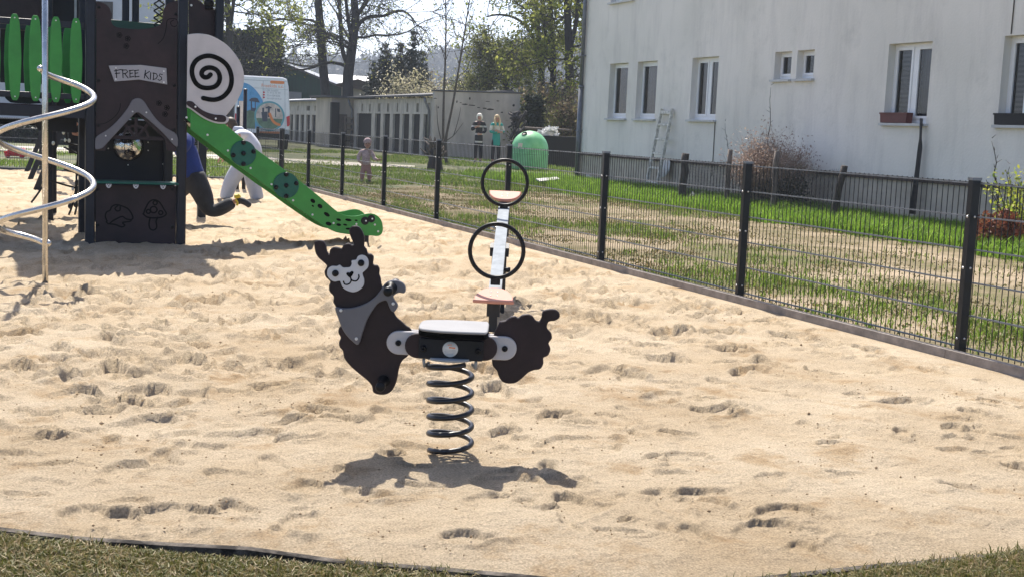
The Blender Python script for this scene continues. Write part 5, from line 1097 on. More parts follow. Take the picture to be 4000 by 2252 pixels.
mb = MB(); mb.add([(S2-.25, a0-.1, z2t-.02), (S2-.25, a1+.2, z2t-.02), (S2+1.6, a1+.2, z2t+.18), (S2+1.6, a0-.1, z2t+.18), (S2-.25, a0-.1, z2t+.06), (S2-.25, a1+.2, z2t+.06), (S2+1.6, a1+.2, z2t+.26), (S2+1.6, a0-.1, z2t+.26)], [(0, 1, 2, 3), (7, 6, 5, 4), (0, 4, 5, 1), (1, 5, 6, 2), (2, 6, 7, 3), (3, 7, 4, 0)]); mb.build('roof', 'zinc_pipe', shed2)
mb = MB(); mb.tube([(S2-.2, a0+.1, z2t-.02), (S2-.12, a0+.1, z2t-.35), (S2-.06, a0+.1, z2t-.6), (S2-.06, a0+.1, g0+.1)], .05, 8); mb.build('downpipe', 'zinc_pipe', shed2)
# link between the two rows
LY = SLy+.35; l0 = PY(1292, 500, LY).x; l1 = PY(1372, 500, LY).x; lt = PY(1340, 384, LY).z
lk = thing('lean_to_shed', ((l0+l1)/2, LY, g0), 'narrow lean-to with plank door between the two rows of sheds', 'outbuilding')
mb = MB(); mb.box(l0, l1+.4, LY, LY+3, g0-.2, lt); mb.build('wall', 'old_render', lk); mb = MB(); mb.box(l0-.3, l1+.6, LY-.35, LY+3.1, lt+.003, lt+.10); mb.build('roof', 'roof_felt', lk)
mb = MB(); a, b = PY(1318, 446, LY), PY(1352, 580, LY); mb.box(a.x, b.x, LY-.04, LY-.004, g0, a.z); mb.build('door', 'grey_wood', lk)
mb = MB(); a, b = PY(1290, 430, LY), PY(1316, 580, LY); mb.box(a.x, b.x, LY-.3, LY-.004, g0, a.z+.35); mb.build('side_cupboard', 'dark_opening', lk)
mb = MB()
for i in range(5): p = PY(1365, 462+22*i, LY-.4); mb.box(p.x-.16, p.x+.16, LY-.5, LY-.3, p.z-.05, p.z+.03)
p = PY(1365, 500, LY-.5); mb.box(p.x-.19, p.x-.165, LY-.5, LY-.3, g0, p.z+.5); mb.box(p.x+.165, p.x+.19, LY-.5, LY-.3, g0, p.z+.5); mb.top('open_shelf', 'grey_wood', (p.x, LY-.4, g0), 'tall open plank shelf standing beside the lean-to', 'shelf')
# ------------------------------------------------------------------ bottle bin, skip and logs
bc = V((13.95, 33.6, 0)); bc = PG(2066, 664); k = (bc-V((0, 0, bc.z))).dot(FH); Rb = 72*k/5002; Hb = (664-513)*k/5002
bn = thing('bottle_bank', bc, 'weathered green dome shaped bottle bank standing on the grass', 'recycling bin')
pr = [(Rb*.93, 0), (Rb*.98, .03), (Rb, .12), (Rb*1.0, Hb*.52)]+[(Rb*math.cos(rad(t)), Hb*.52+Hb*.48*math.sin(rad(t))) for t in range(8, 90, 8)]+[(.01, Hb)]
mb = MB(); mb.lathe(bc, UP, pr, 40); mb.build('shell', 'bin_green', bn)
q = rad(57); d = (-FH*.80-RT*.60).normalized(); nrm = (d*math.cos(q)/Rb+UP*math.sin(q)/(Hb*.48)).normalized(); p = bc+d*Rb*math.cos(q)+UP*(Hb*.52+Hb*.48*math.sin(q))
mb = MB(); mb.lathe(p-nrm*.02, nrm, [(.085, 0), (.095, .03), (.075, .04), (.07, .022), (.002, .020)], 20); mb.build('drop_hole', 'black_plastic', bn)
mb = MB(); d = (-FH*.84-RT*.54).normalized(); s = UP.cross(d).normalized(); mb.obox(bc+d*(Rb*.965)+UP*Hb*.60, s*.07, UP*.09, d*.012); mb.build('sticker', 'print_cream', bn)
mb = MB(); mb.lathe(bc+UP*(Hb*.42), UP, [(Rb*1.004, -.03), (Rb*1.02, -.02), (Rb*1.02, .01), (Rb*1.0, .02)], 40); mb.build('seam_band', 'bin_green', bn)
def upright(u, v, d): p = PD(u, v, d); return p
DS = 43.0
a, b = PD(2120, 530, DS), PD(2245, 650, DS); mb = MB(); c = (a+b)/2; c.z = .1+(a.z-.1)/2; mb.obox(V((c.x, c.y, c.z))+FH*.7, RT*((b-a).dot(RT)/2), FH*.7, UP*((a.z-.1)/2)); mb.top('skip_container', 'dark_opening', (c.x, c.y, .1), 'low dark container full of rubble behind the bottle bank', 'container')
mb = MB(); r_ = random.Random(8)
for i in range(230):
    t = r_.random(); p = PD(2080+95*t, 533, DS+.2)+FH*r_.uniform(0, .9); h = (.30*min(1, t*1.5))*r_.random(); mb.obox(p+UP*(h), V((r_.gauss(0, .05), r_.gauss(0, .05), r_.gauss(0, .03))), V((r_.gauss(0, .03), r_.gauss(0, .03), r_.gauss(0, .03))), V((.01, .008, .02)))
p = PD(2130, 533, DS+.5); mb.top('rubble_heap', 'board_white', (p.x, p.y, p.z), 'heap of white rubble on top of the dark container', 'rubble')
mb = MB(); r_ = random.Random(14)
for i in range(46):
    u = r_.uniform(2004, 2038); v = r_.uniform(440, 640); p = PD(u, v, 46+r_.uniform(-.2, .4)); p.z = max(p.z, .15); d = V((r_.gauss(0, .3), r_.gauss(0, .3), r_.gauss(.2, .6))).normalized(); L = r_.uniform(.2, .7); mb.tube([p-d*L/2, p+d*L/2], r_.uniform(.03, .07), 6)
mb.tube([PD(2030, 480, 45.6), PD(2055, 435, 45.4)], .05, 7); mb.tube([PD(2035, 500, 45.6), PD(2056, 475, 45.4)], .04, 7); p = PD(2020, 640, 46); mb.top('log_pile', 'bark', (p.x, p.y, .12), 'tall stack of logs and branches leaning at the end of the gable wall', 'logs')
mb = MB(); a, b = PD(2045, 500, 47), PD(2160, 508, 47); mb.rod(a, b, .05, 8); a, b = PD(2160, 505, 47.2), PD(2235, 510, 47.2); mb.rod(a, b, .04, 8); mb.top('timber_pole', 'grey_wood', a, 'pale pole lying level behind the bottle bank', 'pole')
# stump with debris and the young poplar
sp0 = PG(1698, 668); stmp = thing('tree_stump', sp0, 'broken tree stump with splintered wood in front of the sheds', 'stump'); k = sp0.dot(FH); mb = MB(); h = (668-512)*k/5002; r_ = random.Random(5)
n = 9; mb.tube([sp0-UP*.1, sp0+UP*h*.25, sp0+UP*h*.55, sp0+UP*h*.75], [.26, .19, .16, .15], 11); mb.build('trunk', 'bark', stmp)
mb = MB()
for i in range(34):
    a = r_.uniform(0, 6.28); p = sp0+V((.14*math.cos(a), .14*math.sin(a), h*r_.uniform(.25, .75))); d = V((math.cos(a)*r_.uniform(.1, .8), math.sin(a)*r_.uniform(.1, .8), r_.uniform(.2, 1))).normalized(); L = r_.uniform(.1, .38); mb.tube([p, p+d*L], [r_.uniform(.02, .05), .01], 5)
mb.build('splinters', 'grey_wood', stmp)
pb = PG(1745, 640); pop = thing('young_poplar', pb, 'two slender bare stemmed young poplar in front of the gable wall', 'tree'); kd = pb.dot(FH); mb = MB(); mt = MB(); r_ = random.Random(7)
for ctrl, r0 in (([(1745, 640), (1732, 560), (1733, 400), (1740, 220), (1742, 60), (1738, -60)], .05), ([(1745, 640), (1742, 545), (1770, 400), (1800, 220), (1825, 60), (1845, -60)], .05), ([(1745, 640), (1740, 560), (1772, 530), (1810, 480)], .028), ([(1738, 600), (1712, 500), (1706, 410)], .022), ([(1772, 530), (1790, 470), (1800, 420)], .016)):
    pts = smooth([tuple(PD(u, v, kd)) for u, v in ctrl], 5, False); n = len(pts); mb.tube(pts, [r0*(1-.78*i/n) for i in range(n)], 6)
    if len(ctrl) > 5:
        for i in range(14, n-1):
            for s in (-1, 1): 
                p = V(pts[i])+(V(pts[i+1])-V(pts[i]))*r_.random(); q = p+RT*s*r_.uniform(.12, .24)+UP*r_.uniform(.30, .5)+FH*r_.gauss(0, .1); mt.tube([p, q], [.012, .005], 4); [mt.ball(p+(q-p)*t, .018, 5, (1, 1, 1.8)) for t in (.5, .8, 1)]
mb.build('trunk', 'twig', pop); mt.build('twigs', 'twig', pop)
# ------------------------------------------------------------------ van
VD = 49.0; vb = PD(1030, 588, VD); vb.z = hz(VD); van = thing('delivery_van', vb, 'white high roofed delivery van seen from behind with blue playground picture', 'van')
FV = Frame(PD(1030, 588, VD), (RT+FH*.23).normalized(), UP, (RT*.23-FH).normalized()); FV.o.z = vb.z
vp = lambda l: FV.pts(l)
def VC(l): return [(900+x/4.142, 270+y/4.142) for x, y in l]
zt = FV.px(1115, 303)[1]; xr_ = FV.px(1131, 520)[0]; xr2 = FV.px(1118, 303)[0]; xl_ = -xr_+2*FV.px(1022, 400)[0]; xl_ = xr_-2.05; zb = FV.px(1100, 526)[1]; mid_z = FV.px(1125, 440)[1]
sec = [(xl_, zb), (xl_, mid_z), (xl_+.07, zt-.35), (xl_+.14, zt-.06), (xl_+.30, zt+.0), (xr_-.30, zt), (xr_-.14, zt-.06), (xr_-.07, zt-.35), (xr_, mid_z), (xr_, zb)]
mb = MB(); mb.slab(FV, sec, -4.6, 0, .04); 
nose = [(0, zb), (.0, zt-.35), (-.35, zt-.75), (-.95, zb+.55), (-1.05, zb)]
FN2 = Frame(FV.at(xl_, 0, -4.6), FV.n, UP, FV.ex); mb.slab(FN2, nose, .02, xr_-xl_-.02, .03); body_ = mb.build('body', 'van_white', van)
mb = MB(); mb.slab(FV, [(xl_, .38), (xr_, .38), (xr_, zb-.004), (xl_, zb-.004)], -4.6, .03, .02); mb.slab(FV, [(xl_+.05, zb-.04), (xr_-.05, zb-.04), (xr_-.05, zb+.02), (xl_+.05, zb+.02)], .031, .09, .01); mb.build('bumper', 'black_plastic', van)
for sx_ in (xl_+.13, xr_-.13):
    for o in (-.9, -4.4):
        c = FV.at(sx_, .34, o); wv = MB(); wv.lathe(c-FV.ex*.11, FV.ex, [(.2, 0), (.31, .0), (.34, .04), (.34, .18), (.31, .22), (.2, .22)], 24); wo = wv.build('wheel', 'rubber', van); wv = MB(); wv.lathe(c-FV.ex*.10, FV.ex, [(.19, 0), (.19, .2)], 18); wv.build('rim', 'zinc', wo)
dxm = (xl_+xr_)/2
mb = MB(); mb.slab(FV, [(dxm-.008, zb+.03), (dxm+.008, zb+.03), (dxm+.008, zt-.16), (dxm-.008, zt-.16)], .001, .004); mb.slab(FV, [(xl_+.16, zt-.17), (xr_-.16, zt-.17), (xr_-.16, zt-.155), (xl_+.16, zt-.155)], .001, .004); mb.slab(FV, [(xl_+.09, FV.px(1050, 346)[1]), (xr_-.09, FV.px(1050, 349)[1]-.0), (xr_-.09, FV.px(1050, 349)[1]+.010), (xl_+.09, FV.px(1050, 346)[1]+.010)], .001, .003); mb.slab(FV, [(xr_-.17, zb+.1), (xr_-.157, zb+.1), (xr_-.21, zt-.2), (xr_-.223, zt-.2)], .001, .004); mb.build('door_seam', 'print_grey', van)
for s in (1, -1):
    l = VC([(905, 775), (960, 755), (962, 900), (945, 925), (915, 930)]); p = vp(l)
    if s < 0: p = [(xl_+xr_-a, b) for a, b in p]
    p = [(min(max(a, xl_-.0), xr_+.02), b) for a, b in p]; mb = MB(); mb.slab(FV, p, -.10, .03, .01); mb.build('tail_light', 'lamp_red', van)
x0 = xl_+.10
arc = VC([(225, 222), (300, 250), (380, 310), (450, 390), (500, 470), (530, 545), (545, 640), (545, 965)]); pts = vp(arc)
mb = MB(); mb.slab(FV, [(x0, pts[0][1]+.05)]+smooth(pts[:7], 3, False)+[pts[7], (x0, pts[7][1])], .0045, .006); pr_ = mb.build('sky_print', 'van_blue', van)
mb = MB(); gp_ = vp(VC([(235, 690), (320, 660), (390, 680), (400, 760), (400, 965), (60, 965), (60, 690)])); mb.slab(FV, [(max(a, x0), b) for a, b in gp_], .0062, .0075); mb.build('meadow_print', 'print_green', pr_)
mb = MB()
for l in ([(305, 500), (340, 470), (400, 465), (440, 475), (475, 545), (310, 520)], [(330, 520), (350, 520), (350, 640), (330, 640)], [(395, 530), (410, 530), (410, 640), (395, 640)], [(330, 620), (420, 640), (400, 690), (330, 680)]): mb.slab(FV, vp(VC(l)), .0078, .0088)
mb.build('playhouse_print', 'print_dark', pr_)
def disk(cx, cy, r, F=FV):
    a, b = F.px(*VC([(cx, cy)])[0]); R = r/4.142*VD/5002; return [(a+R*math.cos(2*math.pi*k/36), b+R*math.sin(2*math.pi*k/36)) for k in range(36)]
mb = MB(); mb.slab(FV, disk(632, 765, 240), .009, .0105); cp = mb.build('picture_ring', 'van_teal', van)
mb = MB(); mb.slab(FV, disk(632, 765, 212), .0107, .012); mb.build('picture_sky', 'print_cream', cp)
mb = MB(); ol = [(a, b) for a, b in disk(632, 765, 210) if b < FV.px(*VC([(632, 790)])[0])[1]]; mb.slab(FV, sorted(ol, key=lambda q: q[0]), .0122, .0134); mb.build('picture_lawn', 'print_green', cp)
mb = MB()
for l in ([(515, 630), (545, 625), (545, 700), (515, 700)], [(565, 625), (620, 600), (670, 620), (660, 640), (575, 640)], [(605, 640), (640, 640), (630, 780), (605, 780)], [(750, 640), (800, 650), (805, 700), (760, 690)], [(500, 700), (600, 690), (600, 850), (520, 850)], [(725, 640), (740, 640), (740, 780), (725, 780)]): mb.slab(FV, vp(VC(l)), .0136, .0146)
mb.build('picture_tower', 'print_dark', cp)
mb = MB(); mb.ribbon(FV, smooth(vp(VC([(640, 740), (680, 830), (730, 880), (780, 900)])), 3, False), .10, .0148, .0158); mb.build('picture_slide', 'van_orange', cp)
mb = MB(); mb.slab(FV, stadium(FV.px(*VC([(668, 212)])[0]), FV.px(*VC([(850, 222)])[0]), .057), .0045, .006); mb.slab(FV, vp(VC([(470, 1010), (800, 1015), (800, 1050), (470, 1045)])), .0045, .006); mb.build('orange_stripe', 'van_orange', van)
mb = MB()
for y in (378, 418, 460): mb.slab(FV, disk(542, y, 15), .0045, .006)
mb.build('contact_dot', 'lamp_red', van)
def text(body, F, a, b, size, m, parent, name, off=.005):
    cu = bpy.data.curves.new(name, 'FONT'); cu.body = body; cu.size = size; ob = bpy.data.objects.new(name, cu); COL.objects.link(ob)
    bpy.context.view_layer.update(); me = bpy.data.meshes.new_from_object(ob.evaluated_get(bpy.context.evaluated_depsgraph_get())); bpy.data.objects.remove(ob)
    o = F.at(a, b, off)-rootloc(parent)
    for v in me.vertices: v.co = o+F.ex*v.co.x+F.ey*v.co.y
    me.materials.clear(); me.materials.append(MATS[m]); return link(name, me, parent)
for tx, x, y, s in (('Freekids s.c.', 500, 290, .17), ('57-100 Strzelin', 525, 355, .095), ('71 812 72 99', 590, 395, .095), ('724-024-026', 590, 440, .095), ('biuro@freekids.pl', 590, 485, .075)):
    a, b = FV.px(*VC([(x, y)])[0]); text(tx, FV, a, b, s, 'van_orange' if s > .15 else 'print_grey', van, 'lettering')
# ------------------------------------------------------------------ larger buildings far behind
def block(name, u0, u1, vt, D, depth, m, label, roofm='roof_felt', vt2=None, wins=(), tw=0):
    p0, p1 = PD(u0, vt, D), PD(u1, vt2 if vt2 else vt, D); b = hz(D); c = V(((p0.x+p1.x)/2, (p0.y+p1.y)/2, b)); root = thing(name, c, label, 'building'); F = Frame((c.x, c.y, 0), (RT+FH*tw).normalized(), UP, (RT*tw-FH).normalized()); x0, x1 = (p0-c).dot(RT), (p1-c).dot(RT)
    mb = MB(); mb.slab(F, [(x0, b-.3), (x1, b-.3), (x1, p1.z), (x0, p0.z)], -depth, 0); mb.build('wall', m, root)
    mb = MB(); mb.slab(F, [(x0-.15, p0.z+.004), (x1+.15, p1.z+.004), (x1+.15, p1.z+.16), (x0-.15, p0.z+.16)], -depth-.1, .12); mb.build('roof', roofm, root)
    for (a0, a1, z0, z1) in wins:
        mb = MB(); mb.slab(F, [(a0, z0), (a1, z0), (a1, z1), (a0, z1)], .002, .05); mb.build('window', 'dark_opening', root)
    return root, F
dk, Fdk = block('dark_building', 700, 1099, 165, 76, 8, 'dark_house', 'dark ivy covered flat topped building behind the van', vt2=104, tw=.21)
r_ = random.Random(31); pts = []
for i in range(1500): u = r_.uniform(840, 1098); v = r_.uniform(115, 300); p = PD(u, v, 76); p += FH*((p-dk.location).dot(RT)*.21-.15); pts.append(p)
cards('ivy', pts, .16, 2, 'hedge_leaf', dk, 31, .15)
block('pale_building', -420, 640, -190, 80, 10, 'pale_house', 'large pale grey rendered building far behind the bridge', wins=[(-9, -7.8, 3, 4.6), (-6, -4.8, 6.5, 8), (-9, -7.8, 6.5, 8), (4, 5.2, 6.5, 8)])
bd_ = 84.0; gb = PD(1215, 560, bd_); gb.z = hz(bd_); barn = thing('green_barn', gb, 'green boarded barn with a sloping roof behind the sheds', 'barn'); Fb = Frame(gb, RT, UP, -FH)
bpn = lambda l: Fb.pts(l)
mb = MB(); gab = bpn([(1098, 262), (1122, 258), (1345, 345)]); zb_l = .0; mb.slab(Fb, [(gab[0][0]-3.4, 0), (gab[2][0]+.8, 0), (gab[2][0]+.8, gab[2][1]-.35), (gab[1][0], gab[1][1]), (gab[0][0]-.3, gab[0][1]), (gab[0][0]-3.4, gab[0][1]-1.0)], -9, 0); mb.build('wall', 'barn_green', barn)
mb = MB(); a, b = gab[1], (gab[2][0]+.95, gab[2][1]-.39); mb.slab(Fb, [(a[0], a[1]+.004), (b[0], b[1]+.004), (b[0], b[1]+.13), (a[0], a[1]+.13)], -9.2, .25); a2 = (gab[0][0]-3.5, gab[0][1]-1.05); mb.slab(Fb, [(a2[0], a2[1]+.01), (a[0]-.002, a[1]+.01), (a[0]-.002, a[1]+.13), (a2[0], a2[1]+.13)], -9.2, .25); mb.build('roof', 'zinc_pipe', barn)
mb = MB(); q = bpn([(1128, 358), (1178, 362), (1178, 400), (1128, 400)]); mb.slab(Fb, q, .002, .05); mb.build('sliding_door', 'pale_house', barn)
mb = MB(); q = bpn([(1213, 374), (1246, 376), (1246, 388), (1213, 388)]); mb.slab(Fb, q, .002, .06); wn = mb.build('window', 'window_frame', barn); mb = MB(); q = bpn([(1216, 377), (1243, 379), (1243, 388), (1216, 388)]); mb.slab(Fb, q, .0605, .07); mb.build('pane', 'dark_opening', wn)
p0, p1 = PD(1190, 286, 112), PD(1460, 300, 112); hall = thing('low_hall', V(((p0.x+p1.x)/2, (p0.y+p1.y)/2, .12)), 'long low hall with a pale sheet roof beyond the green barn', 'building'); Fh = Frame(hall.location, RT, UP, -FH); a = Fh.px(1190, 286); b = Fh.px(1475, 302); c = Fh.px(1190, 330)
mb = MB(); mb.slab(Fh, [(a[0]-6, 0), (b[0], 0), (b[0], c[1]-.1), (a[0]-6, c[1])], -8, 0); mb.build('wall', 'dark_house', hall)
mb = MB(); zz = c[1]; mb.add([Fh.at(a[0]-6, zz+.02, .3), Fh.at(b[0]+.3, zz-.1, .3), Fh.at(b[0]+.3, b[1]+.22, -6), Fh.at(a[0]-6, a[1]+.25, -6), Fh.at(a[0]-6, zz-.10, .3), Fh.at(b[0]+.3, zz-.22, .3), Fh.at(b[0]+.3, b[1]+.05, -6), Fh.at(a[0]-6, a[1]+.1, -6)], [(0, 1, 2, 3), (7, 6, 5, 4), (4, 5, 1, 0), (5, 6, 2, 1), (6, 7, 3, 2), (7, 4, 0, 3)]); mb.build('roof', 'sheet_roof', hall)
p0 = PD(1440, 340, 82); h2 = thing('low_house', V((p0.x, p0.y, .12)), 'small dark roofed house half hidden behind the tree trunks', 'building'); Fh = Frame(h2.location, RT, UP, -FH); l = Fh.pts([(1335, 330), (1400, 310), (1530, 352)]); mb = MB(); mb.slab(Fh, [(l[0][0], 0), (l[2][0], 0), (l[2][0], l[2][1]-.3), (l[0][0], l[0][1]-.1)], -6, 0); mb.build('wall', 'old_render', h2); mb = MB(); mb.slab(Fh, [(l[0][0]-.3, l[0][1]-.12), (l[2][0]+.3, l[2][1]-.32), (l[2][0]+.3, l[2][1]-.1), (l[1][0], l[1][1]), (l[0][0]-.3, l[0][1])], -6.2, .3); mb.build('roof', 'brown_band', h2)
# low dark hedge, red toy on the grass far left
a, b = PD(-260, 530, 43.5), PD(900, 560, 43.5); hd = thing('hedge', V(((a.x+b.x)/2, (a.y+b.y)/2, .1)), 'low dark clipped hedge in front of the pale building', 'hedge'); r_ = random.Random(17); pts = []
for i in range(5200): t = r_.random(); p = a+(b-a)*t; p = V((p.x, p.y, .1))+FH*r_.uniform(-.3, .3); p.z = .1+.62*r_.random()**.6; pts.append(p)
cards('leaves', pts, .075, 2, 'hedge_leaf', hd, 17, .04)
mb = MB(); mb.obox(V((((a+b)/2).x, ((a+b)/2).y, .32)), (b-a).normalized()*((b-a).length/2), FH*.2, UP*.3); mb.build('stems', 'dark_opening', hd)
p = PG(72, 618); mb = MB(); d = RT; F = Frame(p, RT, UP, -FH); mb.slab(F, [(-.28, .05), (.28, .05), (.30, .16), (.16, .19), (.06, .26), (-.14, .26), (-.22, .17), (-.30, .15)], -.2, .2, .02)
for x in (-.18, .18): mb.lathe(F.at(x, .06, .21), F.n, [(.06, 0), (.06, .04)], 12)
mb.top('toy_car', 'lamp_red', p, 'small red toy car on the grass beyond the far fence', 'toy car')
# ------------------------------------------------------------------ trees
def rot_about(d, ang, r):
    ax = d.orthogonal().normalized(); ax.rotate(Matrix.Rotation(r.uniform(0, 6.283), 3, d)); e = d.copy(); e.rotate(Matrix.Rotation(ang, 3, ax)); return e
def wander(p, d, L, n, wob, trop, r):
    pts = [p.copy()]
    for i in range(n):
        d = (d+V((r.gauss(0, wob), r.gauss(0, wob), r.gauss(0, wob)+trop))).normalized(); p = p+d*(L/n); pts.append(p.copy())
    return pts, d
def bough_tree(name, label, stems, D, seed, nl=14, zmin=3.6, LL=(3, 5.5), nsub=7, ntw=8, leaf='spring_leaf', lsize=.075, per=3, group='tall trees behind the sheds', trop=-.01, twr=.013):
    """stems: list of (pixel path on the upright plane D metres ahead, base radius, top radius)"""
    r = random.Random(seed); b0 = PD(*stems[0][0][0], D); b0.z = hz(D); root = thing(name, b0, label, 'tree', group); tk = MB(); cr = MB(); tips = []
    for si, (pth, r0, r1) in enumerate(stems):
        raw = [PD(u, v, D+(.3*i*(-1)**si if si else 0)*.5) for i, (u, v) in enumerate(pth)]
        if si == 0: raw[0].z = hz(D)-.3
        pts = [V(q) for q in smooth([tuple(q) for q in raw], 5, False)]; n = len(pts)
        tk.tube(pts, [r0+(r1-r0)*i/n for i in range(n)], 9); cand = [i for i in range(n-1) if pts[i].z > zmin]
        if not cand: continue
        for k in range(max(3, int(nl*(1 if si == 0 else .7)))):
            i = r.choice(cand); d = (pts[i+1]-pts[i]).normalized(); d = rot_about(d, rad(r.uniform(50, 88)), r); L = r.uniform(*LL); rr = (r0+(r1-r0)*i/n)*r.uniform(.22, .42)
            lp, _ = wander(pts[i], d, L, 8, .17, trop+.03*r.random(), r); tk.tube(lp, [max(.018, rr*(1-.8*j/8)) for j in range(9)], 5)
            for s in range(nsub):
                j = r.randint(2, 8); d2 = rot_about((lp[j]-lp[j-1]).normalized(), rad(r.uniform(30, 75)), r); spth, _ = wander(lp[j], d2, L*r.uniform(.22, .42), 5, .24, trop, r); cr.tube(spth, [.026, .022, .019, .017, .015, .012], 3, cap=False)
                for t in range(ntw):
                    m = r.randint(1, 5); d3 = rot_about((spth[m]-spth[m-1]).normalized(), rad(r.uniform(25, 80)), r); tp, _ = wander(spth[m], d3, r.uniform(.35, .95), 3, .3, trop*1.5, r); cr.tube(tp, [twr, twr*.85, twr*.7, twr*.5], 3, cap=False); tips += [tp[-1], tp[2]]
    tk.build('trunk', 'bark', root); cr.build('branches', 'twig', root)
    if per: cards('crown', tips, lsize, per, leaf, root, seed, .10)
    return root
bough_tree('tall_tree', 'single leaning dark trunk of a tall tree standing beside the forked one', [([(1281, 585), (1273, 378), (1262, 255), (1253, 125), (1243, 0), (1232, -150), (1228, -330)], .29, .17)], 72, 2, 13, 4.2, (3, 5.5), 7, 7, per=1, lsize=.07)
bough_tree('tall_tree', 'forked tree with several dark upright stems and long side limb behind the sheds', [([(1362, 585), (1360, 400), (1360, 300), (1372, 215), (1383, 130), (1388, 60), (1380, -60), (1375, -260)], .34, .16), ([(1356, 250), (1340, 205), (1333, 140), (1328, 40), (1316, -120), (1310, -260)], .13, .08), ([(1384, 130), (1408, 88), (1445, 66), (1500, 62), (1560, 42), (1600, 60), (1625, 92)], .13, .03), ([(1378, 170), (1362, 90), (1352, 0), (1350, -120)], .12, .07), ([(1392, 70), (1420, 20), (1450, -40), (1500, -90)], .11, .05)], 70, 3, 12, 4.0, (2.2, 5), 7, 7, per=1, lsize=.07)
bough_tree('tall_tree', 'tree with fresh yellow green leaves in front of the dark ivy covered building', [([(892, 570), (893, 300), (896, 120), (890, 30), (880, -80), (872, -260)], .20, .10), ([(896, 130), (906, 60), (916, -20), (930, -120)], .11, .06)], 60, 4, 12, 3.3, (2.0, 3.6), 6, 7, per=4, lsize=.09, trop=-.03)
bough_tree('tall_tree', 'leafy tree with a long limb reaching out above the gable wall', [([(2118, 520), (2116, 330), (2106, 180), (2096, 60), (2080, -60), (2070, -250)], .17, .09), ([(2108, 200), (2060, 110), (2010, 70), (1950, 58), (1900, 66)], .09, .03)], 60, 5, 9, 3.2, (2.2, 4.2), 7, 7, per=2, lsize=.085)
bough_tree('tall_tree', 'middle tree with yellow green leaf clumps in the group by the white house', [([(2170, 520), (2162, 330), (2158, 180), (2150, 40), (2146, -100), (2140, -260)], .16, .09), ([(2160, 230), (2130, 120), (2120, 20), (2116, -90)], .09, .05)], 57, 6, 9, 2.6, (1.8, 3.2), 7, 7, per=4, lsize=.09)
bough_tree('tall_tree', 'tree almost touching the downpipe corner of the white house', [([(2238, 520), (2226, 330), (2222, 180), (2216, 40), (2210, -100), (2204, -260)], .20, .11), ([(2224, 200), (2250, 90), (2262, -40)], .11, .06)], 54, 7, 8, 2.2, (1.6, 2.8), 7, 7, per=3, lsize=.09)
bough_tree('garden_tree', 'small branching tree with fresh leaves above the bare gable wall', [([(1984, 520), (1982, 360), (1974, 290), (1962, 230), (1950, 180)], .10, .03), ([(1980, 330), (2000, 280), (2020, 225)], .05, .02), ([(1981, 350), (1950, 300), (1920, 260)], .05, .02)], 60, 8, 11, 2.0, (1.0, 1.9), 6, 6, per=4, lsize=.07, leaf='bush_leaf', group='small trees and bushes behind the gable wall', trop=.02)
def round_bush(name, label, u, v0, v1, D, wpx, leaf, seed, n=150, lsize=.065, per=7):
    r = random.Random(seed); b = PD(u, 560, D); b.z = hz(D); top = PD(u, v1, D).z; H = top-b.z; Wd = wpx*D/5002/2; root = thing(name, b, label, 'bush', 'small trees and bushes behind the gable wall'); tk = MB(); tips = []
    for k in range(9):
        a = r.uniform(0, 6.28); d = V((math.cos(a)*.35, math.sin(a)*.35, 1)).normalized(); lp, _ = wander(b-UP*.1, d, H*r.uniform(.6, .9), 7, .13, .05, r); tk.tube(lp, [.07*(1-.85*j/7) for j in range(8)], 5)
        for s in range(n//9):
            j = r.randint(2, 7); d2 = rot_about((lp[j]-lp[j-1]).normalized(), rad(r.uniform(25, 80)), r); L = Wd*r.uniform(.4, 1.0); sp_, _ = wander(lp[j], d2, L, 4, .22, .04, r); tk.tube(sp_, [.02, .017, .014, .011, .008], 3, cap=False); tips += sp_[1:]
            for q in (2, 3, 4): d3 = rot_about((sp_[q]-sp_[q-1]).normalized(), rad(r.uniform(30, 70)), r); e = sp_[q]+d3*L*.35; tk.tube([sp_[q], e], [.011, .007], 3, cap=False); tips.append(e)
    tk.build('trunk', 'twig', root); cards('leaves', tips, lsize, per, leaf, root, seed, .13)
for i, (u, v1, D, w, lf, lb) in enumerate(((1640, 262, 60, 190, 'blossom_leaf', 'pale cream blossoming bush in front of the spruces'), (1745, 262, 62, 200, 'blossom_leaf', 'pale blossoming bush right behind the two bare poplar stems'), (1850, 240, 63, 190, 'bush_leaf', 'dull green bush between the poplar stems and small branching tree'), (1700, 285, 72, 160, 'brown_leaf', 'tall brownish bush between spruces and poplar stems'), (1930, 222, 75, 200, 'bush_leaf', 'rounded green tree crown under the wooded hill'),
      (2060, 250, 58, 190, 'bush_leaf', 'green bush between the gable wall and the tall leafy trees'), (2150, 300, 52, 170, 'brown_leaf', 'brownish budding bush behind the bottle bank'), (2215, 330, 50, 130, 'brown_leaf', 'brown twiggy bush close to the house downpipe'), (2110, 420, 50, 170, 'bush_leaf', 'low green bush behind the rubble container'), (1530, 330, 66, 130, 'blossom_leaf', 'low pale bush peeping over the dark shed roof'))):
    round_bush('garden_bush', lb, u, 560, v1, D, w, lf, 40+i, per=4 if lf != 'hedge_leaf' else 9)
def columnar(u, vb, vt, D, wpx, label, seed):
    r = random.Random(seed); b = PD(u, vb, D); b.z = hz(D); H = PD(u, vt, D).z-b.z; root = thing('evergreen_shrub', b, label, 'shrub'); pts = []
    for i in range(900): z = r.random(); R = wpx*D/5002/2*math.sin(math.pi*min(1, .25+.75*(1-z)))**.7; a = r.uniform(0, 6.28); e = r.random()**.5; pts.append(b+V((math.cos(a)*R*e, math.sin(a)*R*e, z*H)))
    mb = MB(); mb.tube([b-UP*.1, b+UP*H*.9], [.06, .02], 6); mb.build('stem', 'bark', root); cards('leaves', pts, .09, 4, 'hedge_leaf', root, seed, .05)
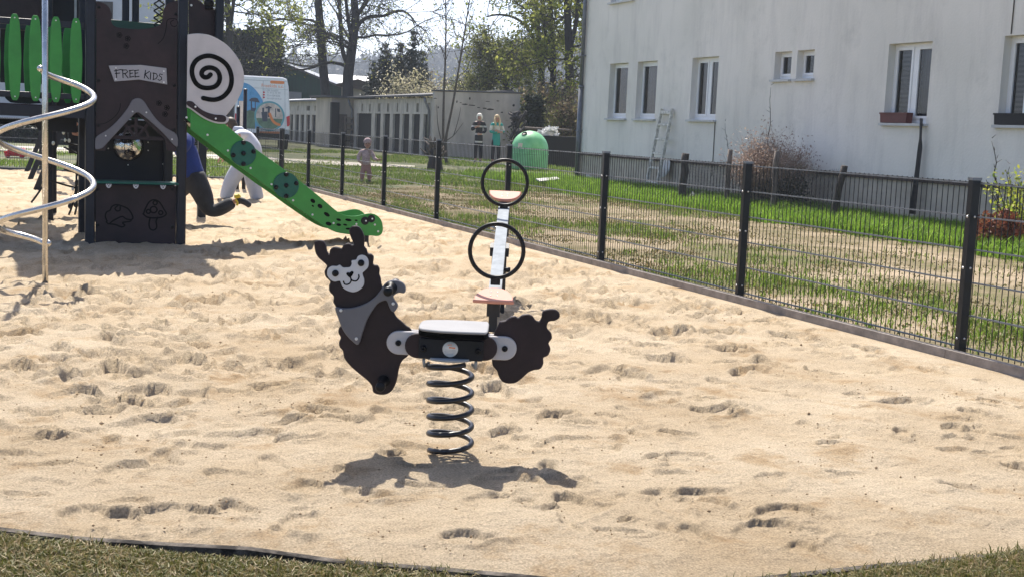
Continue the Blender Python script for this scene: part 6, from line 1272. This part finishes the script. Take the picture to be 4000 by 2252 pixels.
columnar(2078, 600, 380, 48.5, 78, 'dark pointed evergreen shrub behind the log stack at the gable wall', 3)
def spruce(u, vt, D, R, seed, label):
    r = random.Random(seed); b = PD(u, 560, D); b.z = hz(D); H = PD(u, vt, D).z-b.z; root = thing('spruce', b, label, 'spruce', 'dark spruces behind the sheds'); tk = MB(); P = []
    tk.tube([b-UP*.2, b+UP*H*.5, b+UP*H], [.12, .06, .008], 7); z = .5
    while z < H-.12:
        f = z/H; n = 7 if f < .8 else 4
        for k in range(n):
            a = 6.283*k/n+r.uniform(-.3, .3)+z*2; L = R*(1-f)**.8*r.uniform(.75, 1.15)+.10; up = -.15+.85*f**2; d = V((math.cos(a), math.sin(a), up)).normalized(); p = b+UP*z; q = p+d*L; tk.tube([p, p+d*L*.5-UP*.04*L, q], [.02, .014, .006], 3, cap=False); m = max(3, int(L*11))
            for j in range(m): t = (j+.6)/m; P.append(p+d*L*t-UP*.05*r.random())
        z += .30*(1-.35*f)+(.12 if f > .8 else 0)
    tk.build('trunk', 'bark', root); cards('needles', P, .16, 4, 'needle', root, seed, .06, .42)
for i, (u, vt, D, R, lb) in enumerate(((1602, 112, 70, 1.25, 'tallest dark spruce with a long bare leader'), (1553, 158, 71, 1.25, 'dark spruce in the middle of the three behind the shed roof'), (1494, 162, 72, 1.35, 'dark spruce nearest the forked tree trunk'), (1450, 240, 73, 1.1, 'short dark spruce touching the forked trunk'), (1640, 190, 74, 1.0, 'slim spruce half hidden behind the pale bush'))): spruce(u, vt, D, R, 60+i, lb)
# overhead line
mb = MB(); a, b = PD(700, 292, 70), PD(2250, 128, 66); pts = [a+(b-a)*t-UP*(1.0*4*t*(1-t)*.35) for t in [i/24 for i in range(25)]]; mb.tube(pts, .011, 4); mb.top('overhead_cable', 'wire', a, 'thin overhead cable sagging in front of the wooded hill', 'cable')
# ------------------------------------------------------------------ wooded hill
def ridge(az):                # degrees right of the view axis -> height of the hill
    k = [(-40, 14), (-20, 17), (-10.4, 20), (-6.6, 23), (-2.9, 28), (-1.5, 31), (0, 34), (5, 44), (12, 52), (25, 50), (45, 40)]
    return np.interp(az, [q[0] for q in k], [q[1] for q in k])
def make_hill():
    az = np.linspace(-44, 44, 120); Dd = np.linspace(300, 900, 40); A_, D_ = np.meshgrid(az, Dd); t = np.clip((D_-330)/320, 0, 1); Z = .1+ridge(A_)*t*t*(3-2*t)*np.where(D_ > 700, 1-(D_-700)/400, 1)+(fbm(A_*.3, D_*.01, 91, 3)-.45)*3*t
    th = YAW+np.radians(A_); P = np.stack([np.sin(th)*D_, np.cos(th)*D_, Z], -1).reshape(-1, 3); ny, nx = A_.shape; idx = np.arange(ny*nx).reshape(ny, nx); F = np.stack([idx[:-1, :-1], idx[:-1, 1:], idx[1:, 1:], idx[1:, :-1]], -1).reshape(-1, 4)
    o = npmesh('hills', P, F, 'hill_floor', True); tag(o, kind='structure')
    r = np.random.default_rng(92); n = 6500; a = r.uniform(-30, 30, n); d = r.uniform(380, 690, n); t = np.clip((d-330)/320, 0, 1); z = .1+ridge(a)*t*t*(3-2*t)-1; th = YAW+np.radians(a); B = np.stack([np.sin(th)*d, np.cos(th)*d, z], -1); h = r.uniform(8, 14.5, n); w = r.uniform(1.5, 3, n)
    m = 26; c = np.repeat(B, m, 0); hh = np.repeat(h, m); ww = np.repeat(w, m); q = r.random(n*m); ang = r.uniform(0, 6.283, n*m); R = ww*np.sin(np.pi*np.clip(q*.92+.05, 0, 1))**.6*r.random(n*m)**.5
    c = c+np.stack([np.cos(ang)*R, np.sin(ang)*R, hh*(.12+.88*q)], -1); e1 = r.normal(0, .85, (n*m, 3)); e2 = r.normal(0, .85, (n*m, 3)); e2[:, 2] *= 1.6
    vs = np.stack([c-e1, c+e1*.7+e2*.4, c+e2], 1).reshape(-1, 3); F = np.arange(n*m*3).reshape(-1, 3); o = npmesh('forest', vs, F, 'far_wood', False); tag(o, 'bluish spring forest covering the far hill', 'forest', kind='stuff')
make_hill()
# ------------------------------------------------------------------ people
def skin(name, N, edges, m, parent, lev=2, root=0):
    """one continuous surface grown over joints: N = [(point, radius)]"""
    off = rootloc(parent); me = bpy.data.meshes.new(name); me.from_pydata([tuple(V(p)-off) for p, _ in N], edges, []); ob = bpy.data.objects.new(name, me); COL.objects.link(ob)
    sm = ob.modifiers.new('s', 'SKIN'); sm.use_smooth_shade = True; sm.branch_smoothing = .3
    for i, (p, r) in enumerate(N):
        d = me.skin_vertices[0].data[i]; d.radius = (r, r) if not isinstance(r, tuple) else r; d.use_root = i == root
    su = ob.modifiers.new('u', 'SUBSURF'); su.levels = su.render_levels = lev
    bpy.context.view_layer.update(); me2 = bpy.data.meshes.new_from_object(ob.evaluated_get(bpy.context.evaluated_depsgraph_get())); bpy.data.objects.remove(ob)
    me2.materials.clear(); me2.materials.append(MATS[m])
    for p in me2.polygons: p.use_smooth = True
    me2.name = name; return link(name, me2, parent)
class Sk:
    def __init__(s): s.N = []; s.E = []
    def node(s, p, r, frm=None):
        s.N.append((V(p), r)); i = len(s.N)-1
        if frm is not None: s.E.append((frm, i))
        return i
    def chain(s, pts, frm=None):
        for p, r in pts: frm = s.node(p, r, frm)
        return frm
    def hand(s, i, d, side, palm, k=1.0):
        """palm and five bent fingers from wrist node i; d along the hand, side towards the thumb, palm = inner normal"""
        w = s.N[i][0]; d, side, palm = V(d).normalized(), V(side).normalized(), V(palm).normalized(); c = s.node(w+d*.045*k, .023*k, i); kn = s.node(w+d*.075*k, .024*k, c)
        for o, L, b in ((.028, .065, .5), (.010, .075, .55), (-.009, .070, .6), (-.027, .055, .7)):
            a = s.node(w+d*.090*k+side*o*k, .0088*k, kn); q = w+d*(.090+L*.5)*k+side*o*k*1.1+palm*.012*k; a = s.node(q, .0082*k, a); s.node(q+(d*math.cos(b)+palm*math.sin(b))*L*.5*k, .0065*k, a)
        a = s.node(w+d*.045*k+side*.030*k, .0105*k, c); a = s.node(w+d*.07*k+side*.045*k+palm*.01*k, .0095*k, a); s.node(w+d*.095*k+side*.048*k+palm*.02*k, .0075*k, a)
    def build(s, name, m, parent, lev=2): return skin(name, s.N, s.E, m, parent, lev)
def face_parts(root, c, fwd, k=1.0):
    """eyes, nose, mouth and ears set on the head centred at c, looking along fwd"""
    fwd = V(fwd).normalized(); sd = fwd.cross(UP).normalized(); u = sd.cross(fwd)
    for s in (-1, 1):
        mb = MB(); mb.ball(c+fwd*.083*k+sd*s*.032*k+u*.012*k, .011*k, 8); mb.build('eye', 'eye_dark', root)
        mb = MB(); mb.ball(c+sd*s*.077*k-fwd*.005*k, .026*k, 8, (.5, .7, 1)); mb.build('ear', 'skin', root)
    mb = MB(); mb.ball(c+fwd*.094*k-u*.012*k, .015*k, 8, (.8, .9, 1.4)); mb.build('nose', 'skin', root)
    mb = MB(); mb.tube([c+fwd*.083*k-u*.045*k+sd*t*.024*k for t in (-1, -.3, .3, 1)], .006*k, 6); mb.build('mouth', 'lips', root)
def head_nodes(s, neck, c, fwd, k=1.0):
    fwd = V(fwd).normalized()
    return s.chain([(c-UP*.065*k+fwd*.022*k, .058*k), (c-UP*.005*k+fwd*.006*k, .080*k), (c+UP*.055*k-fwd*.002*k, .074*k), (c+UP*.098*k-fwd*.004*k, .045*k)], neck)
def standing(label, u, v, D, H, fwd, arms, cardigan, hair, hairm, long, legm, stance=.09, scarf=None, lean=0):
    b = PD(u, v, D); b.z = TZ(b.x, b.y); root = thing('person', b, label, 'person'); k = H/1.70; f = V(fwd); f.z = 0; f.normalize(); sd = f.cross(UP).normalized()*-1   # sd = the person's left
    P = lambda x, y, z: b+sd*x*k+f*y*k+UP*z*k
    s = Sk(); pel = s.node(P(0, 0, .90), .100*k); wa = s.node(P(0, 0, 1.08), .098*k, pel); ch = s.node(P(0, 0, 1.28), .118*k, wa); sh = s.node(P(0, 0, 1.40), .085*k, ch); nk = s.node(P(0, .005, 1.47), .050*k, sh); hc = P(lean, .02, 1.58); head_nodes(s, nk, hc, f, k)
    for q in (1, -1):
        s.chain([(P(q*stance, 0, .76), .066*k), (P(q*stance, .015, .48), .054*k), (P(q*stance*1.05, -.01, .09), .040*k), (P(q*stance*1.1, .05, .035), .036*k), (P(q*stance*1.2, .14, .025), .028*k)], pel)
    for q in (1, -1):
        el, wr, hd, th, pa = arms[q]; i = s.chain([(P(q*.165, 0, 1.385), .055*k), (P(*el), .041*k), (P(*wr), .029*k)], sh); s.hand(i, sd*hd[0]+f*hd[1]+UP*hd[2], sd*th[0]+f*th[1]+UP*th[2], sd*pa[0]+f*pa[1]+UP*pa[2], k)
    s.build('body', 'skin', root)
    t = Sk(); pe = t.node(P(0, 0, .88), .120*k); t.chain([(P(0, 0, 1.0), .118*k), (P(0, 0, 1.06), .112*k)], pe)
    for q in (1, -1): t.chain([(P(q*stance, 0, .74), .088*k), (P(q*stance, .015, .48), .072*k), (P(q*stance*1.05, -.01, .12), .060*k)], pe)
    t.build('trousers', legm, root)
    c = Sk(); lo = c.node(P(0, 0, .60), .150*k); a = c.chain([(P(0, 0, .66), .156*k), (P(0, 0, .80), .158*k), (P(0, 0, .92), .154*k), (P(0, 0, 1.10), .132*k), (P(0, .005, 1.28), .140*k), (P(0, 0, 1.395), .100*k), (P(0, 0, 1.45), .066*k)], lo); 
    for q in (1, -1):
        el, wr = arms[q][:2]; wv = V(wr)-(V(wr)-V(el))*.12; c.chain([(P(q*.165, 0, 1.385), .071*k), (P(*el), .056*k), (P(*wv), .045*k)], 6)
    c.build('cardigan', cardigan, root)
    for q in (1, -1): e = Sk(); i = e.chain([(P(q*stance*1.05, -.035, .045), .046*k), (P(q*stance*1.1, .06, .038), .045*k), (P(q*stance*1.2, .16, .03), .036*k)]); e.build('shoe', 'shoe_dark', root)
    hm = MB(); hm.ball(hc+UP*.052*k-f*.026*k, .097*k, 16); hm.ball(hc-UP*.035*k-f*.040*k, .082*k, 14, (1, 1, 1.25))
    for q in (1, -1):
        hm.ball(hc+sd*q*.070*k+UP*.0*k-f*.018*k, .046*k, 12, (.9, 1.1, 1.8))
        if long: hm.tube([hc+sd*q*.074*k+UP*.03*k, hc+sd*q*.088*k-UP*.07*k+f*.01*k, hc+sd*q*.078*k-UP*.17*k+f*.05*k, hc+sd*q*.066*k-UP*.27*k+f*.095*k], [.03*k, .042*k, .04*k, .016*k], 10)
    if long: hm.tube([hc-f*.05*k, hc-f*.085*k-UP*.12*k, hc-f*.11*k-UP*.26*k], [.06*k, .085*k, .05*k], 12)
    hm.build('hair', hairm, root)
    face_parts(root, hc, f, k)
    if scarf: e = Sk(); e.chain([(P(-.05, .08, 1.42), .04*k), (P(0, .10, 1.38), .045*k), (P(.05, .08, 1.42), .04*k)]); e.chain([(P(0, .125, 1.30), .04*k)], 1); e.build('scarf', scarf, root)
    return root
WD = 43.8; TC = -FH
# person's left is to our right when they face us
standing('person with short white hair in a long black and white striped cardigan, hand on chest', 1866, 640, WD, 1.64, TC-RT*.02, {1: ((.24, .05, 1.12), (.08, .20, .98), (-.9, .35, .1), (0, .2, 1), (0, -1, 0)), -1: ((-.25, .06, 1.12), (-.10, .17, 1.24), (.9, .35, .2), (0, .1, 1), (0, -1, 0))}, 'cardigan_black', 0, 'hair_white', False, 'cloth_dark', .085, 'scarf')
standing('person with long blond hair in a teal and cream cardigan, arms crossed', 1934, 644, WD-.3, 1.62, TC+RT*.35, {1: ((.25, .07, 1.12), (.00, .21, 1.15), (-.95, .15, .05), (0, .2, 1), (0, -1, 0)), -1: ((-.25, .07, 1.10), (.02, .23, 1.10), (.95, .1, .1), (0, .1, 1), (0, -1, 0))}, 'cardigan_teal', 0, 'hair_blond', True, 'cloth_dark', .10)
# toddler by the fence
def toddler():
    D = PG(1428, 714).dot(FH); b = PG(1428, 714); root = thing('person', b, 'small child in pale pink outfit and hat standing in grass behind the fence', 'person'); f = (TC+RT*.15).normalized(); sd = RT; P = lambda x, y, z: b+sd*x+f*y+UP*z
    s = Sk(); pel = s.node(P(0, 0, .40), .085); ch = s.chain([(P(0, 0, .52), .085), (P(0, 0, .62), .080)], pel); sh = s.node(P(0, 0, .685), .055, ch); nk = s.node(P(0, .0, .72), .038, sh); hc = P(.02, .01, .83); head_nodes(s, nk, hc, f, .88)
    for q in (1, -1): s.chain([(P(q*.065, 0, .36), .060), (P(q*.075, .01, .19), .042), (P(q*.08, 0, .05), .032), (P(q*.085, .06, .025), .026)], pel)
    for q, el, wr, d in ((1, (.17, .05, .52), (.25, .14, .50), RT*.9+f*.4+UP*.15), (-1, (-.18, .0, .52), (-.15, .10, .44), f*.6+RT*.5-UP*.2)): i = s.chain([(P(q*.11, 0, .67), .040), (P(*el), .031), (P(*wr), .022)], sh); s.hand(i, d, UP, -RT*q, .65)
    s.build('body', 'skin', root)
    t = Sk(); pe = t.node(P(0, 0, .38), .088); t.chain([(P(0, 0, .46), .090), (P(0, 0, .50), .086)], pe); [t.chain([(P(q*.062, 0, .29), .062), (P(q*.075, .01, .19), .058), (P(q*.08, 0, .07), .05)], pe) for q in (1, -1)]; t.build('trousers', 'pink_cloth', root)
    c = Sk(); lo = c.node(P(0, 0, .36), .105); c.chain([(P(0, 0, .42), .110), (P(0, 0, .52), .108), (P(0, 0, .64), .095), (P(0, 0, .70), .06)], lo)
    for q, el, wr in ((1, (.17, .05, .52), (.23, .125, .505)), (-1, (-.18, .0, .52), (-.155, .085, .455))): c.chain([(P(q*.11, 0, .67), .055), (P(*el), .048), (P(*wr), .036)], 3)
    c.build('jacket', 'pale_pink_cloth', root)
    hm = MB(); hm.ball(hc+UP*.052-f*.016, .088, 16, (1, 1, .95)); hm.ball(hc-UP*.01-f*.035, .074, 14); hm.build('hat', 'pale_pink_cloth', root)
    for q in (1, -1): e = Sk(); e.chain([(P(q*.08, -.02, .035), .036), (P(q*.09, .08, .03), .034)]); e.build('shoe', 'grey_wood', root)
    face_parts(root, hc, f, .85)
toddler()
# figures posed from their joints (upright plane at their own distance, w = metres further back)
def JT(u, v, D, w=0): return PD(680+u/3.295, 440+v/3.295, D)+FH*w
def teen():
    D = PG(890, 782).dot(FH); b = PG(942, 788); root = thing('person', b, 'person in white hoodie and pale trousers bending forward behind the slide', 'person'); J = lambda u, v, w=0: JT(u, v, D, w)
    hc = J(705, 165, .0); f = (RT*-.75-UP*.62+FH*.1).normalized()
    s = Sk(); pel = s.node(J(965, 580), .11); ch = s.chain([(J(965, 450), .10), (J(905, 335), .11)], pel); sh = s.node(J(830, 260), .085, ch); nk = s.node(J(785, 215), .052, sh); s.chain([(hc-f*.0+V((0, 0, -.05)), .062), (hc, .085), (hc+UP*.05-RT*.02, .06)], nk)
    for q, kn, an, to in ((-1, (765, 850), (690, 1090), (620, 1120)), (1, (985, 880), (1050, 1110), (990, 1160))): w = .12*q; s.chain([(J(925+q*35, 690, w), .09), (J(*kn, w), .065), (J(*an, w), .042), (J(*to, w), .032)], pel)
    for q in (1, -1): i = s.chain([(J(850, 300, q*.19), .058), (J(760, 430, q*.22), .042), (J(660, 540, q*.14), .03)], sh); s.hand(i, J(600, 600)-J(660, 540), FH*-q, RT*.7-UP*.7, .95)
    s.build('body', 'skin', root)
    t = Sk(); pe = t.node(J(960, 600), .165); t.chain([(J(985, 520), .16)], pe)
    for q, kn, an in ((-1, (765, 850), (695, 1070)), (1, (985, 880), (1050, 1100))): w = .12*q; t.chain([(J(925+q*35, 680, w), .150), (J(*kn, w), .125), (J(*an, w), .108), (J(an[0]+8, an[1]+35, w), .105)], pe)
    t.build('trousers', 'trousers_pale', root)
    c = Sk(); lo = c.node(J(985, 640), .165); c.chain([(J(1000, 550), .185), (J(1000, 440), .170), (J(930, 345), .160), (J(860, 285), .125), (J(810, 240), .085)], lo)
    for q in (1, -1): c.chain([(J(850, 300, q*.19), .085), (J(760, 430, q*.22), .066), (J(675, 525, q*.15), .05)], 4)
    c.build('hoodie', 'hoodie_white', root); h = Sk(); h.chain([(J(830, 225, -.1), .055), (J(860, 222, 0), .065), (J(830, 232, .1), .055)]); h.node(J(780, 215, -.09), .04, 0); h.node(J(780, 218, .09), .04, 2); h.build('hood', 'hoodie_white', root)
    hm = MB(); hm.ball(hc+UP*.035+RT*.025, .094, 16); hm.ball(hc+RT*.05+UP*.0, .088, 14); hm.build('hair', 'hair_brown', root)
    for (a, an, w) in (((620, 1128), (700, 1118), -.12), ((985, 1165), (1070, 1140), .12)): e = Sk(); e.chain([(J(*an, w)+UP*.0, .055), (J(*a, w), .042)]); e.build('shoe', 'shoe_dark', root)
    face_parts(root, hc-UP*.01, f, .95)
teen()
def runner():
    D = 14.9; b = PD(760, 890, D); b.z = 0; root = thing('person', b, 'child in blue jacket and dark jeans half hidden behind the tower post', 'person'); J = lambda u, v, w=0: JT(u, v, D, w); hc = J(-40, 120, .02); f = (-RT*.9+FH*.15-UP*.1).normalized()
    s = Sk(); pel = s.node(J(200, 820), .105); ch = s.chain([(J(160, 620), .098), (J(110, 420), .105)], pel); sh = s.node(J(70, 300), .075, ch); nk = s.node(J(30, 225), .046, sh); head_nodes(s, nk, hc, f, .95)
    s.chain([(J(290, 900, -.05), .085), (J(380, 1080, -.05), .070), (J(465, 1270, -.05), .060), (J(620, 1225, -.05), .052), (J(790, 1140, -.05), .034), (J(870, 1110, -.05), .030), (J(980, 1180, -.05), .024)], pel)
    s.chain([(J(110, 960, .1), .085), (J(-60, 1150, .1), .06), (J(20, 1430, .1), .038), (J(-60, 1480, .1), .030)], pel)
    for q in (1, -1): i = s.chain([(J(75, 320, q*.15), .05), (J(-40, 480, q*.2), .037), (J(-150, 400, q*.16), .026)], sh); s.hand(i, -RT+UP*.4, UP, RT, .85)
    s.build('body', 'skin', root)
    t = Sk(); pe = t.node(J(225, 820), .135); t.chain([(J(205, 740), .13)], pe); t.chain([(J(320, 900, -.05), .150), (J(395, 1080, -.05), .125), (J(450, 1240, -.05), .098), (J(530, 1272, -.05), .085), (J(640, 1225, -.05), .085), (J(790, 1140, -.05), .070)], pe); t.chain([(J(110, 960, .1), .10), (J(-60, 1150, .1), .075), (J(10, 1400, .1), .06)], pe); t.build('jeans', 'jeans', root)
    c = Sk(); lo = c.node(J(235, 850), .165); c.chain([(J(220, 790), .165), (J(180, 640), .150), (J(150, 450), .150), (J(85, 320), .10), (J(45, 255), .065)], lo); c.chain([(J(160, 330, -.10), .10), (J(215, 410, -.2), .08), (J(100, 560, -.24), .05)], 4); c.chain([(J(75, 320, .15), .07), (J(-40, 480, .2), .056), (J(-130, 415, .17), .04)], 4); c.build('jacket', 'jacket_blue', root)
    hm = MB(); hm.ball(hc+UP*.045+RT*.02, .090, 14); hm.ball(hc+RT*.045, .082, 14); hm.build('hair', 'hair_brown', root); face_parts(root, hc, f, .9)
    e = Sk(); e.chain([(J(800, 1150, -.05), .045), (J(860, 1120, -.05), .048), (J(930, 1150, -.05), .042), (J(1000, 1205, -.05), .034)]); sh_ = e.build('shoe', 'shoe_dark', root)
    mb = MB(); mb.tube(smooth([tuple(J(x, y, -.09)) for x, y in ((800, 1075), (845, 1072), (870, 1062))], 3, False), .024, 8); mb.tube(smooth([tuple(J(x, y, -.105)) for x, y in ((815, 1110), (840, 1150), (835, 1190))], 3, False), .013, 8); mb.build('shoe_trim', 'sole_yellow', sh_)
    e = Sk(); e.chain([(J(25, 1450, .1), .042), (J(-70, 1490, .1), .036)]); e.build('shoe', 'shoe_dark', root)
runner()
# ------------------------------------------------------------------ air
HAZE = True
def haze():
    mb = MB(); mb.box(-960, 1260, -70, 1660, -1.8, 78); m = bpy.data.materials.new('haze'); m.use_nodes = True; t = m.node_tree; t.nodes.remove(t.nodes['Principled BSDF']); v = t.nodes.new('ShaderNodeVolumePrincipled'); v.inputs['Color'].default_value = (.80, .88, 1, 1); v.inputs['Density'].default_value = .0006; v.inputs['Anisotropy'].default_value = .2; t.links.new(v.outputs[0], t.nodes['Material Output'].inputs['Volume']); MATS['haze'] = m
    o = mb.build('haze', 'haze'); tag(o, kind='stuff')
if HAZE: haze()
